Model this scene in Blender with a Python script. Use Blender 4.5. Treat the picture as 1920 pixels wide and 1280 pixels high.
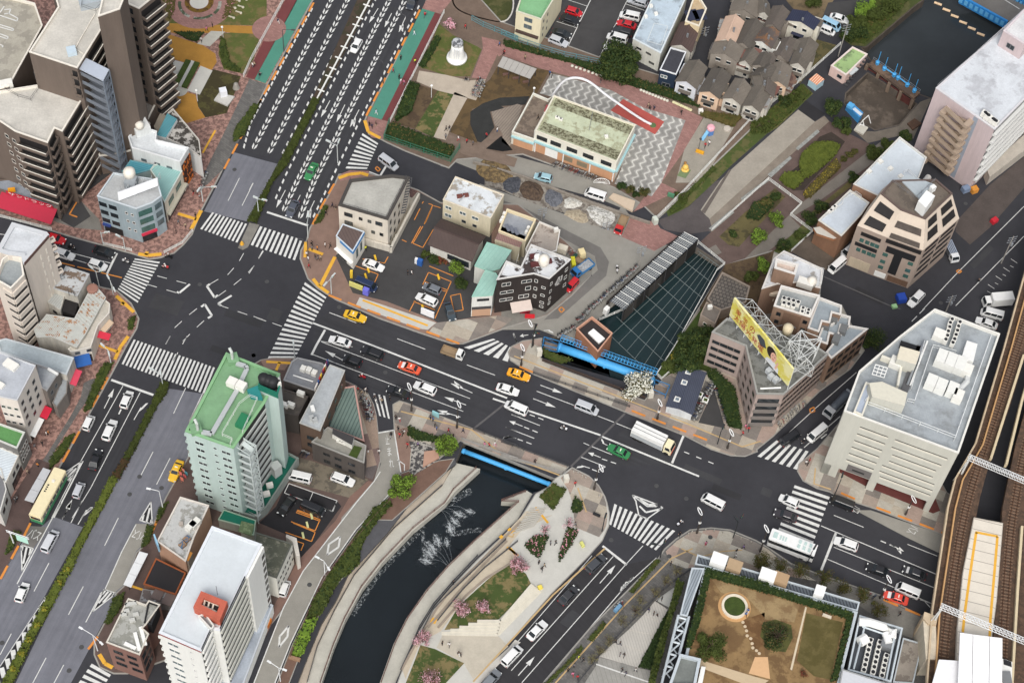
import bpy,math,random
from mathutils import Vector as V,Matrix
from mathutils.geometry import tessellate_polygon
for o in list(bpy.data.objects):bpy.data.objects.remove(o)
S=bpy.context.scene;COL=S.collection
R=random.Random(7);PI=math.pi;rad=math.radians
FOC,H=3500.0,350.0
dn=V((745-960,2890-640,FOC)).normalized()
UP=-dn;FY=V((0,0,1));FY=(FY-UP*FY.dot(UP)).normalized();FX=FY.cross(UP)
def c2w(v):return V((FX.dot(v),FY.dot(v),UP.dot(v)))
cd=bpy.data.cameras.new('camera');cam=bpy.data.objects.new('camera',cd);COL.objects.link(cam);S.camera=cam
cr,cu,cb=c2w(V((1,0,0))),-c2w(V((0,1,0))),-c2w(V((0,0,1)))
cam.matrix_world=Matrix(((cr.x,cu.x,cb.x,0),(cr.y,cu.y,cb.y,0),(cr.z,cu.z,cb.z,H),(0,0,0,1)))
cd.sensor_width=36;cd.sensor_fit='HORIZONTAL';cd.lens=FOC/1920*36;cd.clip_start=1;cd.clip_end=6000
# ---------------------------------------------------------------- sky, sun, exposure
SUN_EL,SUN_AZ=50,-92
W=bpy.data.worlds.new('World');S.world=W;W.use_nodes=True
sky=W.node_tree.nodes.new('ShaderNodeTexSky');sky.sky_type='NISHITA';sky.sun_disc=False
sky.sun_elevation=rad(SUN_EL);sky.sun_rotation=rad(90-SUN_AZ);sky.air_density=1;sky.dust_density=4;sky.ozone_density=1
hs=W.node_tree.nodes.new('ShaderNodeHueSaturation');hs.inputs['Saturation'].default_value=.35
W.node_tree.links.new(sky.outputs[0],hs.inputs['Color'])
W.node_tree.links.new(hs.outputs[0],W.node_tree.nodes['Background'].inputs[0]);W.node_tree.nodes['Background'].inputs[1].default_value=.15
sd=bpy.data.lights.new('sun','SUN');sd.energy=1.2;sd.angle=rad(35);sd.color=(1,.965,.91)
so=bpy.data.objects.new('sun',sd);COL.objects.link(so)
sv=V((math.cos(rad(SUN_AZ))*math.cos(rad(SUN_EL)),math.sin(rad(SUN_AZ))*math.cos(rad(SUN_EL)),math.sin(rad(SUN_EL))))
so.rotation_euler=sv.to_track_quat('Z','Y').to_euler()
so.location=(0,100,300)
vs=S.view_settings;S.display_settings.display_device='sRGB';vs.view_transform='Standard';vs.look='None';vs.gamma=1;vs.exposure=.26;S.cycles.transparent_max_bounces=32
# ---------------------------------------------------------------- photograph pixels -> metres
TILE={a+str(i+1):(x,y) for a,x in zip('abcd',(0,470,940,1420)) for i,y in enumerate((0,310,630,940))}
TILE.update(e1=(1125,187,2.651),e2=(712,825,1.969))
def P(u,v,z=0.0):
 r=c2w(V((u-960,v-640,FOC)));k=(z-H)/r.z
 return V((r.x*k,r.y*k,z))
def px(s):
 out,c,t,k=[],[],(0,0),1/3.764
 for w in s.split():
  if w=='p':t,k=(0,0),1
  elif w in TILE:t,k=TILE[w],1/(TILE[w][2] if len(TILE[w])>2 else 3.764)
  else:
   c.append(float(w))
   if len(c)==2:out.append((t[0]+c[0]*k,t[1]+c[1]*k));c=[]
 return out
def g(s,z=0.0):return [P(u,v,z) for u,v in px(s)]
def lin(c):return tuple(((x/255)/12.92 if x/255<=.04045 else ((x/255+.055)/1.055)**2.4) for x in c)+(1,)
class NT:
 def __init__(s,name):
  s.m=bpy.data.materials.new(name);s.m.use_nodes=True;s.t=s.m.node_tree;s.b=s.t.nodes['Principled BSDF']
 def n(s,k,**kw):
  o=s.t.nodes.new('ShaderNode'+k)
  for a,b in kw.items():setattr(o,a,b)
  return o
 def l(s,a,b):s.t.links.new(a,b)
 def pos(s,scale=(1,1,1),rz=0.0,loc=(0,0,0),src='w'):
  if src=='w':q=s.n('NewGeometry').outputs['Position']
  else:q=s.n('TexCoord').outputs['Object']
  m=s.n('Mapping');m.inputs['Scale'].default_value=scale;m.inputs['Location'].default_value=loc
  v=s.n('VectorRotate',rotation_type='Z_AXIS');v.inputs['Angle'].default_value=rz
  s.l(q,v.inputs['Vector']);s.l(v.outputs[0],m.inputs[0]);return m.outputs[0]
 def noise(s,vec,scale,detail=5,lo=0.,hi=1.,rough=.6):
  t=s.n('TexNoise');t.inputs['Scale'].default_value=scale;t.inputs['Detail'].default_value=detail;t.inputs['Roughness'].default_value=rough
  s.l(vec,t.inputs['Vector'])
  r=s.n('MapRange');r.inputs[1].default_value=.3;r.inputs[2].default_value=.7;r.inputs[3].default_value=lo;r.inputs[4].default_value=hi
  s.l(t.outputs['Fac'],r.inputs[0]);return r.outputs[0]
 def mix(s,a,b,f,mode='MIX'):
  x=s.n('Mix',data_type='RGBA',blend_type=mode)
  for i,q in ((0,f),(6,a),(7,b)):
   if hasattr(q,'is_linked'):s.l(q,x.inputs[i])
   else:x.inputs[i].default_value=q
  return x.outputs[2]
 def math(s,op,a,b=None):
  x=s.n('Math',operation=op)
  for i,q in enumerate((a,b)):
   if q is None:continue
   if hasattr(q,'is_linked'):s.l(q,x.inputs[i])
   else:x.inputs[i].default_value=q
  return x.outputs[0]
 def grime(s,col,amt,scale,vert=False,src='w'):
  sc=(1,1,.12) if vert else (1,1,1)
  p=s.pos(sc,src=src)
  a=s.noise(p,scale,6,1-amt,1+amt*.5);b=s.noise(p,scale*9,3,1-amt*.5,1+amt*.4)
  f=s.math('MULTIPLY',a,b)
  c=s.n('CombineColor');[s.l(f,c.inputs[i]) for i in range(3)]
  return s.mix(col,c.outputs[0],1.,'MULTIPLY')
 def end(s,col,rough=.8,spec=.3,metal=0,bump=None,bs=.3):
  b=s.b
  if hasattr(col,'is_linked'):s.l(col,b.inputs['Base Color'])
  else:b.inputs['Base Color'].default_value=col
  b.inputs['Roughness'].default_value=rough;b.inputs['Specular IOR Level'].default_value=spec;b.inputs['Metallic'].default_value=metal
  if bump is not None:
   q=s.n('Bump');q.inputs['Strength'].default_value=bs;q.inputs['Distance'].default_value=.1;s.l(bump,q.inputs['Height']);s.l(q.outputs[0],b.inputs['Normal'])
  return s.m
MC={}
def mat(c,rough=.8,amt=.15,scale=.35,vert=False,spec=.3,metal=0,src='w'):
 k=(c,rough,amt,scale,vert,metal,src)
 if k not in MC:
  t=NT('surface_%02x%02x%02x' % tuple(int(x) for x in c));MC[k]=t.end(t.grime(lin(c),amt,scale,vert,src),rough,spec,metal)
 return MC[k]
def wallm(c,amt=.16):return mat(c,.85,amt,.5,True)
def roofm(c,amt=.2):return mat(c,.8,amt,.25)
def spotty(c,c2,lo=.5,hi=.62,scale=.3,amt=.15,rough=.85):
 t=NT('weathered_surface');f=t.noise(t.pos(),scale,7,0,1,.7)
 q=t.n('MapRange');q.inputs[1].default_value=lo;q.inputs[2].default_value=hi;t.l(f,q.inputs[0])
 return t.end(t.mix(t.grime(lin(c),amt,.4),t.grime(lin(c2),amt,.6),q.outputs[0]),rough)
def stripem(c1,c2,period,rz,duty=.25,amt=.15,rough=.6,soft=True):
 t=NT('ribbed_surface');p=t.pos((1/period,)*3,rz)
 s=t.n('SeparateXYZ');t.l(p,s.inputs[0]);f=t.math('FRACT',s.outputs[0])
 k=t.math('LESS_THAN',f,duty)
 return t.end(t.mix(t.grime(lin(c1),amt,.3),lin(c2),k),rough)
def brickm(c1,c2,cm,w,h,rz,mortar=.02,amt=.15,rough=.85):
 t=NT('brick_paving');b=t.n('TexBrick');b.inputs['Scale'].default_value=1;b.inputs['Mortar Size'].default_value=mortar
 b.inputs['Brick Width'].default_value=w;b.inputs['Row Height'].default_value=h
 b.inputs['Color1'].default_value=lin(c1);b.inputs['Color2'].default_value=lin(c2);b.inputs['Mortar'].default_value=lin(cm)
 t.l(t.pos((1,1,1),rz),b.inputs['Vector']);return t.end(t.grime(b.outputs['Color'],amt,.3),rough)
def blockm(cols,w,h,rz,amt=.12):
 t=NT('block_paving');p=t.pos((1/w,1/h,0),rz);fl=t.n('VectorMath',operation='FLOOR');t.l(p,fl.inputs[0])
 wn=t.n('TexWhiteNoise',noise_dimensions='2D');t.l(fl.outputs[0],wn.inputs['Vector'])
 r=t.n('ValToRGB');r.color_ramp.interpolation='CONSTANT';e=r.color_ramp.elements
 while len(e)<len(cols):e.new(.5)
 for i,c in enumerate(cols):e[i].position=i/len(cols);e[i].color=lin(c)
 t.l(wn.outputs['Value'],r.inputs[0])
 b=t.n('TexBrick');b.inputs['Scale'].default_value=1;b.inputs['Brick Width'].default_value=.6;b.inputs['Row Height'].default_value=.3;b.inputs['Mortar Size'].default_value=.015
 b.inputs['Color1'].default_value=(1,1,1,1);b.inputs['Color2'].default_value=(.88,.88,.88,1);b.inputs['Mortar'].default_value=(.7,.7,.7,1);t.l(t.pos((1,1,1),rz),b.inputs['Vector'])
 return t.end(t.grime(t.mix(r.outputs[0],b.outputs['Color'],1.,'MULTIPLY'),amt,.25),.85)
def leafm(c1,c2,c3=None,scale=.8):
 t=NT('foliage');p=t.pos();n1=t.noise(p,scale,4,0,1);n2=t.noise(p,scale*6,2,0,1)
 c=t.mix(lin(c1),lin(c2),n1);c=t.mix(c,lin(c3 or c2),t.math('MULTIPLY',n2,.45))
 return t.end(c,.75,.2)
def asphaltm(c,amt=.18,streak=None):
 t=NT('asphalt');p=t.pos();fine=t.noise(p,6,3,.9,1.08);big=t.noise(p,.07,5,1-amt,1+amt*.8);mid=t.noise(p,.6,5,.93,1.06)
 f=t.math('MULTIPLY',t.math('MULTIPLY',fine,big),mid)
 if streak is not None:f=t.math('MULTIPLY',f,t.noise(t.pos((1.1,.03,1),streak),1,3,.86,1.1))
 cc=t.n('CombineColor');[t.l(f,cc.inputs[i]) for i in range(3)]
 return t.end(t.mix(lin(c),cc.outputs[0],1.,'MULTIPLY'),.82,.25)
def glassm(c,rough=.12):
 t=NT('window_glass');return t.end(t.grime(lin(c),.35,.8),rough,.5)
def paint(c,metal=.0):
 t=NT('car_paint');m=t.end(lin(c),.35,.5,metal);t.b.inputs['Coat Weight'].default_value=.6;t.b.inputs['Coat Roughness'].default_value=.08;return m
def plain(c,rough=.6,metal=0):
 k=('plain',c,rough,metal)
 if k not in MC:t=NT('plain_coat');MC[k]=t.end(t.grime(lin(c),.06,1.5,src='o'),rough,.35,metal)
 return MC[k]
class MB:
 def __init__(s):s.v,s.f,s.m=[],[],[]
 def add(s,vs,fs,mi=0):
  k=len(s.v);s.v+=[V(v) for v in vs];s.f+=[[i+k for i in f] for f in fs];s.m+=[mi]*len(fs);return s
 def poly(s,pts,z=None,mi=0):
  pts=[V((p[0],p[1],p[2] if z is None else z)) for p in pts]
  a=sum(pts[i-1].x*pts[i].y-pts[i].x*pts[i-1].y for i in range(len(pts)))
  if a<0:pts.reverse()
  return s.add(pts,[list(range(len(pts)))],mi)
 def prism(s,pts,z0,z1,mi=0,mt=None,top=True,bot=False):
  pts=[V((p[0],p[1],0)) for p in pts]
  a=sum(pts[i-1].x*pts[i].y-pts[i].x*pts[i-1].y for i in range(len(pts)))
  if a<0:pts.reverse()
  n=len(pts);k=[V((p.x,p.y,z0)) for p in pts]+[V((p.x,p.y,z1)) for p in pts]
  s.add(k,[[i,(i+1) % n,n+(i+1) % n,n+i] for i in range(n)],mi)
  if top:s.add(k[n:],[list(range(n))],mi if mt is None else mt)
  if bot:s.add(k[:n],[list(range(n))[::-1]],mi)
  return s
 def box(s,c,sx,sy,sz,rz=0.0,mi=0,bot=False):
  c=V(c);cs,sn=math.cos(rz),math.sin(rz)
  q=[(c.x+cs*a*sx/2-sn*b*sy/2,c.y+sn*a*sx/2+cs*b*sy/2) for a,b in ((-1,-1),(1,-1),(1,1),(-1,1))]
  return s.prism(q,c.z,c.z+sz,mi,bot=bot)
 def bar(s,a,b,w,h,mi=0):
  a,b=V(a),V(b);d=(b-a);n=V((-d.y,d.x,0));n=n.normalized()*w/2 if n.length>1e-6 else V((w/2,0,0))
  u=n.cross(d).normalized()*h
  if u.z>0:u=-u
  k=[a+n,a-n,b-n,b+n];k+=[p+u for p in k]
  return s.add(k,[[0,1,2,3],[7,6,5,4],[0,4,5,1],[1,5,6,2],[2,6,7,3],[3,7,4,0]],mi)
 def tube(s,pts,r,n=6,mi=0,r2=None,cap=True):
  pts=[V(p) for p in pts];k=len(pts);rings=[]
  for i,p in enumerate(pts):
   d=(pts[min(i+1,k-1)]-pts[max(i-1,0)]).normalized();a=d.orthogonal().normalized() if abs(d.z)<.95 else V((1,0,0));b=d.cross(a).normalized();a=b.cross(d)
   rr=r if r2 is None else r+(r2-r)*i/(k-1)
   rings.append([p+(a*math.cos(2*PI*j/n)+b*math.sin(2*PI*j/n))*rr for j in range(n)])
  vs=[q for g_ in rings for q in g_];fs=[[i*n+j,i*n+(j+1) % n,(i+1)*n+(j+1) % n,(i+1)*n+j] for i in range(k-1) for j in range(n)]
  if cap:fs+=[list(range(n))[::-1],[(k-1)*n+j for j in range(n)]]
  return s.add(vs,fs,mi)
 def lathe(s,prof,c=(0,0,0),n=12,mi=0,sx=1,sy=1):
  c=V(c);k=len(prof);vs=[c+V((r*math.cos(2*PI*j/n)*sx,r*math.sin(2*PI*j/n)*sy,z)) for r,z in prof for j in range(n)]
  fs=[[i*n+j,i*n+(j+1) % n,(i+1)*n+(j+1) % n,(i+1)*n+j] for i in range(k-1) for j in range(n)]
  fs+=[list(range(n))[::-1],[(k-1)*n+j for j in range(n)]]
  return s.add(vs,fs,mi)
 def ball(s,c,r,mi=0,n=8,sz=1.0):return s.lathe([(r*math.sin(PI*i/6)+.001,-r*math.cos(PI*i/6)*sz) for i in range(7)],c,n,mi)
 def mesh(s,name,mats,org=V((0,0,0)),smooth=False):
  m=bpy.data.meshes.new(name);m.from_pydata([tuple(v-org) for v in s.v],[],s.f)
  for q in (mats if isinstance(mats,(list,tuple)) else [mats]):m.materials.append(q)
  m.polygons.foreach_set('material_index',s.m)
  if smooth:m.polygons.foreach_set('use_smooth',[True]*len(s.f))
  m.update();return m
 def build(s,name,mats,parent=None,smooth=False):
  org=V((0,0,0));q=parent
  while q is not None:org=org+q.location;q=q.parent
  o=bpy.data.objects.new(name,s.mesh(name,mats,org,smooth));COL.objects.link(o);o.parent=parent;return o
def tag(o,label=None,cat=None,group=None,kind=None):
 for k,v in (('label',label),('category',cat),('group',group),('kind',kind)):
  if v:o[k]=v
 return o
def thing(name,label,cat,loc=(0,0,0),group=None):
 o=bpy.data.objects.new(name,None);o.empty_display_size=.3;COL.objects.link(o);o.location=loc;return tag(o,label,cat,group)
def solo(mb,name,mats,label,cat,group=None,smooth=False):
 n=len(mb.v);c=sum(mb.v,V((0,0,0)))/n;c.z=min(v.z for v in mb.v)
 o=bpy.data.objects.new(name,mb.mesh(name,mats,c,smooth));COL.objects.link(o);o.location=c;return tag(o,label,cat,group)
def struct(mb,name,mats):return tag(mb.build(name,mats),kind='structure')
def dup(o,loc=None,rz=None,label=None,group=None,par=None,sc=None,swap=None,cat=None):
 c=o.copy();COL.objects.link(c)
 if par is not None:c.parent=par
 if loc is not None:c.location=loc
 if rz is not None:c.rotation_euler=(0,0,rz)
 if sc is not None:c.scale=(sc,sc,sc) if not isinstance(sc,tuple) else sc
 if label:c['label']=label
 if group:c['group']=group
 if cat:c['category']=cat
 if swap and c.type=='MESH' and c.name.split('.')[0] in swap:
  for i,m in swap[c.name.split('.')[0]].items():c.material_slots[i].link='OBJECT';c.material_slots[i].material=m
 for ch in list(o.children):dup(ch,par=c,swap=swap)
 return c
def off(pts,d):
 n=len(pts);out=[]
 for i in range(n):
  a,b,c=pts[i-1],pts[i],pts[(i+1) % n]
  u=(b-a).xy.normalized();w=(c-b).xy.normalized();n1=V((-u.y,u.x));n2=V((-w.y,w.x));k=n1+n2
  k=k/max(k.dot(n1),.35);out.append(V((b.x+k.x*d,b.y+k.y*d,b.z)))
 return out
def ccw(pts):
 a=sum(pts[i-1].x*pts[i].y-pts[i].x*pts[i-1].y for i in range(len(pts)));return pts if a>0 else pts[::-1]
def smooth(pts,it=2,closed=False):
 for _ in range(it):
  o=[] if closed else [pts[0]]
  for i in range(len(pts)-(0 if closed else 1)):
   a,b=pts[i],pts[(i+1) % len(pts)];o+=[a*.75+b*.25,a*.25+b*.75]
  pts=o if closed else o+[pts[-1]]
 return pts
def text_mesh(body,size=1.0):
 c=bpy.data.curves.new('lettering','FONT');c.body=body;c.size=size;c.align_x='CENTER';c.align_y='CENTER';c.resolution_u=2
 o=bpy.data.objects.new('lettering',c);COL.objects.link(o);m=bpy.data.meshes.new_from_object(o)
 vs=[v.co.copy() for v in m.vertices];fs=[list(p.vertices) for p in m.polygons];bpy.data.objects.remove(o);bpy.data.curves.remove(c);bpy.data.meshes.remove(m)
 x0,x1=min(v.x for v in vs),max(v.x for v in vs);y0,y1=min(v.y for v in vs),max(v.y for v in vs)
 return [((v.x-(x0+x1)/2)/(x1-x0),(v.y-(y0+y1)/2)/(y1-y0)) for v in vs],fs
def put_text(mb,body,c,ux,uy,mi=0):
 vs,fs=text_mesh(body);return mb.add([V(c)+V(ux)*a+V(uy)*b for a,b in vs],fs,mi)
def along(pts,d0,step,n=None):
 out=[];d=d0;acc=0
 for i in range(len(pts)-1):
  a,b=pts[i],pts[i+1];L=(b-a).length
  while d<=acc+L and (n is None or len(out)<n):out.append((a+(b-a)*((d-acc)/L),(b-a).normalized()));d+=step
  acc+=L
 return out
# ================================================================ GROUND, WATER, PAVEMENTS
ASP=asphaltm((57,57,61),.16);ASPB=asphaltm((112,113,120),.12,3.388);ASPL=asphaltm((112,109,105));ASPG=asphaltm((142,139,131),.14);ASPD=asphaltm((47,46,48));ASPN=asphaltm((68,67,67))
AXB=-.27
RED=spotty((164,129,117),(116,90,83),.38,.62,1.1);REDD=brickm((112,84,78),(92,70,68),(80,64,62),.8,.4,.3,.06)
PINK=brickm((158,120,112),(142,106,100),(130,100,94),.8,.4,.4);GREYP=brickm((112,110,106),(96,94,92),(84,82,80),.9,.5,.6)
BEIGE=mat((176,164,148),.85,.12,.5);CONC=mat((180,177,166),.85,.14,.4);CONCD=mat((128,125,118),.88,.2,.4);KERB=mat((150,147,140),.85,.15,1.)
PALE=mat((188,186,178),.8,.08,.4);BLOCK=blockm([(178,168,152),(168,148,136),(130,123,116),(182,176,163),(160,146,134),(138,130,122)],3.2,2.6,.32)
BROWNP=mat((134,110,98),.88,.14,.5);DIRT=spotty((92,76,56),(74,60,46));LAWN=spotty((84,92,44),(110,98,62),.45,.65,.25);LAWNG=spotty((66,80,38),(120,108,72),.48,.66,.35)
OCHRE=mat((166,122,54),.85,.14,.4);BIKEG=mat((76,134,116),.8,.1,.3);BIKER=mat((110,60,60),.8,.1,.3);SLG0=spotty((66,70,36),(84,82,50));MOSS=leafm((38,54,22),(60,78,32),(84,92,44))
WHITE=mat((212,212,208),.7,.16,1.2);YEL=mat((222,168,62),.75,.12,1.);ORG=mat((214,138,64),.75,.14,1.)
hole=g('p 1305 462 1357 495 1325 545 1280 630 1232 705 1247 738 1052 894 1020 918 c3 230 1100 215 1120 b4 1882 130 1600 390 1420 580 1290 730 1190 890 1130 1040 1060 1190 960 1420 310 1420 330 1280 400 1100 500 860 600 700 690 510 960 220 b3 1180 1100 1440 900 1500 745 p 1012 672 1012 640 1085 612 1148 565')
hole3=g('d1 1190 -200 2300 -200 2300 300 1260 690 1220 690 1150 665 800 420 740 340 780 330 1120 40 1180 0')
basin=g('d1 630 660 780 520 1120 735 1000 880 830 915 690 830 620 730')
big=[V((-1200,-500,0)),V((1200,-500,0)),V((1200,1500,0)),V((-1200,1500,0))]
tri=tessellate_polygon([big,hole,hole3,basin]);allv=big+hole+hole3+basin
m=MB();m.add(allv,[list(t) for t in tri])
for i,f in enumerate(m.f):
 a,b,c=[m.v[j] for j in f]
 if (b-a).cross(c-a).z<0:m.f[i]=f[::-1]
struct(m,'ground',ASP)
def wall_of(pts,zb,zt,t,name,matl,label,lo=None,zf=None):
 mb=MB();q=ccw(pts);o=off(q,-t);n=len(q)
 for i in range(n):
  j=(i+1) % n
  mb.add([(q[i].x,q[i].y,zb),(q[j].x,q[j].y,zb),(q[j].x,q[j].y,zt),(q[i].x,q[i].y,zt)],[[3,2,1,0]])
  mb.add([(q[i].x,q[i].y,zt),(q[j].x,q[j].y,zt),(o[j].x,o[j].y,zt),(o[i].x,o[i].y,zt)],[[3,2,1,0]])
 return solo(mb,name,matl,label,'wall')
CW=wallm((112,106,98),.3)
wall_of(hole,-5,-.006,.35,'canal_wall',CW,'long concrete retaining wall lining the curved canal under the bridge')
wall_of(hole3,-5,.02,.35,'canal_wall',wallm((84,76,68),.35),'dark stained concrete wall around the wide canal basin')
wall_of(basin,-2.5,.02,.35,'basin_wall',wallm((92,84,76),.3),'low brown wall around the drained muddy basin')
def water(c,wave,name,s,z,white=False):
 t=NT('water_surface');n=t.noise(t.pos((1,1,1)),.9,4,0,1);n2=t.noise(t.pos((1,.35,1),.6),.35,4,0,1)
 col=t.mix(lin(c),lin(tuple(x*1.3 for x in c)),t.noise(t.pos(),.05,4,0,1))
 t.end(col,.16,.4,0,t.math('ADD',n,n2),wave);mb=MB();mb.poly(s,z);return struct(mb,name,t.m)
water((22,27,30),.12,'canal_water',[V((p.x,p.y,0)) for p in g('p 500 1400 760 1400 1060 900 1250 745 1150 690 1000 640 860 830 700 1000')],-3.2)
water((26,40,42),.12,'pond_water',g('p 1305 455 1365 490 1250 742 1150 712 1120 570'),-2.6)
water((42,46,48),.10,'canal_water',[p for p in off(ccw(hole3),-1)],-2.6)
m=MB();m.poly(off(ccw(basin),-.5),-1.9);struct(m,'basin_floor',spotty((78,70,62),(100,90,80),.45,.7,.15))
def patch(name,s,matl,lv=1,z=0):mb=MB();mb.poly(g(s,z),z+lv*.004);return struct(mb,name,matl)
def slab(name,s,matl,h=.12,kerb=.35):
 q=ccw(g(s,h));mb=MB();mb.prism(q,-.3,h-.004,1);i=off(q,kerb);mb.poly(i,h);return struct(mb,name,[matl,KERB])
m=MB();m.prism(g('b3 1450 895 1620 935 1440 1100 b4 1380 10 1150 200 930 430 790 610 670 830 590 1020 500 1280 470 1400 300 1400 400 1260 470 1020 590 770 730 520 1010 190 b3 1350 1055',-1.4),-5,-1.4);struct(m,'promenade',CONC)
m=MB();m.prism(g('b3 1440 890 1350 1055 b4 1010 190 730 520 590 770 470 1020 400 1260 300 1400 270 1400 320 1280 400 1100 500 860 600 700 690 510 960 220 b3 1180 1100',-.9),-5,-.9);struct(m,'promenade_terrace',BEIGE)
m=MB();m.prism(g('c3 225 1115 180 1090 0 1160 b4 1882 0 1560 290 1380 460 1240 620 1100 820 1010 1000 910 1280 870 1400 990 1400 1060 1190 1130 1040 1190 890 1290 730 1420 580 1600 390 1882 130',-1.0),-5,-1.0);struct(m,'promenade',CONC)
patch('gravel_yard','c2 0 50 150 65 460 185 840 320 790 450 640 425 440 335 300 295 100 220 0 175 -120 150 -110 20',spotty((146,140,130),(104,96,88),.4,.62,.8),5);patch('car_park_surface','b1 1420 -60 1370 90 1480 150 1660 200 1882 270 c1 150 330 120 100 180 -60',ASPN,2)
patch('lawn','b1 1435 -60 1435 30 1500 85 1640 125 1790 155 1840 90 1850 -20 1800 -60',SLG0,6,.09);m=MB()
q=smooth(g('b1 1425 -60 1425 35 1495 92 1640 134 1790 165 1850 95 1858 -20 1810 -60',.12),2)
for a,b in zip(q,q[1:]):m.bar(a,b,.35,.12)
struct(m,'kerb',mat((206,202,194),.85,.1,1.))
# road sheets
patch('road_surface','b2 620 1000 1480 1290 c3 0 130 900 560 1290 710 1205 900 735 920 0 700 b3 1560 650 1000 460 430 140 b2 450 1100',asphaltm((59,59,62),.12,1.914),1)
patch('road_surface','b1 440 20 1190 60 800 830 b2 560 160 410 420 115 330 b1 210 1130 0 1080 0 860',asphaltm((59,59,62),.1,3.388),1)
patch('road_surface','a3 790 310 1085 418 1090 480 880 870 760 1010 a4 590 170 380 100 a3 560 700',asphaltm((54,54,57),.1,3.388),1);patch('road_surface','c4 720 300 890 440 1090 400 290 1290 -160 1290 350 650',asphaltm((53,52,54),.1,2.36),1)
for s_,c_ in (('a2 1100 900 1300 960 1250 1060 1050 1000',61),('a2 1600 1010 1860 1100 1840 1150 1580 1060',52),('b2 150 1000 230 1030 190 1110 110 1080',64),('c3 1300 900 1560 1010 1540 1050 1280 940',63),('c3 1500 1040 1700 1120 1680 1160 1480 1080',52),('d3 40 1060 110 1090 90 1140 20 1110',64),('a3 1500 60 1640 110 1620 150 1480 100',52),('c4 500 760 560 800 470 890 410 850',60),('d2 700 850 900 950 880 990 680 890',52),('d2 1500 700 1640 560 1670 590 1530 730',63),('b3 1200 300 1420 390 1400 440 1180 350',55)):patch('asphalt_repair',s_,asphaltm((c_,c_,c_+2),.2),2)
patch('road_surface','a1 1650 1075 b1 197 1160 60 1400 a2 1760 400 1440 325',ASPB,1)
patch('road_surface','a3 1195 370 1110 480 900 860 770 1130 a4 560 360 390 690 110 1280 40 1400 420 1400 500 1280 650 1000 740 830 870 600 1080 150 a3 1170 1130 1330 850 1340 590 1430 405',ASPB,1)
patch('road_surface','a4 375 105 585 180 330 640 0 1220 -200 1500 -300 900 0 540 155 290',ASPB,1)
patch('bus_bay','a4 960 155 1085 160 1010 300 960 350 870 590 810 640 740 615',ASPG,3)
patch('bus_bay','a4 205 170 340 180 235 330 155 305',ASPL,3)
patch('hatched_area','a4 985 130 1075 158 1065 0',ASPD,4);patch('hatched_area','a4 735 618 820 645 655 775',ASPD,4);patch('hatched_area','a4 235 330 150 305 155 490',ASPD,4);patch('hatched_area','a4 335 665 320 760 -60 1380 -60 1260',ASPD,4)
patch('bus_bay','d4 690 60 800 60 1300 230 1300 370 1050 250',ASPG,2)
patch('side_street','c1 -420 1010 60 1090 700 1270 1010 1420 c2 920 330 700 240 150 90 -120 60 -320 -20',ASPG,1)
patch('side_street','c2 850 280 920 370 860 490 1200 570 780 1000 500 1250 270 1160 0 1160 320 1060 640 780 640 700 480 560 150 430 -120 240 -250 200 -150 130 150 240 460 350 760 460',ASPG,2)
patch('side_street','c2 -120 200 160 300 480 470 700 580 760 680 740 780 480 1010 400 1080 300 1090 560 850 680 740 660 640 480 540 150 390 -120 270',ASPL,4)
patch('car_park_surface','c1 440 -60 330 330 440 390 690 430 1010 50 1060 -60',ASPN,1)
# top left block: corner pavements and park
slab('pavement','p 588 -60 588 0 499 165 470 225 430 290 415 325 398 358 378.6 395 361 440 345 459 327 475 300 484 279 487 250 477 186 459 127.5 443 0 403 -90 375 -90 -60',RED)
Z1=.12
patch('footpath','b1 245 0 330 0 28 562 a1 1735 545 1882 240',BIKER,2,Z1);patch('cycle_lane','b1 325 0 432 0 105 590 28 562',BIKEG,2,Z1)
patch('footpath','a1 1760 560 1882 595 1690 990 1570 1200 a2 1470 130 1400 180 1440 60 a1 1500 1100 1600 900',GREYP,2,Z1)
patch('footpath','a2 0 250 400 400 520 440 720 460 700 380 560 240 440 330 0 180',CONCD,2,Z1)
patch('side_lane','a2 430 390 520 440 640 360 560 230 860 0 a1 740 1130 620 1240 a2 480 240',ASPN,3,Z1)
patch('lawn','a1 1140 -100 1882 -100 1882 180 1170 180 1150 0',LAWN,2,Z1);patch('lawn','a1 1570 240 1850 200 1790 420 1710 520 1580 490 1540 380',LAWN,2,Z1)
patch('park_path','a1 1170 165 1460 175 1800 185 1790 240 1600 230 1450 235 1330 225 1250 240 1180 225',OCHRE,4,Z1)
patch('park_path','a1 1180 240 1430 320 1520 380 1530 440 1490 500 1230 420 1200 380',OCHRE,4,Z1);patch('park_path','a1 1090 640 1120 590 1380 670 1400 760 1450 830 1320 870 1140 790',OCHRE,4,Z1)
patch('park_path','a1 1590 225 1480 330 1390 310 1490 220',CONC,5,Z1)
patch('lawn','a1 1500 490 1700 540 1640 700 1600 800 1450 830 1390 740 1400 640',spotty((62,56,34),(76,72,40)),3,Z1)
patch('stone_ramp','a1 1230 425 1320 450 1240 610 1150 590',PALE,5,Z1);patch('stone_ramp','a1 1415 465 1500 500 1410 670 1320 640',PALE,5,Z1)
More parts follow.
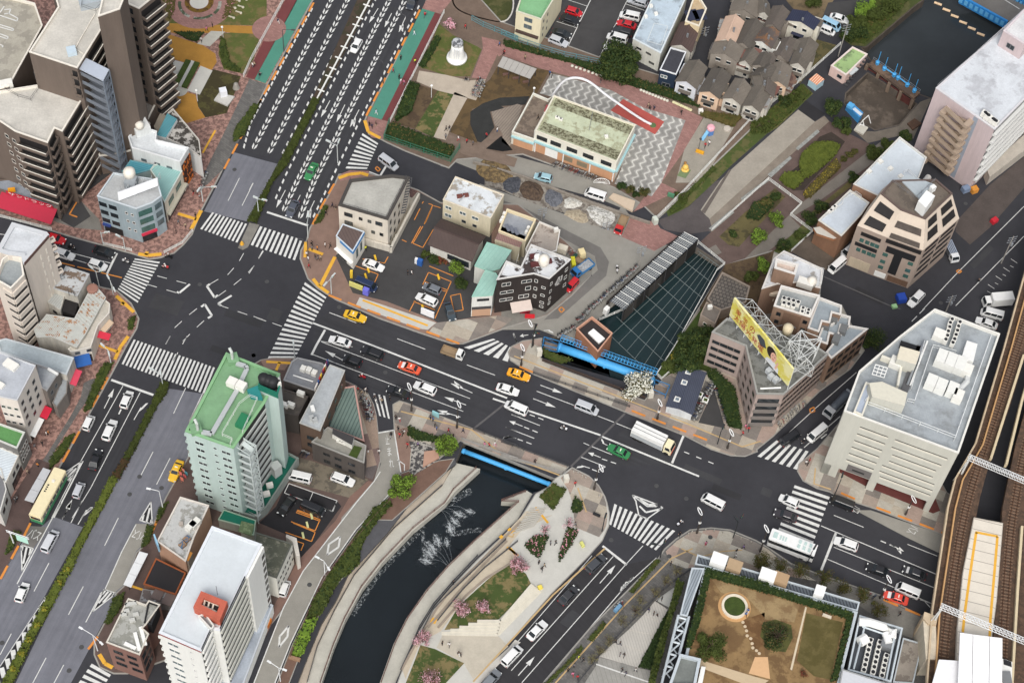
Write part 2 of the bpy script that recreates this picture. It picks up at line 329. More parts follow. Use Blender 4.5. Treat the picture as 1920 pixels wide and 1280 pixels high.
def ring_patch(name,c,r0,r1,matl,lv,z=Z1,n=36,a0=0,a1=360):
 c=g(c,z)[0];mb=MB()
 A=[rad(a0+(a1-a0)*i/n) for i in range(n+1)]
 if r0<=0:mb.poly([c+V((math.cos(a)*r1,math.sin(a)*r1,0)) for a in A[:-1]],z+lv*.004)
 else:
  vs=[c+V((math.cos(a)*r,math.sin(a)*r,lv*.004)) for a in A for r in (r0,r1)];mb.add(vs,[[2*i,2*i+1,2*i+3,2*i+2] for i in range(n)])
 return struct(mb,name,matl)
ring_patch('plaza','a1 1410 30',0,8.2,PINK,5);ring_patch('flower_bed','a1 1410 25',4.6,5.4,spotty((70,80,60),(150,150,140)),6,a0=180,a1=250);ring_patch('flower_bed','a1 1410 25',4.6,5.4,spotty((70,80,60),(150,150,140)),6,a0=262,a1=318);ring_patch('flower_bed','a1 1410 25',4.6,5.4,spotty((70,80,60),(150,150,140)),6,a0=325,a1=375)
ring_patch('flower_bed','a1 1405 15',2.4,3.6,spotty((110,84,30),(70,50,28)),6);ring_patch('plaza','a1 1405 15',0,2.3,PALE,7)
ring_patch('plaza','b1 130 205',0,4.2,PINK,6);ring_patch('plaza','a1 1270 640',0,1.8,CONC,6)
# left block
slab('pavement','p 186 536 220 544 247 568 261.7 597 257.7 615.5 239 647 210 702 143.5 821 106 888 92 895 40 985 57 985 0 1083 -70 1200 -90 470 -40 475',RED)
patch('footpath','a3 720 300 640 420 560 530 480 660 400 780 350 900 300 880 420 690 500 560 570 430 590 330 650 300',GREYP,2,Z1)
patch('footpath','a3 360 900 260 860 0 1280 a4 -200 700 0 540 160 260 210 170 a3 210 1300',mat((92,76,72),.85,.15,.4),3,Z1)
# centre block
slab('pavement','p 634.7 326 626.7 344.5 603 387 580 427 573.6 451 563 469 561.6 485 576 522.5 595 541 629 562 709 597 783.5 623.5 847 645 868.5 645 948 615.5 1027.7 591.6 1073 554.4 1108 517 1108 498 1062 452 972 382 826 379 783.5 355 690.5 323',BROWNP)
patch('car_park_surface','b2 720 900 600 640 800 300 1190 190 1340 270 1700 480 1700 1060 1560 1075 1320 1110 1290 1090 960 960',ASPN,2,Z1)
patch('pavement','b2 770 930 1310 1110 1250 1160 1180 1150 740 990',PALE,3,Z1);patch('pavement','b2 1310 1110 1560 1080 1750 1060 1860 1080 1780 1140 1500 1250 1420 1240 1260 1170',BLOCK,3,Z1)
patch('yard','c2 30 310 260 400 490 640 640 690 640 770 500 900 320 1050 0 1150 0 900',CONCD,2,Z1)
patch('footpath','b2 640 60 700 35 840 40 830 60 690 100 630 110',PINK,2,Z1);patch('yard','b2 1120 160 1180 190 990 600 950 560',mat((168,160,146),.9,.2,.5),3,Z1)
patch('footpath','b2 1120 160 1180 185 1140 230 1090 210',REDD,4,Z1)
# park block
slab('pavement','p 820 -60 793 16 688 212.5 682.5 226 690.5 252 714 262 725 268 759.6 284 842 316 858 300 980 290 1150 352 1205 385 1233 412 1420 232 1408 222 1270 150 1120 105 940 40 850 -60',mat((112,96,84),.9,.2,.3))
patch('cycle_lane','b1 1210 62 1300 90 925 845 830 820',BIKEG,2,Z1);patch('footpath','b1 1300 90 1360 110 980 860 925 845',BIKER,2,Z1);patch('footpath','b1 830 820 980 862 935 985 850 970 812 900',PINK,2,Z1);patch('footpath','b1 1240 0 1420 0 1340 100 1210 62',PINK,2,Z1)
patch('lawn','b1 1330 170 1430 250 1600 330 1630 350 1550 540 1400 540 1240 490 1200 480',LAWN,2,Z1);patch('footpath','b1 1190 500 1380 530 1540 570 1660 560 1590 710 1520 690 1320 640 1170 575',BEIGE,3,Z1)
patch('footpath','b1 1630 260 1760 290 1740 390 1660 560 1560 550 1640 340',PINK,3,Z1);patch('footpath','b1 1440 650 1530 690 1400 930 1380 990 1290 970',BEIGE,3,Z1)
patch('lawn','b1 1320 640 1450 660 1290 970 1160 910',LAWNG,2,Z1);patch('garden_soil','b1 1190 600 1320 640 1160 910 1010 870',DIRT,2,Z1);patch('garden_soil','b1 1690 560 1760 440 c1 340 500 240 680 b1 1560 770 1600 1010 1400 930 1520 710',spotty((96,78,52),(78,64,44)),2,Z1)
patch('pond_water','b1 1550 790 1640 730 1760 690 c1 0 690 200 680 170 740 0 750 b1 1800 770 1690 790 1720 900 1640 1010 1600 1000 1550 880',mat((54,54,52),.25,.2,.5),4,Z1)
patch('wooden_deck','b1 1700 790 1882 735 c1 150 745 100 900 60 1040 0 1000 b1 1780 960 1720 880',stripem((142,130,118),(100,92,84),.6,.5,.15),5,Z1);patch('wooden_deck','b1 1400 950 1600 1030 1750 900 1780 950 1660 1050 1882 1120 1860 1180 1500 1090 1370 1000',mat((120,104,92),.85,.2,.6),6,Z1)
patch('pond_water','b1 1660 1050 1760 950 1850 1060 1780 1070',mat((30,29,28),.2,.2,.5),5,Z1)
patch('footpath','b1 1860 330 c1 0 300 500 440 900 580 1420 830 1330 1010 1130 1290 c2 1250 180 930 330 1100 100 c1 1300 850 1000 760 780 640 480 540 260 480 0 390 b1 1750 400 1700 300',PINK,2,Z1)
def wavem(c1,c2,period,rz):
 t=NT('wave_paving');s=t.n('SeparateXYZ');t.l(t.pos((1,1,1),rz),s.inputs[0])
 w=t.math('MULTIPLY',t.math('SINE',t.math('MULTIPLY',s.outputs[1],2.6)),.42);f=t.math('FRACT',t.math('MULTIPLY',t.math('ADD',s.outputs[0],w),1/period))
 r=t.n('ValToRGB');r.color_ramp.interpolation='CONSTANT';e=r.color_ramp.elements;e.new(.62);e.new(.78)
 for i,(p_,c) in enumerate(((0,c1),(.5,c2),(.68,(204,202,195)),(.86,c2))):
  if i<len(e):e[i].position=p_;e[i].color=lin(c)
  else:q=e.new(p_);q.color=lin(c)
 t.l(f,r.inputs[0]);return t.end(t.grime(r.outputs[0],.26,.25),.8)
patch('wave_plaza','c1 270 660 350 520 480 550 780 640 1000 760 1300 850 1130 1290 c2 1060 220 800 130 c1 850 1180 940 890 380 690',wavem((146,144,139),(166,164,158),2.0,.32),3,Z1)
patch('play_surface','c1 860 700 1150 860 1085 950 770 780',mat((172,84,76),.8,.1,.4),4,Z1)
patch('playground_ground','c1 1430 830 1640 900 1420 1290 1230 1290 1290 1060',mat((152,146,134),.9,.15,.3),3,Z1);patch('play_surface','c1 1265 1200 1340 1200 1300 1260 1240 1240',mat((112,128,92),.85,.15,.4),4,Z1)
# right of the park: slope, concrete channel and garden
SLG=spotty((70,82,38),(92,90,54));BG=mat((98,82,76),.9,.22,.4);PG=mat((120,114,106),.9,.15,.4)
patch('garden_path','e1 500 705 560 650 845 330 1070 115 1130 100 1230 165 1420 260 1420 320 1150 560 960 760 700 870 640 860 610 800',BG,1);patch('lawn','e1 330 555 745 120 1010 -80 1060 -30 880 140 830 170 660 320 580 400 440 530 340 585',SLG,2);patch('lawn','e1 380 430 640 190 760 80 790 60 745 125 330 560 290 590 400 470',SLG,3)
patch('concrete_channel','e1 495 550 560 440 655 345 985 50 1068 110 840 322 545 592',mat((156,149,137),.9,.16,.18),4);patch('channel_path','e1 540 592 838 324 1066 112 1115 80 1140 108 880 335 560 655 490 650',mat((132,122,110),.9,.2,.4),3);patch('paved_yard','e1 285 600 345 578 440 533 575 405 600 400 500 548 545 595 560 650 450 668 400 660 320 645',mat((86,80,79),.9,.2,.3),5)
patch('drain_strip','e1 640 350 655 345 522 566 503 556',mat((100,92,86),.9,.2,.4),6);[patch('drain_strip',q_,mat((150,152,147),.8,.35,1.5),6) for q_ in ('e1 540 640 650 548 668 560 560 652','e1 700 490 830 393 842 402 706 502','e1 833 372 945 280 953 292 850 388','e1 972 242 1080 148 1092 160 985 252')]
patch('paved_yard','e1 985 50 1022 3 1118 70 1070 108',ASPD,5);patch('garden_soil','e1 890 400 990 325 1090 185 1150 160 1218 208 1180 265 1010 450 960 452',mat((62,54,48),.9,.2,.5),3);patch('garden_soil','e1 592 680 720 560 870 440 922 482 690 732 640 722',spotty((96,88,56),(72,66,44)),3)
patch('footpath','e1 1420 190 1420 270 1080 510 950 585 1005 640 890 712 700 858 672 838 860 650 1010 508',PG,4);patch('lawn','e1 895 725 1030 600 1058 655 950 752 870 800 760 880 730 860',SLG,5);patch('lawn','e1 1050 560 1250 395 1250 430 1120 530 1090 570',spotty((108,98,62),(92,88,54)),5);patch('yard','e1 150 588 280 608 300 640 395 682 270 752 108 682',PINK,5);patch('stone_pad','e1 540 740 575 720 605 760 565 780',PG,4)
patch('paved_yard','d1 680 920 830 930 1000 890 1150 720 1230 690 1100 980 1000 960 780 1010',mat((112,104,94),.9,.2,.4),2)
patch('garden_soil','d1 420 280 560 320 400 480 300 590 230 580',spotty((94,86,56),(70,68,44)),2);patch('garden_soil','d1 340 0 540 0 460 140 420 230 250 60 200 0',spotty((118,102,78),(96,84,64)),2);patch('lane','d1 500 20 720 0 640 160 560 260 420 220',ASPN,3)
patch('garden_soil','d1 700 140 860 0 1170 0 760 330 660 320 580 260',spotty((66,74,36),(84,84,50)),3)
patch('paved_lot','d2 1400 400 1640 140 1882 -60 1882 160 1640 440 1500 560 1400 470',mat((84,76,72),.9,.2,.3),2)
# billboard block, bridge pavements
slab('pavement','c3 60 170 140 222 220 268 900 548 1290 702 1480 800 1620 845 1720 850 1810 815 d3 0 800 110 712 440 392 660 232 760 100 d2 600 990 440 950 460 760 100 600 c2 1580 700 1225 1270 c3 1100 275 1130 310 1010 450 310 185 280 150 280 100 290 10 150 30 70 70 45 110',BLOCK,.12,.25)
patch('bike_park','c3 1390 600 1500 360 1440 310 1330 590',ASPL,2,Z1);patch('bike_park','c3 1500 370 1580 650 1390 610',ASPN,3,Z1)
patch('garden_soil','c2 1580 700 1882 620 d2 120 600 20 1000 0 1280 c2 1600 1280 1450 1280 1400 1000',DIRT,2,Z1);patch('lawn','c3 1100 275 c2 1225 1270 1420 1000 1500 1250 c3 1480 260 1420 240 1260 230 1130 300',MOSS,4,Z1)
patch('yard','d2 240 610 390 480 620 600 500 740 450 730',mat((96,86,76),.9,.2,.4),2,Z1)
slab('pavement','d3 420 790 290 900 280 950 320 1020 420 1075 510 1100 560 1130 740 1190 d4 840 55 1000 118 1250 212 1310 240 1380 -40 d3 1340 1100 900 300 600 580',BLOCK,.12,.25)
patch('forecourt','d3 580 960 770 1060 1240 1250 1290 1230 1200 1000 800 800 600 860',mat((104,58,54),.85,.15,.6),2,Z1)
slab('pavement','c4 240 1340 290 1280 620 890 900 610 1110 390 1150 330 1230 260 1330 195 1480 180 1620 195 1800 270 1882 318 d4 240 432 450 512 870 655 1160 800 1290 850 1200 1400',GREYP,.12,.3)
patch('pavement','c4 1160 350 1240 275 1340 212 1480 198 1610 210 1790 285 1882 335 d4 200 440 420 560 -40 480 c4 1560 440 1300 470 1190 430',BLOCK,2,Z1)
patch('footpath','d4 430 520 860 670 1150 815 1150 980 1030 940 700 720 420 570',CONCD,2,Z1)
slab('pavement','c4 -180 1280 0 1065 350 655 620 383 715 275 762 170 765 80 750 10 c3 735 1130 690 1050 620 982 500 922 380 1000 330 1060 240 1110 b4 1882 145 1600 405 1420 595 1290 745 1190 905 1130 1055 1060 1205 990 1400 1300 1400',PALE,.12,.2)
patch('pavement','c3 500 930 620 992 685 1055 725 1130 c4 740 10 750 100 740 180 690 250 520 180 500 0 c3 470 1080 420 1000',BLOCK,2,Z1)
patch('terrace','e2 85 850 135 742 235 575 335 480 540 262 600 250 520 300 640 275 520 335 470 400 510 432 400 505 300 600 225 705 150 745 95 880',mat((186,174,154),.85,.12,.5),2,Z1)
patch('lawn','e2 238 700 292 610 400 512 480 452 540 492 562 535 440 660 300 692',LAWNG,3,Z1);patch('lawn','e2 150 755 205 770 312 822 235 905 200 960 70 960 130 810',LAWNG,3,Z1);patch('plaza','e2 232 718 438 722 475 760 345 880 320 840 312 822 210 765',mat((184,176,160),.85,.12,.4),4,Z1);patch('step_path','e2 345 885 478 762 500 735 520 745 270 1000 230 1000',mat((190,186,178),.85,.12,.4),5,Z1)
m=MB()
for k in range(5):
 z=.2+.1*k;q=[P(*px('e2 %f %f' % p_)[0],z) for p_ in ((228+33*k,712-11*k),(436+3*k,716-12*k),(592-7*k,556-6*k))]
 for a,b in zip(q,q[1:]):m.bar(a,b,.8,z)
struct(m,'stone_steps',mat((206,200,184),.85,.1,.8));m=MB()
for s_,z in (('e2 80 845 135 745 235 578 335 483 520 300',.3),('e2 178 690 330 512 470 370',.25),('e2 215 690 350 535 510 436',.3)):
 q=smooth(g(s_,z),1)
 for a,b in zip(q,q[1:]):m.bar(a,b,.45,z)
struct(m,'terrace_edges',mat((150,138,124),.9,.15,.6))
# green tower block and the little street beside the canal
slab('pavement','a3 1440 400 1335 590 1325 850 1170 1130 a4 1075 160 1000 320 960 355 870 595 820 640 740 840 660 990 660 1080 700 1170 800 1215 900 1215 b4 150 860 640 290 b3 880 1020 920 880 905 700 890 560 870 480 830 402 740 345 665 310 300 152 150 150 70 165',mat((96,80,74),.88,.15,.4),.12,.3)
patch('pavement','b3 680 320 740 352 826 408 864 480 885 560 900 700 912 880 860 1010 800 990 740 400',blockm([(160,140,124),(104,96,94),(176,164,148),(130,110,104)],4,3,1.2),2,Z1)
patch('pavement','b3 70 170 150 157 290 158 240 240 100 230',BROWNP,2,Z1)
patch('car_park_surface','b3 250 1040 610 1160 640 1200 b4 360 420 320 260 60 150 b3 180 1200',ASPD,3,Z1);patch('yard','b3 340 860 430 880 830 1010 700 1140 250 1020',spotty((118,110,96),(92,86,76)),3,Z1)
patch('lane','b3 900 680 1010 660 1060 960 1000 1090 820 1280 b4 740 200 500 540 280 1000 170 1280 120 1400 -20 1400 30 1260 230 750 370 490 640 140 b3 640 1280 870 1020 920 900',ASPG,6,Z1)
patch('footpath','b3 1015 665 1110 640 1130 800 1120 940 1065 960',BROWNP,4,Z1);patch('plaza','b3 1120 740 1230 750 1330 800 1330 870 1220 940 1150 980 1120 960 1135 830',spotty((74,72,72),(168,164,156),.5,.56,1.1),4,Z1)
slab('pavement','b3 1000 480 1050 452 1110 470 1882 770 c3 0 738 480 918 430 975 0 850 b3 1480 740 1330 870 1060 960 1010 660',BLOCK,.12,.25)
patch('footpath','b4 640 290 370 520 150 860 -60 1290 -100 1280 120 820 330 420 b3 600 1300 700 1130 830 1020 870 1030',mat((124,98,88),.88,.12,.4),5,Z1)
slab('pavement','b3 1060 965 1330 875 1440 860 1380 960 1000 1300 b4 870 130 760 310 680 510 540 660 480 810 340 1110 270 1290 180 1290 290 1010 510 545 750 205 940 0 b3 1010 1090',mat((112,88,76),.88,.15,.4),.12,.2)
m=MB();q=g('b3 1440 862 1450 900 1180 1105 b4 960 225 690 515 690 480 780 330 870 130 b3 1000 1300 1370 960',.06);m.prism(q,-.4,.1);struct(m,'stone_slope',mat((84,84,87),.85,.15,.5))
# the bridge
m=MB();m.prism(g('b3 1500 735 p 1012 669 1250 738 1244 746 1057 896 1040 896'),-1.3,.006,0,1,bot=True)
solo(m,'road_bridge',[wallm((150,148,142)),ASP],'low road bridge carrying the cross street over the dark canal','bridge')
# ================================================================ ROAD MARKINGS
ZM=.032;ZS=.152
def strip(mb,pts,w,z=None,mi=0):
 for a,b in zip(pts,pts[1:]):
  d=(b-a).normalized();n=V((-d.y,d.x,0))*w/2;mb.add([a-n,b-n,b+n,a+n],[[0,1,2,3]],mi)
def line(mb,s,w=.16,z=ZM):strip(mb,g(s,z),w)
def dash(mb,s,w=.15,L=5.0,gap=5.0,z=ZM):
 for p,d in along(g(s,z),0,L+gap):strip(mb,[p,p+d*L],w)
def pdash(mb,s,w=.16,z=ZM):
 q=g(s,z)
 for i in range(0,len(q)-1,2):strip(mb,[q[i],q[i+1]],w)
def crossw(s,n,fill=.5,z=ZM,name='crosswalk',lv=0):        # corners a b c d: bars run a-d .. b-c
 a,b,c,d=g(s,z+lv);mb=MB()
 for i in range(n):
  t0=i/(n-1+fill);t1=t0+fill/(n-1+fill);mb.add([a+(b-a)*t0,a+(b-a)*t1,d+(c-d)*t1,d+(c-d)*t0],[[3,2,1,0] if (b-a).cross(d-a).z<0 else [0,1,2,3]])
 return struct(mb,name,WHITE)
def arrow(mb,s,k='s',w=.5,z=ZM):
 a,b=g(s,z);L=(b-a).length;d=(b-a)/L;r=V((d.y,-d.x,0))
 def pl(q):mb.poly([a+r*x+d*y*L for x,y in q])
 if 's' in k:pl([(-.09,0),(.09,0),(.09,.6),(-.09,.6)]);pl([(-w,.58),(w,.58),(0,1)])
 for c,sg in (('r',1),('l',-1)):
  if c in k:
   if 's' not in k:pl([(-.09,0),(.09,0),(.09,.62),(-.09,.62)])
   pl([(.09*sg,.42),(.5*sg,.58),(.95*sg,.92),(.45*sg,.86),(.09*sg,.6)])
def chev(mb,s,n,z=ZM,both=True,w=.42,L=1.25):
 q=g(s,z);T=sum((b-a).length for a,b in zip(q,q[1:]));st=T/n
 for p,d in along(q,st*.3,st):
  r=V((d.y,-d.x,0))
  for sg in ((1,-1) if both else (1,)):
   x0,x1=((.14,.14+w) if both else (-w/2,w/2));sk=.7 if both else .35
   mb.poly([p+r*sg*x+d*y for x,y in ((x0,-L/2+sk*.5),(x1,-L/2-sk*.5),(x1,L/2-sk*.5),(x0,L/2+sk*.5))])
def vecs(mb,tri,n,z=ZM):
 a,b,c=g(tri,z);strip(mb,[a,b,c,a],.25)
 for i in range(n):
  t=(i+.6)/n;p=a+(b-a)*t;q=c+(a-c)*(1-t)*.0+(b-c)*t*.55 if False else p+(c-(a+b)/2)*(1-abs(2*t-1))*.75;strip(mb,[p,q],.4,mi=0)
m=MB()
for s,n,bo in (('b1 435 60 145 600 0 870 a1 1715 1060',26,False),('b1 575 -10 10 1065',25,True),('b1 690 -10 120 1095',25,True),('b1 790 -20 210 1110',21,False),('b1 890 -20 520 700 250 1230 b2 165 260',29,False),
    ('b1 990 -20 330 1275 b2 225 335',37,True),('b1 1085 10 450 1275 b2 340 385',37,True),('b1 1190 40 800 790 590 1225 b2 430 390',31,False)):chev(m,s,n,both=bo)
for s,k in (('b1 900 60 835 165','s'),('b1 995 95 945 195','s'),('b1 1095 120 1045 230','sl'),('b1 560 710 495 830','s'),('b1 665 740 605 865','s'),('b1 765 775 700 900','sl'),('b2 245 175 180 300','s'),('b2 350 210 290 330','s'),('b2 450 250 390 375','sl')):arrow(m,s,k)
line(m,'b2 115 330 405 425',.55)
pdash(m,'a2 1690 90 1610 250 1788 125 1708 285 b2 15 125 -10 175')
# avenue, lower part
line(m,'a3 785 308 1083 415',.55);line(m,'a3 868 350 560 900 365 1280');line(m,'a3 990 395 640 1070 510 1280');line(m,'a3 380 1280 585 880',.3);line(m,'a4 430 10 375 105 120 580',.22)
for s,k in (('a3 735 510 805 370','s'),('a3 945 590 1025 450','r'),('a3 440 1290 510 1150','s'),('a3 570 1290 635 1185','r'),('a4 440 120 505 0','s'),('a4 550 160 635 20','r')):arrow(m,s,k)
line(m,'a3 855 515 838 550',.3);line(m,'a4 580 -5 500 150')
pdash(m,'a3 1310 365 1225 545 1080 815 995 980 1200 860 1105 1045 a4 835 115 738 310 588 597 483 797 345 432 240 632 80 930 0 1080 325 1100 230 1280 450 1150 380 1280',.17)
line(m,'a4 960 160 858 355 740 620 705 650',.2);line(m,'a4 710 650 605 850',.2);line(m,'a3 1430 405 1340 590',.2)
vecs(m,'a4 985 130 1075 158 1065 0',3);vecs(m,'a4 735 618 820 645 655 775',4);vecs(m,'a4 235 330 150 305 155 490',3);vecs(m,'a3 490 1020 430 980 580 880',4)
line(m,'a4 327 665 190 870 0 1160',.15)
for i in range(10):
 t=i/9;q=px('a4 %f %f %f %f' % (330-360*t,672+560*t,322-330*t,740+560*t));strip(m,[P(*q[0],ZM),P(*q[1],ZM)],.95)
# intersection guide dashes
for s in ('a2 1720 620 1680 690 1640 735 1590 775 1460 850','a2 1855 600 1800 700 1740 770 1660 835 1570 900','a2 1390 1010 1320 1065 1260 1120 1215 1180 1160 1280','a2 1440 1095 1380 1150 1330 1200 1280 1270','a3 1200 0 1150 90','a3 1320 0 1250 125','a2 1110 780 1340 840','a2 1040 840 1180 880','a2 1545 985 1882 1100','b2 90 605 10 730','b2 20 1065 190 1125'):dash(m,s,.16,2.3,2.3)
for s in ('a2 1340 838 1265 900 1248 892','a2 1480 838 1460 852 1515 932 1538 915','a2 1635 918 1540 975 1560 990','a2 1420 998 1445 980 1495 1060 1468 1078'):line(m,s,.5)
# cross street, left arm
line(m,'a2 825 620 755 765',.5);line(m,'a2 380 620 610 690');line(m,'a2 380 585 780 690');line(m,'a2 0 485 40 490')
# cross street
line(m,'b2 435 1110 860 1270 b3 1810 437',.42);line(m,'c3 -60 440 700 698',.42);line(m,'c3 712 708 1395 988',.42)
line(m,'b2 525 1160 460 1275 b3 430 132',.5);line(m,'b3 500 40 1548 440');line(m,'b3 440 130 1500 530');line(m,'b2 495 1240 b3 720 75',.14)
pdash(m,'b2 555 1038 745 1110 b3 1035 18 1232 92 1525 202 1725 275 c3 250 388 520 490 680 562 795 607 812 615 930 662',.17)
pdash(m,'c3 75 552 272 630 30 642 232 720 640 778 780 835 565 853 735 920 b3 1840 552 1882 568 1800 643 1882 672 c3 580 752 620 770',.17)
line(m,'c3 735 920 680 945 690 960',.22);line(m,'c3 1285 703 1205 895',.5)
for s,k in (('b3 680 185 525 103','s'),('b3 1565 400 1410 332','sr'),('b3 1520 485 1365 428','s'),('b3 1480 570 1315 520','sl'),('b3 1870 720 1785 695','l'),('c3 225 440 385 503','s'),('c3 275 345 432 403','s'),('c3 150 635 55 598','s'),('c3 105 720 10 695','l'),('c3 750 770 690 742','r'),('c3 700 855 612 820','s'),('c3 625 930 530 902','l')):arrow(m,s,k)
for s in ('c3 160 640 230 668','c3 115 725 190 752','c3 710 865 780 888','c3 640 938 665 948','c3 200 553 265 577','c3 1290 815 1530 912'):dash(m,s,.22,1.2,.8 if '1290' not in s else 1.6)
# second junction and its arms
line(m,'c3 925 1120 1095 1185 1095 1200 1030 1200 930 1125',.28);line(m,'c4 950 0 970 95 1030 120 1140 42 1125 35',.28);line(m,'c4 975 30 1020 75 1130 50',.4);line(m,'c3 925 1120 c4 952 0',.28);line(m,'c3 975 1150 c4 1040 22 1100 20',.5)
line(m,'c4 715 312 885 445',.5);line(m,'c4 1000 310 880 440 145 1275',.16);line(m,'c4 790 385 70 1190',.16);line(m,'c4 640 380 330 740 0 1120',.14)
for s,k in (('c4 695 575 805 447','s'),('c4 120 1225 235 1092','s')):arrow(m,s,k)
for i in range(3):line(m,'c4 %d %d %d %d %d %d' % (840+i*14,640-i*16,850+i*14,600-i*16,880+i*14,600-i*16),.25)
for i in range(3):line(m,'c4 %d %d %d %d' % (895+i*8,570-i*12,925+i*5,535-i*2),.2)
line(m,'c4 1095 395 880 590 300 1270',.18)
line(m,'d4 555 220 450 485',.5);line(m,'d4 450 170 1260 510',.2);line(m,'d4 540 320 1245 605');line(m,'d4 495 405 1225 715');line(m,'d4 1170 690 1220 745');line(m,'d4 1150 690 1235 720')
pdash(m,'d4 540 95 750 180 1060 300 1270 383');arrow(m,'d4 945 305 1035 350','sr');dash(m,'d4 870 275 935 303',.25,1.2,.8)
# upper right street
line(m,'d2 1165 1020 1410 760 1882 290');line(m,'d2 1400 990 1882 500');dash(m,'d2 1090 1100 1150 1040',.2,2,1);line(m,'d3 700 255 420 500 190 710');line(m,'d3 585 565 330 785');line(m,'d3 450 720 490 690',.3)
for i in range(8):line(m,'d2 %d %d %d %d' % (1835-i*27,690+i*30,1790-i*27,660+i*30) if i % 2==0 else 'd2 %d %d %d %d' % (1835-i*27,690+i*30,1812-i*27,678+i*30),.13)
# little street and car parks
line(m,'b3 900 682 1012 662',.32,ZS+.02);line(m,'b3 1012 662 1060 960',.25,ZS+.02);line(m,'b3 915 955 870 1025 b4 750 0 370 490 230 750 30 1260 0 1340',.22,ZS+.02);line(m,'b3 1000 1090 820 1280 b4 740 200 500 540 280 1000 170 1280',.22,ZS+.02);line(m,'b3 1035 870 1085 905 1085 950',.2,ZS+.02)
for c in ('b4 632 245 620 320 540 375 552 300 632 245','b4 268 875 260 950 200 1025 205 950 268 875'):line(m,c,.4,ZS+.02)
line(m,'c1 640 -20 440 390',.2);pdash(m,'c1 470 0 605 45 390 153 530 197 310 313 450 355 440 80 560 120 350 235 490 280',.14);line(m,'c1 895 -10 690 410',.16);pdash(m,'c1 880 30 1010 75 830 140 970 190 780 225 900 260',.14)
line(m,'b3 270 1038 610 1160 575 1235 238 1105 270 1038',.16,ZS+.02);line(m,'b3 440 1102 412 1165',.14,ZS+.02);line(m,'b4 500 42 580 68 605 0',.16,ZS+.02)
line(m,'b2 1340 0 1400 20',.2);line(m,'b1 830 1210 910 1240',.3);line(m,'b1 960 1165 915 1240',.5);line(m,'a2 595 375 700 410',.2)
line(m,'c2 85 1190 125 1285',.25);arrow(m,'c2 190 1195 130 1205','s');arrow(m,'c2 300 1165 370 1160','r');line(m,'b3 1855 -20 1880 50',.25)
struct(m,'road_markings',WHITE);m=MB();[line(m,s_,.45,.03) for s_ in ('c3 872 545 490 920','b3 1790 480 1570 655')];line(m,'d2 470 785 960 1000 1010 1012',.3,.03);struct(m,'road_joint',mat((92,90,90),.9,.2,1.))
# writing on the road
m=MB()
def road_text(s,body,wpx,hpx,z=ZM):
 (u,v),=px(s);c=P(u,v,z);ux=P(u+wpx[0],v+wpx[1],z)-c;uy=P(u+hpx[0],v+hpx[1],z)-c;put_text(m,body,c,ux,uy)
road_text('p 65 1001','バス',(21,8),(11,-17));road_text('p 259 1003','バス',(-20,-7),(-10,16));road_text('d4 1100 200','バス',(-9,13),(18,7));road_text('d3 700 1225','バス',(-6,11),(14,6));road_text('a2 660 362','29',(16,5),(3,-9))
for ch,u,v,w,h in (('止',726,824,7,17),('ま',730,846,7,16),('れ',734,868,8,16)):road_text('p %d %d' % (u,v),ch,(w,-1),(-2,-h),ZS+.02)
struct(m,'road_lettering',WHITE)
# crosswalks
crossw('p 398 398 463 420 445 455 375.5 429',10);crossw('p 488 424 567 450 553 488 470 459',10);crossw('p 253 484.5 221 542 258 567.5 300 491',13);crossw('p 251 636 403 689 383 738 228 682',22)
crossw('p 572 529 502 672 553 671 612 557',17);crossw('p 680 250 648 316 688 317 709 269',9);crossw('p 925 634.5 960 652 952 678 870 651',5,.55);crossw('p 700 737 722 742 731 785 711 779',3,.42)
crossw('p 1152 944 1266 995 1230 1031 1142 982',12,.52);crossw('p 1490 909 1448 1024 1512 1052 1556 931',12,.5);crossw('p 1456 825 1516 846 1494 880 1420 855',6,.5);crossw('p 172 1243 140 1290 182 1305 208 1264',5,.55)
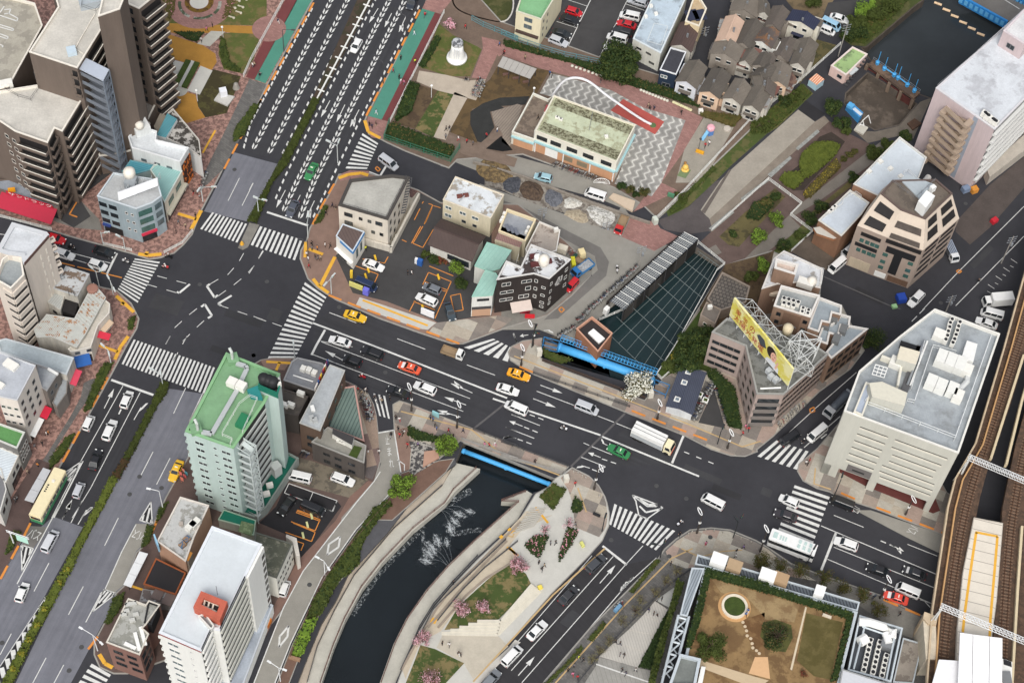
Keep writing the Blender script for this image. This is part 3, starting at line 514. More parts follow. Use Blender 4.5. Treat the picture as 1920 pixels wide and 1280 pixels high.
# orange and yellow: kerb paint, tactile paving, bay lines
m=MB();y=MB();tn=MB()
for s in ('b1 445 20 0 840 a1 1850 690 1570 1215','b1 1195 70 820 810','a3 760 290 640 520','a3 560 670 400 965','b2 590 130 500 290 440 410','b2 550 915 730 985 1480 1260','c3 130 215 200 245','c3 920 525 1370 700','d3 590 1105 660 1135','d4 840 40 1300 215','d4 890 690 1150 800','a4 215 150 165 250','a4 130 310 0 550','a4 1110 130 1080 200','a4 690 950 660 990'):dash(m,s,.5,3.2,1.6,.16)
for s in ('a2 380 675 870 795','a2 270 425 940 625'):dash(m,s,.3,5,.6)
struct(m,'kerb_paint',ORG)
for s,w in (('a2 1420 318 1350 450',.9),('a2 1255 340 1385 380',.8),('a2 975 625 1050 635 1140 625',.9),('a2 1030 632 1040 608',.8),('a2 820 920 945 1035',.8),('a2 870 965 860 985',.8),('a2 905 1205 850 1280 a3 810 165',.8),('a3 700 65 830 110',.7),('b2 390 540 385 650',.8),('b2 410 590 510 628',.8),('b2 595 645 490 850',.8),('b2 440 800 480 850 550 900',.8),
   ('b2 620 90 690 65 780 55 830 70',.9),('b1 805 850 830 930 915 975',.8),('b3 110 180 285 190',.6),('b3 205 185 180 240',.6),('b3 1060 530 1560 660 c3 0 830 410 980',.3),('c3 90 140 840 430 1320 620 1700 780 1830 740',.3),('c4 1350 330 1200 400 880 720 380 1280',.3),('c4 1270 330 1400 390 1560 350 1700 340',.25),('c4 20 230 80 250 110 160',.3),('c3 540 1070 600 1240',.3),('d3 410 930 400 1040 520 1080',.3),('d4 660 20 560 -20',.3),('a1 1520 920 1430 1080',.5),('b2 790 950 1250 1130',.5),('a4 930 595 1005 620',.5),('a4 700 1075 740 1140 795 1170',.8),('c4 240 40 330 150',.5),('c4 40 320 120 380',.5),('b4 1820 320 1882 380',.6),('b4 1270 830 1310 845',1.2),('b4 1760 240 1790 270',.8),('b4 1820 190 1850 215',.8),('e2 832 398 640 570 345 890',.35)):line(y if w>.4 else tn,s,w,ZS+.004)
struct(y,'tactile_paving',YEL);struct(tn,'tactile_paving',mat((188,160,116),.8,.12,1.))
m=MB()
for s in ('b2 740 710 900 768 860 860','b2 790 660 945 690 970 645','b2 1255 755 1415 820 1300 1080','b2 1255 755 1215 840 1380 890','b2 1150 960 1300 1020','b2 1160 955 1120 1030','b2 1230 820 1390 880','b2 1255 270 1285 280 1225 415','b2 1200 430 1135 550','b2 1280 300 1230 410','b2 1215 430 1145 550 1215 580 1290 450','b2 1195 305 1155 385','b2 1068 525 1100 540','b2 1220 255 1210 270','b2 1290 285 1340 300','b2 1260 710 1430 780','b2 1410 920 1435 1030 1500 1020 1480 905 1410 920'):line(m,s,.2,.16)
for s in ('b4 325 65 490 125 455 205 285 140','b4 320 75 485 135','b4 300 150 455 215 430 280 245 215','b4 330 280 375 295 355 345','b3 330 1225 440 1265'):line(m,s,.2,.16)
for s in ('a2 555 235 490 345 545 365',):line(m,s,.35,.16)
for s in ('c2 405 1015 425 998 445 1018 422 1038 405 1015','d2 1405 745 1425 735 1442 748 1420 762 1405 745','d3 370 515 400 500 405 530 375 540 370 515','b1 880 1190 890 1175 915 1195 900 1210 880 1190'):line(m,s,.28,.04)
struct(m,'bay_lines',ORG)
m=MB()
for s in ('a2 1655 30','a3 985 990','a3 915 1115','a3 1140 1070','a4 575 1025','a4 488 1190','a4 15 995','b4 415 585','b3 890 1112','b2 115 820','b2 625 1000','c3 1095 1055','c3 1305 1145','d2 1470 270','d2 1295 970','a2 1410 840','a3 1790 135','b3 20 135','b3 950 255','c4 1475 250','c4 1185 385','c4 775 270'):
 c=g(s,.036 if not s.startswith(('b4','c4 1')) else .16)[0];m.poly([c+V((math.cos(a*PI/8)*.5,math.sin(a*PI/8)*.5,0)) for a in range(16)])
struct(m,'manhole_covers',mat((74,74,74),.6,.2,2.))
# ================================================================ BUILDINGS: tools
GL=glassm((38,44,48));GLB=glassm((92,108,112));GLT=glassm((70,104,98));FLR=mat((70,68,66),.9,.3,.8);GLV=(GL,GL,glassm((58,66,70)),glassm((96,98,94)),glassm((28,32,36)));DARK=mat((40,38,38),.7,.25,.8);FRW=plain((214,212,206));FRG=plain((120,122,124));FRD=plain((52,50,50))
ACW=plain((226,224,216));STEEL=plain((150,154,158),.45,.3);STEELD=plain((70,70,72),.5);WHT=plain((232,232,228));BLK=plain((38,38,40),.6)
class Vol:
 def __init__(s,root,poly,h,wall,roof,par=(.3,.7),cop=None,z0=0.0,rname='roof',wname='wall',pts=None):
  s.root,s.h,s.z0,s.wall=root,h,z0,wall
  s.p=[V((p.x,p.y,0)) for p in (pts or g(poly,h))]
  a=sum(s.p[i-1].x*s.p[i].y-s.p[i].x*s.p[i-1].y for i in range(len(s.p)));s.sg=1 if a>0 else -1
  q=[V((p.x,p.y,0)) for p in (s.p if s.sg>0 else s.p[::-1])];n=len(q);w,ph=par
  m=MB();m.prism(q,z0,h-.002,0,top=False)
  i_=off(q,w)
  m.build(wname,[wall],root)
  if ph>0:
   m=MB();o=off(q,-.06)
   for i in range(n):
    j=(i+1) % n
    m.add([(o[i].x,o[i].y,h),(o[j].x,o[j].y,h),(i_[j].x,i_[j].y,h),(i_[i].x,i_[i].y,h)],[[0,1,2,3]])
    m.add([(i_[i].x,i_[i].y,h),(i_[j].x,i_[j].y,h),(i_[j].x,i_[j].y,h-ph),(i_[i].x,i_[i].y,h-ph)],[[0,1,2,3]])
    m.add([(o[i].x,o[i].y,h),(o[j].x,o[j].y,h),(o[j].x,o[j].y,h-.25),(o[i].x,o[i].y,h-.25)],[[3,2,1,0]])
   m.build('parapet',[cop or wall],root)
   m=MB();m.poly(off(q,w-.02),h-ph);s.roof=m.build(rname,[roof],root)
  else:
   m=MB();m.poly(q,h);s.roof=m.build(rname,[roof],root)
  s.zr=h-ph
 def e(s,i):
  a,b=s.p[i],s.p[(i+1) % len(s.p)];d=(b-a);L=d.length;d=d/L;n=V((d.y,-d.x,0))*s.sg;return a,d,n,L
 def box_on(s,m,i,u0,u1,z0,z1,o0,o1,mi=0):
  a,d,n,L=s.e(i);q=[a+d*L*u0+n*o0,a+d*L*u1+n*o0,a+d*L*u1+n*o1,a+d*L*u0+n*o1];m.prism(q,z0,z1,mi,bot=True)
 def win(s,i,us,zs,w,h,fr=None,gl=None,name='window',fw=.12):
  a,d,n,L=s.e(i);fr=fr or FRW;UPZ=V((0,0,1))
  for z in zs:
   for u in us:
    c=a+d*L*u+n*.03+UPZ*z;m=MB();x=d*w/2;y=UPZ*h
    for p,q in ((c-x,c+x),(c-x+y,c+x+y)):m.add([p-UPZ*fw/2+n*.05,q-UPZ*fw/2+n*.05,q+UPZ*fw/2+n*.05,p+UPZ*fw/2+n*.05,p-UPZ*fw/2,q-UPZ*fw/2,q+UPZ*fw/2,p+UPZ*fw/2],[[0,1,2,3],[3,2,6,7],[0,1,5,4]],0)
    for k in ((-1,1) if w<1.5 else (-1,0,1)):
     p=c+x*k;m.add([p-d*fw/2+n*.048,p+d*fw/2+n*.048,p+d*fw/2+y+n*.048,p-d*fw/2+y+n*.048],[[0,1,2,3]],0)
    f_=m.build(name,[fr],s.root);p_=MB();p_.add([c-x,c+x,c+x+y,c-x+y],[[0,1,2,3]]);p_.build('pane',[gl or R.choice(GLV)],f_)
 def band(s,i,u0,u1,z0,z1,out,mt,name='ledge',o0=-.05):
  m=MB();s.box_on(m,i,u0,u1,z0,z1,o0,out);return m.build(name,[mt],s.root)
 def balc(s,i,u0,u1,zs,out=1.3,ph=1.1,mt=None,gl=None,cop=None,fl=2.3,name='balcony'):
  mt=mt or s.wall
  for z in zs:
   m=MB();s.box_on(m,i,u0,u1,z,z+.14,-.05,out,2);s.box_on(m,i,u0,u1,z+.14,z+ph,out-.14,out);a,d,n,L=s.e(i);t=.14/L
   s.box_on(m,i,u0,u0+t,z+.14,z+ph,0,out-.14);s.box_on(m,i,u1-t,u1,z+.14,z+ph,0,out-.14)
   if cop:s.box_on(m,i,u0,u1,z+ph,z+ph+.07,out-.18,out+.03,1)
   q_=m.build(name,[mt,cop or mt,FLR],s.root)
   m=MB();s.box_on(m,i,u0+t,u1-t,z+.2,z+fl,-.05,.04);m.build('balcony_door',[gl or GL],q_)
 def stack(s,i,us,zs,w,h,mt,name='shutter',out=.05):
  for z in zs:
   for u in us:a,d,n,L=s.e(i);m=MB();s.box_on(m,i,u-w/2/L,u+w/2/L,z,z+h,-.02,out);m.build(name,[mt],s.root)
class Bld:
 def __init__(s,name,label,poly,h,wall,roof,cat='building',group=None,**k):
  q=g(poly,h);c=sum(q,V((0,0,0)))/len(q);c.z=0;s.root=thing(name,label,cat,c,group);s.v=Vol(s.root,poly,h,wall,roof,**k)
 def add(s,poly,h,wall,roof,**k):return Vol(s.root,poly,h,wall,roof,**k)
 def blk(s,name,poly,z1,z0,mt,mtop=None,par=None):
  q=g(poly,z1);m=MB()
  if par:o=ccw([V((p.x,p.y,0)) for p in q]);i=off(o,par[0]);m.prism(o,z0,z1,0,top=False);n=len(o);[m.add([(o[k].x,o[k].y,z1),(o[(k+1) % n].x,o[(k+1) % n].y,z1),(i[(k+1) % n].x,i[(k+1) % n].y,z1),(i[k].x,i[k].y,z1),(i[(k+1) % n].x,i[(k+1) % n].y,z1-par[1]),(i[k].x,i[k].y,z1-par[1])],[[0,1,2,3],[3,2,4,5]],0) for k in range(n)];m.poly(i,z1-par[1],1)
  else:m.prism(q,z0,z1,0,1)
  return m.build(name,[mt,mtop or mt],s.root)
 def bx(s,name,pos,sx,sy,sz,rz,z,mt):
  for c in g(pos,z):m=MB();m.box((c.x,c.y,z),sx,sy,sz,rz);m.build(name,[mt],s.root)
 def ac(s,pos,z,sx=1.0,sy=.5,sz=.9,rz=0,name='outdoor_unit',fan=True):
  for c in g(pos,z+sz):
   m=MB();m.box((c.x,c.y,z+.1),sx,sy,sz,rz)
   if fan:m.lathe([(min(sx,sy)*.4,z+.1+sz),(min(sx,sy)*.4,z+sz+.16),(min(sx,sy)*.34,z+sz+.165)],(c.x,c.y,0),10,1)
   m.build(name,[ACW,BLK],s.root)
 def rail(s,name,poly,z,mt=None,hh=1.1,r=.035,every=2.0,closed=False):
  m=MB();fence_rail(m,g(poly,z),hh,r,every);return m.build(name,[mt or STEEL],s.root)
 def tub(s,name,poly,z,r,mt,n=8):m=MB();m.tube(g(poly,z),r,n);return m.build(name,[mt],s.root)
 def shop(s,v,i,u0,u1,z0=.2,z1=2.8,gl=None,name='shopfront'):v.band(i,u0,u1,z0,z1,.06,gl or GL,name)
 def awning(s,v,i,u0,u1,z,drop,out,mt,name='awning'):
  a,d,n,L=v.e(i);A,B=a+d*L*u0,a+d*L*u1;zz=V((0,0,1));m=MB()
  k=[A+zz*z+n*.05,B+zz*z+n*.05,B+n*out+zz*(z-drop),A+n*out+zz*(z-drop)];k2=[p-zz*.12 for p in k];m.add(k+k2,[[0,1,2,3],[7,6,5,4],[3,2,6,7],[0,3,7,4],[2,1,5,6]]);q=m.build(name,[mt],s.root);return k
def fence_rail(m,q,hh=1.1,r=.035,every=2.0,rails=(1.0,.5)):
 Z=V((0,0,1))
 for a,b in zip(q,q[1:]):
  L=(b-a).length;n=max(1,int(L/every))
  for f in rails:m.tube([a+Z*hh*f,b+Z*hh*f],r,4)
  for k in range(n+1):p=a+(b-a)*k/n;m.tube([p,p+Z*hh],r,4)
def F(n,z0,st=3.0):return [z0+st*i for i in range(n)]
def U(n,a=0.,b=1.):return [a+(b-a)*(i+.5)/n for i in range(n)]
def gable(root,q,z0,zr,wall,roof,ov=.35,name='roof',axis=None,hip=0.0):

 a,b,c,d=[V((p.x,p.y,0)) for p in q];Z=V((0,0,1));r0,r1=(a+b)/2,(c+d)/2;ax=(r1-r0).normalized();sd=(b-a).normalized()
 m=MB();m.prism([a,b,c,d],0 if root is None else root,z0,0,top=False);m.add([a+Z*z0,b+Z*z0,r0+Z*zr],[[0,1,2]]);m.add([c+Z*z0,d+Z*z0,r1+Z*zr],[[0,1,2]])
 w=m;sl=(zr-z0)/max((b-a).length/2,.1);m2=MB();e=sl*ov
 A,B,C,D=a-sd*ov-ax*ov,b+sd*ov-ax*ov,c+sd*ov+ax*ov,d-sd*ov+ax*ov;R0,R1=r0-ax*(ov-hip),r1+ax*(ov-hip)
 for lo,hi,fl in ((A,D,0),(B,C,1)):
  k=[lo+Z*(z0-e),hi+Z*(z0-e),R1+Z*zr,R0+Z*zr];k2=[p+Z*.14 for p in k];m2.add(k+k2,[[0,1,2,3],[7,6,5,4],[0,4,5,1],[1,5,6,2],[2,6,7,3],[3,7,4,0]])
 if hip:
  for p0,p1,rr in ((A,B,R0),(C,D,R1)):m2.add([p0+Z*(z0-e+.14),p1+Z*(z0-e+.14),rr+Z*(zr+.13)],[[0,1,2]])
 m2.bar(R0+Z*(zr+.26),R1+Z*(zr+.26),.35,.16)
 return w,m2
# ================================================================ BUILDINGS: left and centre
BRW=wallm((110,98,89),.12);CREAM=plain((226,220,208));RF=roofm((196,192,183));DKR=roofm((60,58,58))
b=Bld('apartment_building','tall brown apartment block with stepped wings and a steel stair tower at its side','a1 205 365 545 478 742 160 700 120 760 -120 330 -220 410 48',38,BRW,RF,cop=CREAM)
v=b.v;fl=F(11,4.4,3.0)
v.balc(1,.34,.99,fl,1.1,1.05,BRW,DARK,CREAM);v.band(1,0,.1,4,36,.05,BRW,'pilaster')
v.balc(0,.86,.99,[34.2,31.2,28.2],.5,.9,BRW,DARK)
v.balc(6,.02,.2,[34.6,31.6,28.6],.8,.9,BRW,DARK)
core=b.add('a1 690 115 845 62 890 -50 745 -110',52,BRW,RF,cop=CREAM);core=b.add('a1 735 60 825 78 900 -20 790 -60',47.5,BRW,spotty((176,170,158),(140,134,120)),cop=CREAM)
core.win(0,[.35],F(1,44,3),.7,1.1,FRD)
w3=b.add('a1 870 10 980 60 1130 -60 1060 -190 900 -80',40,BRW,RF,cop=CREAM)
w3.balc(1,.05,.98,F(12,3.2,3.0),1.6,1.05,BRW,DARK,CREAM);w3.stack(0,[.35],F(12,4,3.0),1.6,1.7,GL,'window')
lw=b.add('a1 0 640 305 592 588 682 440 925 385 902 335 1005 105 925 0 855 -160 800 -150 650',26.5,BRW,RF,cop=CREAM)
lw.balc(2,.04,.98,F(8,2.2,3.0),1.1,1.05,BRW,DARK,CREAM);lw.balc(5,.02,.92,F(8,1.6,3.0),1.3,1.05,BRW,DARK,CREAM);lw.balc(4,.1,.9,F(8,2.2,3.0),.8,1.05,BRW,DARK)
lw.win(6,[.25,.75],F(7,3.6,3.0),1.1,1.2,CREAM,GL)
b.blk('roof_canopy','a1 105 910 110 930 330 1012 345 985',25.4,25.2,plain((170,184,190)))
pk=b.add('a1 -60 640 60 610 300 180 245 22 0 -40 -300 -100 -300 600',27,BRW,spotty((170,165,152),(150,145,134)),cop=CREAM,rname='parking_deck')
m=MB()
for s in ('a1 60 95 125 130 120 150 0 110','a1 0 175 95 205 92 218 0 192','a1 0 240 58 262 50 276 0 258','a1 0 315 22 325 15 335','a1 0 90 30 45','a1 30 70 75 65 65 95 30 100'):
 strip(m,g(s,26.36),.3)
m.build('deck_markings',[WHITE],b.root)
pod=b.add('a1 860 810 1005 655 1120 690 1040 850 1060 870 930 1060 800 1090 700 1100 640 900',7,BRW,roofm((150,144,138)),cop=CREAM,z0=.1)
b.bx('vent_cowl','a1 508 375',2,2,1.2,.4,37.3,plain((190,206,216)));b.tub('roof_conduit','a1 670 100 530 340',37.5,.12,CREAM);b.tub('roof_conduit','a1 530 345 590 380',37.5,.1,CREAM)
b.bx('water_tank','a1 640 20',5,4,2,.4,37.3,plain((170,178,184)));b.rail('roof_railing','a1 590 0 580 60 680 95 710 60',39,STEELD,1.4)
b.rail('roof_railing','a1 40 640 130 690 220 715 300 600',26,STEELD,1.2);b.bx('outdoor_unit','a1 45 610',3,1.6,1.5,.4,26,ACW);b.bx('outdoor_unit','a1 265 545',1.2,1.2,1.4,.4,26,plain((60,60,62)))
# steel stair tower of the block
P1=g('a1 550 482 600 408 770 492 728 572',36.8);q=[V((p.x,p.y,0)) for p in P1];BS=plain((132,142,154),.5,.3);Z=V((0,0,1))
m=MB();m.prism(q,36.6,36.9);m.build('stair_roof',[plain((176,184,196))],b.root)
m=MB()
for p in q:m.tube([p,p+Z*36.6],.16,6)
for k in range(12):
 for i in (0,1,2):
  a,c=q[i],q[(i+1) % 4];z=1+k*2.9;m.tube([a+Z*z,c+Z*(z+2.9)],.06,4);m.tube([c+Z*z,a+Z*(z+2.9)],.06,4);m.tube([a+Z*(z+2.9),c+Z*(z+2.9)],.08,4)
m.build('stair_frame',[BS],b.root)
for k in range(12):
 z=2+k*2.9;m=MB();a,c,d,e=q;mid0,mid1=(a+c)/2,(d+e)/2
 m.bar(a+Z*z+(d-a)*.15+(c-a)*.25,e+Z*(z+1.4)+(c-a)*.25-(d-a)*.1,1.0,.25);m.bar(e+Z*(z+1.4)+(c-a)*.75-(d-a)*.1,a+Z*(z+2.9)+(c-a)*.75+(d-a)*.1,1.0,.25);m.prism([e-(e-a)*.2,d-(d-c)*.2,d,e],z+1.35,z+1.5,bot=True)
 m.prism([a,e,e+(c-a)*.06,a+(c-a)*.06],z+.9,z+1.9,bot=True);m.build('stair_flight',[plain((118,124,132))],b.root)
b=Bld('shop','ground floor shop under a long crimson awning below the brown apartment block','a2 -40 105 60 95 400 225 420 290 410 300 0 170 -60 150',4.6,BRW,roofm((140,146,154)),'shop',par=(.2,.3))
k=b.awning(b.v,4,.02,.98,4.0,1.3,3.6,plain((172,36,60)),'awning')
m=MB();a,d,n,L=b.v.e(4);c=a+d*L*.42+n*.45+Z*4.75;strip_=[a+d*L*.08+n*.35,a+d*L*.88+n*.35];m.add([strip_[0]+Z*4.1,strip_[1]+Z*4.1,strip_[1]+Z*5.5,strip_[0]+Z*5.5],[[0,1,2,3]],0);m.box(a+d*L*.48+n*.1+Z*4.05,.3,L*.8,.04,math.atan2(d.y,d.x)+PI/2,0)
dd=d if (d.x>0) else -d;put_text(m,'サンドラッグ',a+d*L*.46+n*.42+Z*4.85,dd*11,Z*1.15,1);m.build('sign_board',[plain((180,38,58)),WHT],b.root)
m=MB();c=a+d*L*(.26 if d.x<0 else .2)+n*.9+Z*5.6;m.box(g('a2 85 185',5)[0],1.6,.5,1.2,.3);m.build('hanging_sign',[plain((220,150,30))],b.root)
b.shop(b.v,4,.04,.96)
b=Bld('corner_building','blue grey four storey corner building with a blank tilted rooftop hoarding','a2 685 215 800 50 1110 100 1140 215 1075 262 960 305 840 265',13,wallm((150,164,170)),roofm((176,178,178)),par=(.25,.5),cop=plain((196,204,208)))
v=b.v
v.stack(4,[.5],F(3,3.6,3.0),3.2,1.9,GLT,'window');v.stack(3,[.5],F(3,3.6,3.0),1.8,1.9,GLB,'window');v.stack(6,[.35,.8],F(3,3.6,3),1.9,1.5,GL,'window');v.win(5,[.3,.65],F(3,3.6,3),.6,.8,FRW,GL)
v.band(4,.02,.98,2.9,3.4,.5,plain((196,50,74)),'shop_sign');v.band(4,.05,.95,.2,2.7,.1,GL,'shopfront');v.band(6,.62,.98,2.6,3.2,.5,plain((50,70,130)),'shop_sign');v.band(6,.1,.95,.2,2.5,.08,DARK,'shopfront')
m=MB();q=g('a2 830 195 1110 92',15.2);q2=g('a2 838 250 1115 145',13.6);n=V((.0,.25,0));m.add([q[0],q[1],q2[1],q2[0],q[0]+n,q[1]+n,q2[1]+n,q2[0]+n],[[0,1,2,3],[7,6,5,4],[0,4,5,1],[1,5,6,2],[2,6,7,3],[3,7,4,0]]);m.build('hoarding',[plain((224,226,228))],b.root)
m=MB()
for i in range(6):
 A=q2[0]+(q2[1]-q2[0])*i/5;A=V((A.x,A.y+.3,12.6));B_=q[0]+(q[1]-q[0])*i/5+n;m.tube([A+V((0,2.4,0)),B_],.07,4);m.tube([A,B_],.07,4);m.tube([A+V((0,2.4,0)),A+V((0,2.4,2.4))],.06,4);m.tube([A+V((0,2.4,2.4)),B_],.05,4)
m.build('hoarding_frame',[plain((190,194,196))],b.root)
b.blk('roof_housing','a2 870 120 905 60 970 75 940 150',14.6,12.5,wallm((150,156,160)))
m=MB();c=g('a2 912 50',15.5)[0];m.lathe([(.6,14.2),(1.35,14.6),(1.35,16),(.9,16.6),(.2,16.8)],(c.x,c.y,0),14);m.build('water_tank',[CREAM],b.root,True)
WH=wallm((214,216,214),.12)
b=Bld('shop_building','white three storey shop building with a roof terrace beside the teal roofed shops','a1 905 965 970 880 1105 925 1100 985 1330 1040 1270 1140 930 1040',11.5,WH,roofm((206,210,212)),par=(.25,.8),cop=plain((226,228,228)))
b.v.win(6,[.75],[7.5],1.5,1.2,FRG);b.v.win(5,[.25,.5,.78],[7.5,4.2],1.3,.9,FRG,GLB);b.bx('roof_housing','a1 1000 925',3.6,3,2.4,.6,10.7,WH);m=MB();m.lathe([(1,13.1),(1,14.4),(.3,14.9)],tuple(g('a1 985 890',13.5)[0].xy)+(0,),12);m.build('water_tank',[CREAM],b.root,True)
m=MB();b.v.box_on(m,4,.02,.95,1,9.5,.05,.3);m.build('sign_board',[spotty((60,34,28),(214,120,50),.55,.6,.8)],b.root)
b=Bld('shop_building','weathered dark roofed wedge shaped shop with a teal tin roof at the paved corner','a1 1185 795 1220 765 1405 985 1420 1110 1350 1060 1170 970',8,WH,spotty((70,66,62),(180,176,170),.5,.6,.5),par=(.2,.5),cop=plain((196,192,184)))
b.v.win(2,[.3,.7],[4.5],1.2,1.3,FRG);m=MB();m.prism(g('a1 1105 955 1180 800 1250 840 1170 972',8.6),0.1,8.6,0,1);m.build('tin_roof_wing',[WH,stripem((92,150,160),(70,124,134),.6,.5)],b.root);b.blk('tin_roof_wing','a1 1085 890 1130 800 1175 815 1110 950',7.2,.1,WH,stripem((150,142,128),(120,112,100),.5,.5))
TEAL=stripem((84,150,164),(60,118,134),.55,1.1,.2);TEALL=stripem((150,190,186),(120,160,158),.55,.5,.2)
b=Bld('shop_building','low shop with bright teal ribbed roof behind the blue grey corner building','a1 870 1200 920 1130 1085 1165 a2 1060 30 960 60 860 40',7.6,wallm((170,190,190)),TEAL,par=(.15,.15),cop=plain((110,160,168)))
b=Bld('shop_building','long two storey shop with pale aqua roof facing the red paved corner','a1 1085 1165 1150 1140 1285 1185 a2 1290 30 1160 260 1130 200 1110 100 1060 30',8,wallm((214,206,188)),TEALL,par=(.2,.35),cop=plain((200,208,200)))
b.v.stack(3,[.3,.7],[4.4],2.6,1.8,GLT,'window');b.shop(b.v,3,.05,.95);b.v.band(3,.02,.98,3.0,3.5,.9,plain((180,176,160)),'canopy')
# left middle block
PLE=wallm((212,202,190),.1)
b=Bld('apartment_building','narrow beige apartment tower with zigzag balconies and pale grey roof','a2 -25 600 85 402 330 470 345 490 165 695 150 640 45 625',25,PLE,roofm((200,203,206)),par=(.9,.5),cop=plain((196,198,200)))
v=b.v;v.band(3,.02,.98,24.2,25.04,.1,plain((96,72,66)),'fascia');v.stack(3,[.2,.42],F(7,3,2.9),.35,1.6,CREAM,'slit_window',.08);v.balc(2,0,1,F(8,1.4,2.9),1.1,1,PLE,DARK)
st=b.add('a2 -40 800 15 660 55 625 150 650 169 772 77 866 12 828',24.4,PLE,roofm((150,156,158)),par=(.3,1.6),cop=CREAM)
for z in F(8,.6,2.75):
 for i,(u0,u1) in ((4,(0,1)),(5,(0,1))):st.band(i,u0,u1,z+1.35,z+2.75,.3,PLE,'balcony_front');st.band(i,u0+.02,u1-.02,z,z+1.33,.04,BLK,'landing_shade')  # black band on the wall paints the shade between balcony fronts
b.v.win(6,[.3],F(8,2,2.9),.4,.8,FRD)
GRYW=wallm((190,186,176),.3)
b=Bld('house','pale grey flat roofed house with moss stained roof behind the corner','a2 375 865 465 710 630 765 545 920',8.5,GRYW,spotty((186,188,188),(120,104,90),.52,.6,.5),par=(.2,.3),cop=plain((180,182,182)))
b.add('a2 330 960 370 890 455 915 425 1020',6.5,GRYW,stripem((176,178,174),(150,152,148),.5,.4),par=(.1,.1)).win(3,[.5],[3.5],1,1,FRD)
b.blk('roof_deck','a2 430 1020 470 915 560 950 525 1060',5.5,0,DARK);m=MB();[m.tube([p,p+Z*2.5],.06,5) for p in g('a2 490 920 510 910 530 930',8)];m.build('aerial_mast',[STEELD],b.root)
RUST=spotty((186,188,182),(160,118,84),.58,.68,.6);t_=RUST
b=Bld('warehouse','long workshop with ribbed rust streaked metal roof on the left corner','a2 240 1160 330 1050 525 1080 660 830 745 930 600 1190 540 1280 a3 360 0 a2 260 1210',6.5,GRYW,RUST,par=(.12,.12),cop=plain((196,196,190)))
m=MB()
for i in range(26):
 q=g('a2 %f %f %f %f' % (252+i*11,1165+i*4,335+i*10.5,1055+i*4),6.62) if i<14 else g('a2 %f %f %f %f' % (520+(i-14)*11,1085-(i-14)*20,610+(i-14)*10.6,1165-(i-14)*19.5),6.62);m.bar(q[0],q[1],.1,.1)
m.build('roof_rib',[plain((206,206,200))],b.root);m=MB();c=g('a2 650 860',7.4)[0];m.lathe([(1.2,6.4),(1.25,7.1),(.9,7.2)],(c.x,c.y,0),12);m.build('roof_basin',[plain((150,110,96))],b.root)
b=Bld('shop','white shop with red and blue awnings along the red brick pavement','a2 745 950 775 975 770 1040 690 1130 640 1280 a3 500 110 480 90 a2 600 1190',5.5,wallm((210,204,192)),roofm((196,190,178)),'shop',par=(.2,.3),cop=plain((210,206,196)))
b.awning(b.v,3,.0,.3,3.4,.5,2.6,plain((214,54,74)),'red_awning');k=b.awning(b.v,4,.15,.98,3.4,.6,2.6,plain((40,92,162)),'blue_awning');b.shop(b.v,4,.05,.95);b.v.win(4,[.12,.7],[3.9],1,1,FRG)
b.awning(b.v,2,.1,.9,3.5,.4,1.2,plain((200,176,150)),'canopy')
b=Bld('building','low building with long blue grey lean roof behind the white apartment house','a3 -20 30 40 15 520 150 470 270 440 260 0 110',7.5,GRYW,roofm((170,180,184)),par=(.3,.25),cop=plain((190,196,198)))
b.awning(b.v,2,.1,.98,3.6,.4,1.4,plain((214,74,96)),'pink_awning')
m=MB();
b=Bld('building','dark grey narrow three storey house wedged beside the white apartment house','a3 265 200 415 250 330 385 265 340',9.5,wallm((120,114,108)),roofm((160,164,168)),par=(.2,.3),cop=plain((150,150,150)));b.v.win(1,[.4,.75],[3.4,6.2],.9,1.3,FRG);b.bx('roof_pipe','a3 375 255',.5,2.6,.5,1.1,9.3,WHT)
b.add('a3 440 290 480 270 470 400 400 500 370 470',5,wallm((130,124,118)),roofm((150,154,156)),par=(.15,.2))
b=Bld('apartment_building','white five storey apartment house with plain grey roof above the brick pavement','a3 -40 90 0 115 250 205 120 450 -20 420',18,wallm((222,214,204),.08),roofm((172,176,182)),par=(.18,.2),cop=plain((196,198,200)))
b.v.win(2,[.25,.55,.85],[14.2,11.4,8.6,5.8],1.0,1.2,FRG,GL);b.v.win(3,[.2,.55,.85],F(4,4.5,3),.9,1.0,FRW);b.bx('roof_hatch','a3 80 210',1.8,3,.8,1.1,17.8,ACW);b.bx('roof_hatch','a3 5 350',1.2,1.6,.6,1.1,17.8,ACW);b.awning(b.v,2,.1,.42,3.2,.5,1.6,plain((206,40,66)),'red_awning');b.shop(b.v,2,.05,.95);b.awning(b.v,2,.45,.97,3.2,.3,1.2,WHT,'white_awning')
b=Bld('building','grey shop building with bright green roof beside the pavement','a3 -60 600 0 615 175 675 120 790 0 740 -80 720',9.5,wallm((118,116,112)),roofm((92,140,84)),par=(.3,.5),cop=plain((196,198,190)));b.v.win(2,[.15,.38,.6,.85],[5.6,2.9],.7,1.4,FRW);b.v.win(3,[.5,.9],[5.6,2.9],.9,1.2,FRW)
b=Bld('building','white two storey shop with pale ribbed roof below the green roof','a3 -60 760 0 785 130 840 60 990 40 1030 -60 900',6.5,wallm((214,210,200)),stripem((206,214,218),(180,188,194),.6,1.1),par=(.12,.12));b.v.win(2,[.3,.65],[3.6],1.1,1.4,FRG);b.shop(b.v,2,.05,.95)
b=Bld('building','white shop house at the left edge with dark windows','a3 -60 920 10 930 45 1080 0 1240 -70 1200',6.5,wallm((200,198,192)),roofm((120,120,122)),par=(.2,.3));b.v.win(2,[.3,.7],[3.6],1.2,1.2,FRD)
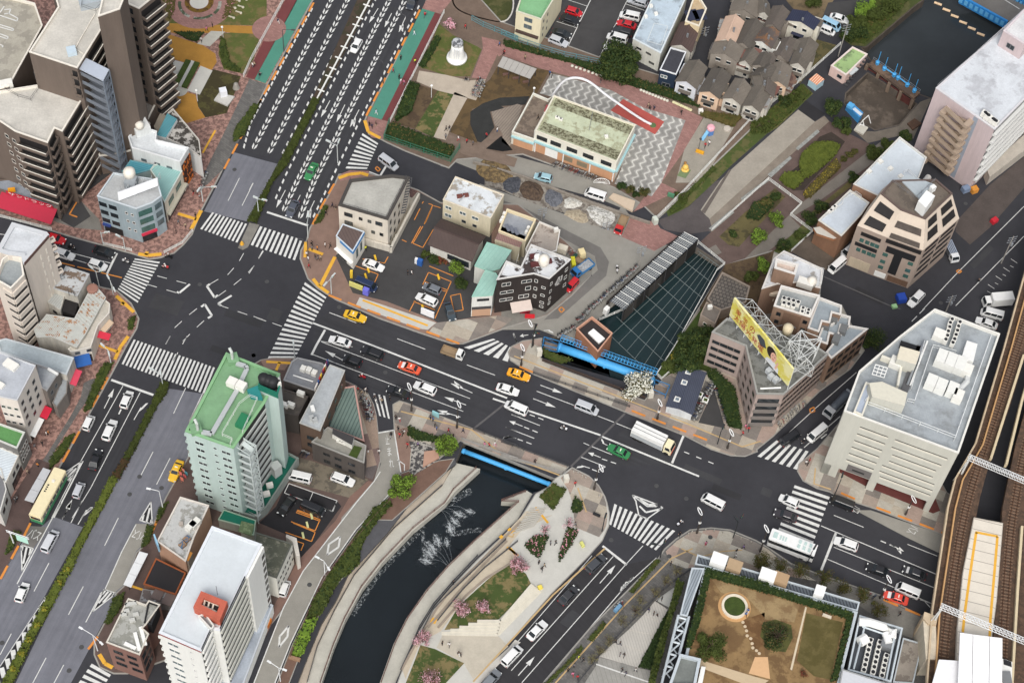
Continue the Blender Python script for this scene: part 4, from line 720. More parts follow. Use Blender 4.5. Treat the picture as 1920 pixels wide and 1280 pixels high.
# ================================================================ BUILDINGS: lower left, centre, upper middle
GRN=wallm((182,199,193),.08);GRR=roofm((122,160,122),.14)
b=Bld('apartment_building','mint green apartment tower with bright green roof and a tall lift shaft','p 424.2 660.6 347.3 808 437.5 839.8 497 754 525 700',30.5,GRN,GRR,par=(.5,.5),cop=plain((132,176,130)))
v=b.v;TG=plain((30,112,92));LG=mat((186,190,186),.85,.1,.5)
v.win(1,[.27,.83],F(10,2.2,2.75),1.9,1.15,plain((206,220,214)),GL);v.win(1,[.6],F(10,2.6,2.75),.8,.8,plain((206,220,214)),GL)
v.balc(0,.06,.96,F(10,1.9,2.75),.9,1.0,GRN,DARK);
for z in F(10,3.2,2.7):v.band(2,.16,.99,z,z+1.0,.25,LG,'gallery_parapet');v.band(2,.16,.99,z+1.0,z+2.68,.04,BLK,'gallery_shade')  # gallery interior is a flat black band, its shade put into colour
core=b.add('p 484 722 521 738 527 715 490 699',33,GRN,DKR,par=(.3,.8),cop=TG,wname='lift_shaft');core.band(0,.0,1,31.2,33.1,.05,TG,'shaft_cap')
m=MB()
for c in g('p 494 706 503 709 511 712',34.4):m.lathe([(1.1,32.2),(1.15,34.2),(.8,34.7),(.2,34.8)],(c.x,c.y,0),10)
m.build('water_tank',[BLK],b.root,True);b.bx('outdoor_unit','p 519 718 521 722',1.3,1,1.2,.4,32.4,ACW)
m=MB();q=g('crop 0 0'.replace('crop 0 0','p 378 808.5 397 812 444 731 463 690 460 685 443 680'),30.9)
for a,c in zip(q,q[1:]):m.bar(a,c,.9,.5)
m.build('roof_duct',[plain((186,190,190),.45,.2)],b.root);b.bx('outdoor_unit','p 436 721 453 728',1.9,1.7,1.6,-.35,30.4,ACW);b.bx('duct_base','p 437 676 368 807',2.2,2.2,1.2,.4,30,GRR)
for s in ('p 436 673 434 660','p 371 806 364 792'):q=g(s,31);m=MB();m.tube([q[0],q[0]+V((0,0,2.6))],.3,8);m.tube([q[0]+V((0,0,2.6)),q[0]+V((-.5,.6,3.2))],.3,8);m.build('roof_vent',[plain((190,196,190))],b.root)
b.rail('roof_railing','p 417 815 449 760 468 745 483 750 455 812',31.4,WHT,1.2);b.rail('roof_railing','p 417 818 436 826 432 836',31.2,WHT,1.2);b.blk('roof_hatch','p 440 795 453 772 470 780 457 803',31,29.8,plain((40,118,80)))
b.blk('roof_deck','p 463 730 483 722 492 745 470 742',31.3,30,plain((44,130,128)))
st=plain((196,204,202));m=MB();q=[V((p.x,p.y,0)) for p in g('p 441 838 452 822 480 836 468 856',28.5)]
for p in q:m.tube([p,p+Z*29],.12,5)
m.tube([q[0]+Z*29,q[1]+Z*29,q[2]+Z*29,q[3]+Z*29,q[0]+Z*29],.1,5);m.build('stair_frame',[st],b.root)
for k in range(10):
 z=1.2+k*2.75;m=MB();a,c,d,e=q;m.bar(a+(c-a)*.25+Z*z,e+(d-e)*.25+Z*(z+1.37),1,.2);m.bar(e+(d-e)*.75+Z*(z+1.37),a+(c-a)*.75+Z*(z+2.75),1,.2);m.prism([e,d,d+(c-d)*.15,e+(a-e)*.15],z+1.3,z+1.45,bot=True)
 for s0,s1,z0,z1 in ((a,e,z,z+1.37),(e,d,z+1.37,z+1.37),(d,c,z+1.37,z+2.75)):m.add([s0+Z*(z0+.15),s1+Z*(z1+.15),s1+Z*(z1+1.1),s0+Z*(z0+1.1)],[[0,1,2,3]])
 m.build('stair_flight',[st],b.root)
b.add('p 450 950 437 956 478 968 500 950 560 858 535 845 492 905',3.2,wallm((150,156,150)),roofm((24,96,80)),par=(.35,.6),cop=plain((120,128,122)),z0=.1)
b.blk('plant_box','p 503 868 520 862 528 872 515 882',6.2,2.6,LG);b.bx('outdoor_unit','p 506 912 500 928',1.4,.9,1.2,.4,2.6,ACW)
# dark cluster on the corner
DW=wallm((84,78,74),.15);BW=wallm((96,78,66),.15)
b=Bld('corner_building','dark building with chamfered flat grey roof on the corner beside the green tower','b3 330 150 505 190 545 230 460 385 232 308 290 175',9,DW,roofm((132,134,138)),par=(.25,.3),cop=plain((150,150,150)))
b.bx('outdoor_unit','b3 372 240 412 250 450 270',1.1,1.2,1.1,-.3,8.7,ACW);b.tub('roof_pipe','b3 300 275 440 320',9.1,.15,WHT);b.v.win(3,[.5],[5.5],3,.8,FRD,GL);b.v.win(3,[.5],[2],3,1,FRD,GL);b.v.stack(1,[.3,.7],[3,6],1.4,1.5,GLB,'window')
m=MB();q=g('b3 538 165 450 365',11.5);dq=(q[1]-q[0]);n=V((.25,.12,0));k=[q[0],q[1],q[1]-Z*2.4,q[0]-Z*2.4];m.add(k+[p+n for p in k],[[0,1,2,3],[7,6,5,4],[0,4,5,1],[1,5,6,2],[3,7,4,0]])
for i in range(5):p=q[0]+dq*i/4;m.tube([p+n,p+n*7-Z*2.6],.06,4,1)
m.build('sign_board',[blockm([(220,210,200),(190,60,50),(60,90,150),(230,190,60),(240,236,230),(120,60,90)],.9,.8,.4),STEEL],b.root)
b=Bld('building','long narrow brown slab building with pale metal roof beside the wedge roofed hall','b3 560 200 665 240 490 665 345 610',11,BW,roofm((168,172,174)),par=(.2,.2),cop=plain((176,176,172)));b.v.stack(1,[.15,.4,.65,.88],[1.2,4.4,7.6],1.1,1.5,GL,'window');b.v.win(2,[.5],[2.5,5.5],1.6,1.4,FRD);b.bx('roof_vent','b3 430 585 455 600',1,1,1,.4,10.8,plain((190,192,190),.4,.3));b.bx('roof_hatch','b3 438 515',.8,1.4,.6,.4,10.8,WHT)
b=Bld('building','low dark flat roofed building behind the lift shaft of the green tower','b3 225 370 405 425 335 560 240 540',8,DW,spotty((92,86,80),(74,70,66)),par=(.2,.3));b.bx('outdoor_unit','b3 285 495 240 495 355 415',1.6,.9,1.2,-.3,7.7,ACW)
b=Bld('building','wedge shaped hall with green grey ribbed roof beside the side street','b3 640 365 735 350 802 740 540 640',4.6,BW,stripem((112,130,122),(80,96,90),.75,.25,.3),par=(.25,.15),cop=plain((190,150,140)))
b=Bld('building','dark grey two storey house with a small green roof garden','b3 430 745 800 892 815 770 545 640',7.8,DW,roofm((138,136,128)),par=(.25,.5),cop=plain((150,148,142)));b.v.win(0,[.28,.5,.76],[4.4],1.5,.9,FRD,GL);b.v.win(0,[.28,.5,.76],[1.2],1.5,1.2,FRD,GL);b.blk('roof_garden','b3 730 770 785 785 745 868 685 850',7.5,7.2,MOSS);b.blk('roof_gable','b3 575 690 580 650 730 710 715 770',9.0,7,wallm((214,212,204)),plain((62,60,60)));b.bx('outdoor_unit','b3 622 745 640 752 657 760',.9,.5,.8,-.35,7.3,ACW)
m=MB();m.tube(g('p 470 660 477 700',33),.03,4);
# white tower and its neighbours
WT=wallm((232,232,226),.06)
b=Bld('apartment_building','tall white apartment tower with very pale flat roof and an orange red roof box','p 397.4 985.7 298.2 1185.5 376.9 1219.4 396 1178 412 1181 460.4 1080 490.7 1019.6',29,WT,roofm((200,206,209),.07),par=(.5,.3),cop=plain((214,218,222)))
v=b.v;v.band(1,0,1,28.3,28.75,.1,plain((142,60,58)),'fascia');v.win(1,[.3],F(9,2.2,2.9),2.2,1.1,WHT,GLB);v.win(1,[.72],F(9,2.5,2.9),.5,.5,WHT,GL)
for z in F(10,1.3,2.75):
 v.band(4,.02,.98,z+.9,z+1.9,.3,plain((206,206,196)),'gallery_parapet');v.band(4,.02,.98,z+1.9,z+3.6,.04,BLK,'gallery_shade')  # black strip above each parapet stands in for gallery shade
 v.band(2,.05,.98,z+1.1,z+2.1,.4,WT,'stair_parapet');v.band(2,.05,.98,z+2.1,z+3.4,.05,DARK,'stair_shade')  # stair depth is only painted: dark strip for the shade inside
v.band(5,.02,.98,2,28.6,.5,WT,'side_panel');v.win(6,[.5],[],1,1)
a,d,n,L=v.e(5)
for z in F(9,3,2.75):m=MB();v.box_on(m,5,.8,.95,z,z+1.5,.45,.56);m.build('window',[GL],b.root)
v.balc(0,.02,.98,F(9,2.0,2.85),.8,1.0,WT,DARK)
OR=mat((184,96,76),.75,.12,.8);b.blk('roof_box','p 376.9 1107 362.3 1137 412 1162.5 426.5 1127',31.4,28.7,OR,DARK,(1.1,1.2));m=MB();
for i in range(4):q=g('p %f %f %f %f' % (377+i*8,1118+i*3.5,374+i*8,1130+i*3.5),30.6);m.bar(q[0],q[1],.3,.3)
q=g('p 376 1119 410 1134 372 1131 406 1146',30.7);m.bar(q[0],q[1],.3,.3);m.bar(q[2],q[3],.3,.3);m.build('roof_pipework',[plain((214,206,190))],b.root)
b.blk('stair_head','p 371 1153 385 1148 402 1172 396 1180',30.0,28.6,plain((214,214,208)),plain((150,150,150)),(.25,.8));b.tub('aerial','p 408 1115 405 1098',31,.05,STEELD)
b.add('p 500 1127 512 1134 455 1285 425 1300 400 1290 460 1190',4,WT,roofm((172,180,190)),par=(.3,.4),cop=plain((186,192,198)),z0=.1)
m=MB();q=g('p 508 1158 488 1196',2);m.bar(q[0],q[1],.25,1.6);m.build('banner',[plain((214,122,40))],b.root)
b=Bld('building','brown brick corner building with stained flat roof and dark stair enclosure at the bottom junction','a4 905 680 750 990 985 1078 1050 930 1005 890 1030 865 1130 725 1050 695 1030 725',13,wallm((132,100,90),.12),spotty((166,166,160),(140,140,132),.5,.62,.5),par=(.22,.5),cop=plain((206,200,188)))
b.v.win(1,[.3,.72],[9.2,6.3],1.9,1.2,FRD);b.v.win(1,[.3,.78],[3.4],2.2,1.2,FRD);b.v.stack(2,[.3,.7],F(3,3,3),1.6,1.9,GL,'window');b.v.stack(6,[.4],F(3,3,3),1.3,1.4,GL,'window');b.blk('stair_enclosure','a4 1045 700 1125 728 1070 870 1015 850',12.9,9,BLK,DKR,(.3,.6))
b.bx('roof_unit','a4 905 730 945 722 895 775 875 800 960 800 935 840',1.1,.8,.5,.4,12.5,plain((190,190,184)));b.bx('roof_plank','a4 970 990 1010 950',.7,4,.4,.42,12.5,WHT);b.bx('roof_plank','a4 920 1020',.7,2.5,.4,1.2,12.5,WHT)
b=Bld('building','low building with stained white roof and pink brown front beside the pale tower','a3 1272 1132 a4 1108 278 1310 420 1370 250 1475 25',8.8,wallm((178,142,118),.12),spotty((188,188,186),(150,148,142),.5,.68,.4),par=(.25,.3),cop=plain((214,206,196)))
b.bx('outdoor_unit','a4 1350 185 1380 165',2.2,1.4,1.4,1.0,8.5,ACW);b.bx('roof_junk','a4 1320 270 1290 310',1.3,1.2,.7,.9,8.5,spotty((150,120,90),(80,110,140),.5,.55,2));b.bx('roof_vent','a4 1280 160',.8,.8,.6,.2,8.5,plain((170,160,150)))
b.blk('stair_block','a4 1265 380 1300 330 1360 360 1330 420',8.3,0,wallm((150,140,128)),plain((190,130,60)));m=MB();m.box(g('a4 1105 285',8)[0]-Z*2,.3,2.6,3.2,.5);m.build('hanging_sign',[plain((150,190,214))],b.root)
b=Bld('house','low house with flat near black roof edged in rusty brown','a4 1100 398 1012 580 1240 655 1312 500',4,wallm((150,108,84)),plain((44,42,44),.8),par=(.25,.1),cop=plain((150,84,48)))
b=Bld('house','small grey lean roofed house squeezed behind the brown brick building','a4 1010 615 985 700 1190 720 1240 650',3.4,wallm((150,146,142)),spotty((160,160,160),(110,100,96),.5,.54,.5),par=(.1,.1));b.bx('roof_panel','a4 1120 645 1195 685',2.1,3.0,.2,-.3,3.35,plain((122,106,100)))
b=Bld('building','white walled building with dark mossy flat roof behind the pale tower','p 478.5 996.6 547.6 1018.4 518.5 1082.6 474 1067',9.5,wallm((222,220,210)),spotty((86,88,76),(126,124,110),.5,.66,.4),par=(.25,.3),cop=plain((90,92,84)));b.v.win(1,U(7),[6.2],.6,.5,FRD,GL);b.v.win(1,U(7),[3.2],.6,.5,FRD,GL)
b.blk('boundary_wall','p 537 1001 556 1008 562 1040 556 1044 548 1014 536 1006',6,0,wallm((206,200,190)))
b=Bld('shed','flat shed with deep teal green roof below the green tower','a4 1580 55 1540 125 1690 165 1700 205 1790 235 1805 130',3.6,wallm((140,140,128)),roofm((24,104,84),.1),par=(.15,.2),cop=plain((150,170,150)));b.blk('roof_patch','a4 1705 135 1795 160 1775 240 1680 205',3.7,3.3,spotty((130,146,110),(100,116,84)))
# centre block
b=Bld('building','cream three storey building with dark edged pale roof on the street corner','p 655.8 336.2 634.4 384.6 727.1 411.7 768.1 331.3 736.1 327.2',11.5,wallm((210,202,188),.1),roofm((172,170,162)),par=(.6,.5),cop=plain((74,70,66)))
v=b.v;v.win(1,[.2],[8.3,5.2],1.9,1.3,FRD);v.win(1,[.45,.63],[8.3],.8,1,FRD);v.win(1,[.82],[8.3],1.6,1.3,FRD);v.win(1,[.7,.87],[4.6],.8,1,FRD);v.win(2,[.12,.3,.5],[8,5,2],.8,1.2,FRD);
b.rail('roof_railing','p 657 338 637 383 724 408 762 333',12.4,STEELD,.9)
for i,f in enumerate((.25,.4,.55)):a,d,n,L=v.e(2);m=MB();c=a+d*L*f*.55+n*.6;m.box((c.x,c.y,.1+i*.0),.8,.5,.9,.9);m.build('outdoor_unit',[ACW],b.root)
m=MB();q=g('p 765 335 752 380',11.2);q[1].z=7.2
for o in (0,.9):m.tube([q[0]+V((o,o*.4,0)),q[1]+V((o,o*.4,0))],.07,4)
for i in range(14):p=q[0]+(q[1]-q[0])*i/13;m.bar(p,p+V((.9,.36,0)),.3,.06)
m.build('fire_ladder',[STEELD],b.root)
m=MB();q=g('p 682 447 730.5 461 733 464 786 362',2.2)
for a,c in zip(q,q[1:]):m.bar(a,c,.5,2.2)
solo(m,'boundary_wall',wallm((196,190,178),.2),'pale concrete wall round the back of the cream corner building','wall')
b=Bld('kiosk_building','small white wedge building with brown ribbed roof and blue fascia at the crossing','p 642.6 419.5 630 442 661.5 471 683 434',7.2,wallm((222,220,212),.08),stripem((98,84,80),(76,64,62),.7,-.5,.12),par=(.2,.15),cop=plain((196,206,214)))
BL=plain((60,130,190));b.v.band(1,.25,1,6.2,7.0,.12,BL,'fascia');b.v.band(2,0,1,6.2,7.0,.12,BL,'fascia');b.v.band(1,.05,.6,.3,2.6,.06,GL,'shopfront');b.v.band(1,.0,1,2.7,2.95,.8,WHT,'canopy');b.v.stack(2,[.35,.7],[2.2],.9,3.2,GLB,'window')
CRM=wallm((208,199,174),.16)
b=Bld('building','cream two storey building with patchy white roof beside the gravel yard','b2 1445 78 1358 240 1695 372 1788 205',7.5,CRM,spotty((206,210,212),(150,142,130),.6,.76,.3),par=(.18,.3),cop=plain((214,204,184)));b.v.win(1,[.12,.42,.68],[4.6],1.6,1.1,WHT,GLB);b.v.win(1,[.12],[1.6],1.7,1.2,WHT,GLB);b.v.win(1,[.45,.68],[1.8],1.0,.9,FRG,GL);b.tub('roof_flue','b2 1470 255 1510 215',7.6,.16,plain((190,190,190),.4,.4));b.bx('roof_junk','b2 1475 222 1518 215',1.3,.9,.5,.3,7.2,plain((110,64,56)))
q=g('b2 1555 662 1642 505 1350 392 1268 553',4.6);w_,r_=gable(0,[q[0],q[1],q[2],q[3]],4.6,6.2,None,None,.5)
rt=thing('house','old house with wide dark brown metal roof and shady garden','house',(q[0].x,q[0].y,0));w_.build('wall',[wallm((206,204,196))],rt);r_.build('roof',[stripem((78,64,60),(68,56,52),.8,-.3,.1)],rt)
m=MB();a,c=g('b2 1280 575 1540 690',3.2);m.bar(a,c,.1,1.9);m.build('window',[GL],rt)
b=Bld('house','beige house with grey roof terrace and purple brown ribbed lean roof','c2 40 305 -20 460 170 535 245 378',6.5,CRM,roofm((150,154,160)),par=(.3,.9),cop=plain((222,206,170)));b.blk('lean_roof','c2 0 430 -45 520 130 580 172 500',5.6,0,CRM,stripem((140,112,106),(120,94,90),.5,-.3));b.bx('outdoor_unit','c2 20 350 8 380 -2 400 190 450 175 480',.7,.6,.9,1.2,5.7,ACW);b.bx('roof_panel','c2 45 442 75 455 105 468',.8,2.0,.2,.45,6.0,plain((110,114,124)))
b=Bld('building','low white walled building with stained empty roof deck behind the black building','c2 270 395 170 590 200 640 330 620 390 600 415 455',5.2,wallm((206,200,190)),spotty((170,160,150),(120,108,100),.48,.66,.3),par=(.2,.6),cop=plain((220,216,208)));b.bx('outdoor_unit','c2 385 465',1,.8,1.1,.3,4.7,ACW)
TIN=stripem((150,188,175),(136,176,163),.9,.5,.12,.12)
b=Bld('house','long white house with pale jade tin roofs beside the black building','p 913.3 454 890 498 920 509 937 503 959 469',6.8,wallm((206,206,198)),TIN,par=(.1,.06),cop=plain((150,196,178)),z0=.1);f=b.add('p 909.8 506.5 885 555.5 923.6 553 934 518.6 930 512',8.2,wallm((214,214,208)),TIN,par=(.1,.06),cop=plain((150,196,178)),z0=.1);f.win(1,[.55],[6.2],2.6,.8,FRD,GL);f.band(1,.02,.98,2.9,3.9,.08,plain((72,70,70)),'signboard');f.band(1,.04,.96,.2,2.8,.05,plain((186,150,124)),'shutter')
BK=wallm((52,46,44),.2)
b=Bld('building','black brick four storey building with white framed windows and peeling white roof','p 995.7 457.6 976.8 499.7 949.3 488.5 931.3 523.7 1001 512.5 1030.1 522 1070.5 486',13.4,BK,spotty((206,208,210),(66,58,56),.5,.58,.22),par=(.25,.6),cop=plain((206,204,200)))
v=b.v;WF=dict(fr=FRW,gl=GL,fw=.12)
v.win(3,[.27],[10.3],2.0,1.2,**WF);v.win(3,[.82],[10.3],2.3,1.0,**WF);v.win(3,[.3],[7.3,4.4],3.0,1.0,**WF);v.win(3,[.88],[7.3],1.2,1.4,**WF);v.win(3,[.78],[4.4],2.3,1.3,**WF);v.win(4,[.2],[10.4,7.4,4.4],.7,1.1,**WF);v.win(4,[.7],[8.9,5.9,3.0,1.4],.9,.8,**WF);v.win(5,[.12],[10,7,4.2,2.4],.75,.95,**WF);v.win(5,[.82],[10.2,7.2,4.2],.9,1.1,**WF)
b.awning(v,3,.42,.98,3.3,.7,2.4,plain((206,190,180)),'awning');m=MB();a,d,n,L=v.e(5)
for k in range(7):v.box_on(m,5,.32+.04*k,.42+.05*k-.01*k,7.0+.5*(k % 3)+.4*(6-k)*.3,9.0+.45*(k % 4),.02,.06)
m.build('wall_mural',[spotty((206,204,200),(60,54,52),.56,.6,.6)],b.root)
m=MB();c=g('p 1020 487',14.5)[0];m.lathe([(.9,12.8),(1.2,13.4),(1.2,15.2),(.6,15.9)],(c.x,c.y,0),12);m.build('water_tank',[CREAM],b.root,True);m=MB();c=g('p 1008 483',14)[0];m.lathe([(.8,12.8),(.8,14.6),(.5,14.8)],(c.x,c.y,0),10);m.build('water_tank',[WHT],b.root);b.bx('roof_junk','p 1002 482 1003 497 1026 492',2.0,1,.8,.3,12.8,plain((88,44,44)))
b.rail('yard_fence','p 968 494 975 475',2,WHT,1.2)
# park building with mossy roof
SALM=wallm((196,150,116),.12)
b=Bld('community_building','long cream park building with moss streaked green roof and salmon ground floor','c1 372 672 240 922 815 1142 948 880',7.5,wallm((222,218,204),.08),spotty((186,192,164),(160,160,132),.5,.7,.5),par=(.25,.5),cop=plain((220,214,196)))
v=b.v;v.win(1,[.09,.26,.46,.66,.88],[4.9],2.6,1.3,FRD,GL);v.band(1,0,1,3.6,4.1,.5,plain((160,196,200)),'canopy');v.band(1,.0,1,.1,3.6,.08,SALM,'lower_wall');v.stack(1,[.22],[.2],3.2,2.8,WHT,'door',.12);v.stack(1,[.42,.6],[1.0],2.6,1.6,plain((130,120,100)),'window',.13);[v.band(1,u-.006,u+.006,.1,3.6,.35,WHT,'pillar') for u in (.02,.37,.7,.985)];v.band(2,0,1,3.6,4.1,.5,plain((160,196,200)),'canopy')
tr=b.add('c1 225 655 75 930 235 985 240 922 372 672 330 700',4.6,wallm((214,210,196)),spotty((132,118,104),(106,94,84),.45,.6,.4),par=(.25,.8),cop=plain((220,218,206)));tr.band(1,0,1,3.0,3.4,.5,plain((160,196,200)),'canopy');tr.band(1,.1,.95,.1,3.0,.1,SALM,'lower_wall');tr.band(0,.05,.95,1.5,3.0,.3,plain((178,200,200)),'canopy')
MST=spotty((150,150,124),(92,88,68),.42,.62,1.3);[(m.add(g(s_,7.02),[[0,1,2,3]]),m.build('moss_stain',[MST],b.root)) for s_,m in (('c1 385 690 935 895 905 950 365 745',MB()),('c1 262 912 812 1128 845 1070 300 860',MB()))];b.blk('roof_hut','c1 318 740 300 790 345 800 378 755',6.4,3.8,wallm((226,224,216)),plain((168,74,80)));b.ac('c1 395 825 420 838',7,.9,.5,.7,-.3);b.tub('aerial','c1 645 790 620 920',7.1,.06,FRG);b.bx('roof_vent','c1 740 970',.8,.8,.6,.3,7,ACW)
# north edge of the park
b=Bld('building','narrow cream building with light green roof terrace above the park fence','c1 150 -60 105 78 283 138 440 -120',10,wallm((218,210,180),.1),roofm((128,176,130),.12),par=(.3,.8),cop=plain((206,204,184)));b.v.win(1,[.5],[7.6,5.2],2.0,1.3,FRG,GLB);b.v.band(1,.05,.95,3.2,3.7,.7,plain((70,56,52)),'awning');b.v.win(2,[.12,.3],[7.4,4.8,2.4],.5,.9,FRG,GL);b.rail('roof_railing','c1 172 95 280 130 350 -20',10.2,plain((110,160,116)),1.1)
b=Bld('building','long building with pale blue painted flat roof beside the car park','c1 1075 -40 930 272 1125 375 1315 -40',6.8,wallm((206,206,196)),spotty((178,192,202),(150,160,168),.55,.72,.25),par=(.3,.25),cop=plain((206,214,216)),z0=0);b.v.win(1,[.25,.6],[4.2],1.4,.5,FRD);b.v.win(1,[.3,.75],[1.5],1.4,.6,FRD);m=MB();q=g('c1 1080 165 1175 185 1130 320 1030 290',6.58);strip(m,q+[q[0]],.12);m.build('roof_marking',[plain((206,210,206))],b.root)
b.bx('roof_vent','c1 1055 50 1018 125 1090 105',.8,.8,.7,.4,6.5,ACW)
b=Bld('house','narrow cream house with sunken roof deck and two dark solar panels','c1 1360 -30 1298 148 1398 185 1450 60 1400 -20',8,wallm((214,196,160)),roofm((180,160,130)),par=(.3,.8),cop=plain((222,214,196)));b.bx('solar_panel','c1 1345 110 1400 110',3,3.4,.2,.35,7.3,plain((52,56,74),.3))
b=Bld('house','small navy house with dark flat roof edged in white','c1 1195 335 1120 490 1235 525 1305 365',5.8,wallm((34,48,66),.1),roofm((62,62,68)),par=(.22,.3),cop=plain((214,216,218)));b.v.win(1,[.3],[3.2],1.6,1.0,WHT,GLB);b.v.win(1,[.5],[.4],2.0,1.2,FRG,GL)
TILES=[stripem(c,tuple(x*.78 for x in c),.34,1.27,.3,.2,.85) for c in ((112,105,96),(98,92,85),(124,116,106),(106,98,91))]
ODD=[spotty((150,150,148),(120,96,80),.5,.66,.8),spotty((120,84,76),(96,74,66)),roofm((84,88,96))]
def house(label,s,z0,zr,roof,wall,win=True,hip=0,rot=0,name='house'):
 q=g(s,z0);q=q[rot:]+q[:rot];w_,r_=gable(0,q,z0,zr,None,None,.35,hip=hip);c=sum(q,V((0,0,0)))/4;rt=thing(name,label,'house',(c.x,c.y,0),'old houses packed beside the canal path')
 w_.build('wall',[wall],rt);r_.build('roof',[roof],rt)
 if win:
  a,b_=V((q[0].x,q[0].y,0)),V((q[1].x,q[1].y,0));d=(b_-a).normalized();n=V((d.y,-d.x,0));L=(b_-a).length
  if n.dot((a+b_)/2-c.xy.to_3d())<0:n=-n
  for f,z,ww,hh in ((.3,z0-2,1.3,1.1),(.7,z0-2,1.1,1.0),(.5,.6,2.0,1.5)):
   p=a+d*L*f+n*.04;m=MB();m.add([p-d*ww/2+Z*z,p+d*ww/2+Z*z,p+d*ww/2+Z*(z+hh),p-d*ww/2+Z*(z+hh)],[[0,1,2,3]]);k=[p-d*ww/2+n*.03+Z*z,p+d*ww/2+n*.03+Z*z];m.bar(k[0]+Z*.05,k[1]+Z*.05,.12,.1,1);m.bar(k[0]+Z*(hh+.05),k[1]+Z*(hh+.05),.12,.1,1);m.build('window',[GL,FRW],rt)
  az=math.atan2(d.y,d.x);p=a+d*L*.5+n*.5;m=MB();m.box((p.x,p.y,2.6),3.2,1.0,.12,az);m.build('eave_canopy',[roof],rt);r1=R.choice(TILES+ODD)
  for k in range(R.randint(1,3)):
   sg=R.choice((-1,1));p=c+d*sg*L*R.uniform(.34,.5)-n*R.uniform(-1.5,2.5);hh=R.uniform(3.0,z0+.2);m=MB();m.box((p.x,p.y,.1),R.uniform(1.6,2.8),R.uniform(2,3.6),hh,az);m.build('lean_to',[wall],rt);m=MB();m.box((p.x,p.y,hh+.1),R.uniform(2.0,3.0),R.uniform(2.4,3.8),.14,az);m.build('lean_to_roof',[r1],rt)
  if R.random()<.6:p=c+d*R.uniform(-1,1)+n*L*.2;m=MB();m.box((p.x,p.y,z0+.4),.5,.4,zr-z0+.5,az);m.build('roof_vent',[FRG],rt)
 return rt
WA,WB,WC,WD=wallm((206,210,216),.12),wallm((214,186,160),.12),wallm((200,196,186),.2),wallm((150,142,132),.2)
HS=[('old house with pale blue white front and grey tile roof next to the navy house','c1 1235 570 1375 622 1445 480 1330 435',5,6.4,0,WA),('old house with peach front wall and grey tile roof between two white ones','c1 1400 645 1535 690 1612 540 1490 490',5,6.4,1,WB),
('old house with white window gable and tan tile roof beside the path fence','c1 1568 690 1690 735 1755 620 1655 558',4.8,6.0,2,WC),('cluttered tiled house with balcony at the lower corner of the row','c1 1712 742 1822 785 1900 650 1780 620',4.8,6.0,0,WC),('house with smooth pink beige gable roof','c1 1520 285 1640 312 1705 155 1590 122',6,7.4,'p',WC),('tiled house directly right of the pink beige gable','c1 1640 305 1765 350 1850 190 1735 150',5.5,7,1,WD),
('wide tiled house with laundry porch facing the narrow lane','c1 1480 372 1665 432 1705 345 1515 285',5.5,7,2,WD),('tiled house with white air units on its porch','c1 1680 435 1760 462 1830 400 1715 350',5,6.4,0,WC),('white walled house with rust edged brown black roof','d1 -35 285 95 335 155 235 40 205',5.8,7,'d',wallm((222,222,216))),('house with navy blue metal roof and white gable end','d1 212 140 395 205 432 150 255 75',6,7.2,'n',wallm((214,210,196))),
('long tiled house whose roof ridge runs toward the canal fence','d1 108 388 212 430 275 300 180 278',5,6.2,3,WD),('tiled house with white washing hung on its side by the fence','d1 235 450 335 482 425 318 300 278',5,6.4,0,WC),('broad tiled house at the heart of the old block','d1 -40 455 70 500 110 410 0 385',5,6.3,1,WD),('low tiled house with yellow stained wall in the old block','d1 80 575 205 610 240 480 105 450',4.8,6,2,WB),
('tiled house with open porch next to the path fence','d1 0 640 110 680 130 600 10 565',4.6,5.8,3,WC),('tiled house between the porch house and the low wall','c1 1770 530 1882 570 1960 500 1830 470',5,6.3,1,WD),('tan tiled house tucked under the broad one','c1 1800 620 1900 650 d1 60 560 -30 530',4.8,6,0,WC),('grey tiled house at the top of the old block beside the lane','c1 1620 70 1800 120 1860 0 1680 -60',5.5,7,2,WD),
('tiled house with a white car port in the upper old block','c1 1800 90 1900 130 d1 80 30 -20 -40',5.5,7,0,WC),('tan tiled house above the navy roofed one','d1 60 170 155 210 225 90 115 50',5.6,6.8,3,WD),('rusty roofed shack beside the fence','d1 190 590 235 610 265 550 215 525',3.6,4.4,'r',WD)]
for lb,s,z0,zr,r_,w_ in HS:house(lb,s,z0,zr,TILES[r_] if isinstance(r_,int) else {'p':roofm((196,168,148),.1),'d':spotty((92,84,80),(130,96,70),.5,.7,.3),'n':stripem((52,56,76),(40,44,62),.5,.35),'r':spotty((120,96,84),(90,70,64))}[r_],w_)
house('house with plain dark brown gable roof behind the navy house','c1 1200 318 1335 362 1392 200 1268 165',5.5,7,stripem((88,72,68),(78,64,60),.6,.35),WC)
# ================================================================ BUILDINGS: right side
def on_plane(s,A,B):
 n=V((B.y-A.y,A.x-B.x,0));o=V((0,0,H));out=[]
 for u,v in px(s):r=c2w(V((u-960,v-640,FOC)));out.append(o+r*((A-o).dot(n)/r.dot(n)))
 return out
CR6='p '
def k6(s,o=(1280,440),k=3.368):
 w=[float(x) for x in s.split()];return 'p '+' p '.join('%.1f %.1f' % (o[0]+w[i]/k,o[1]+w[i+1]/k) for i in range(0,len(w),2))
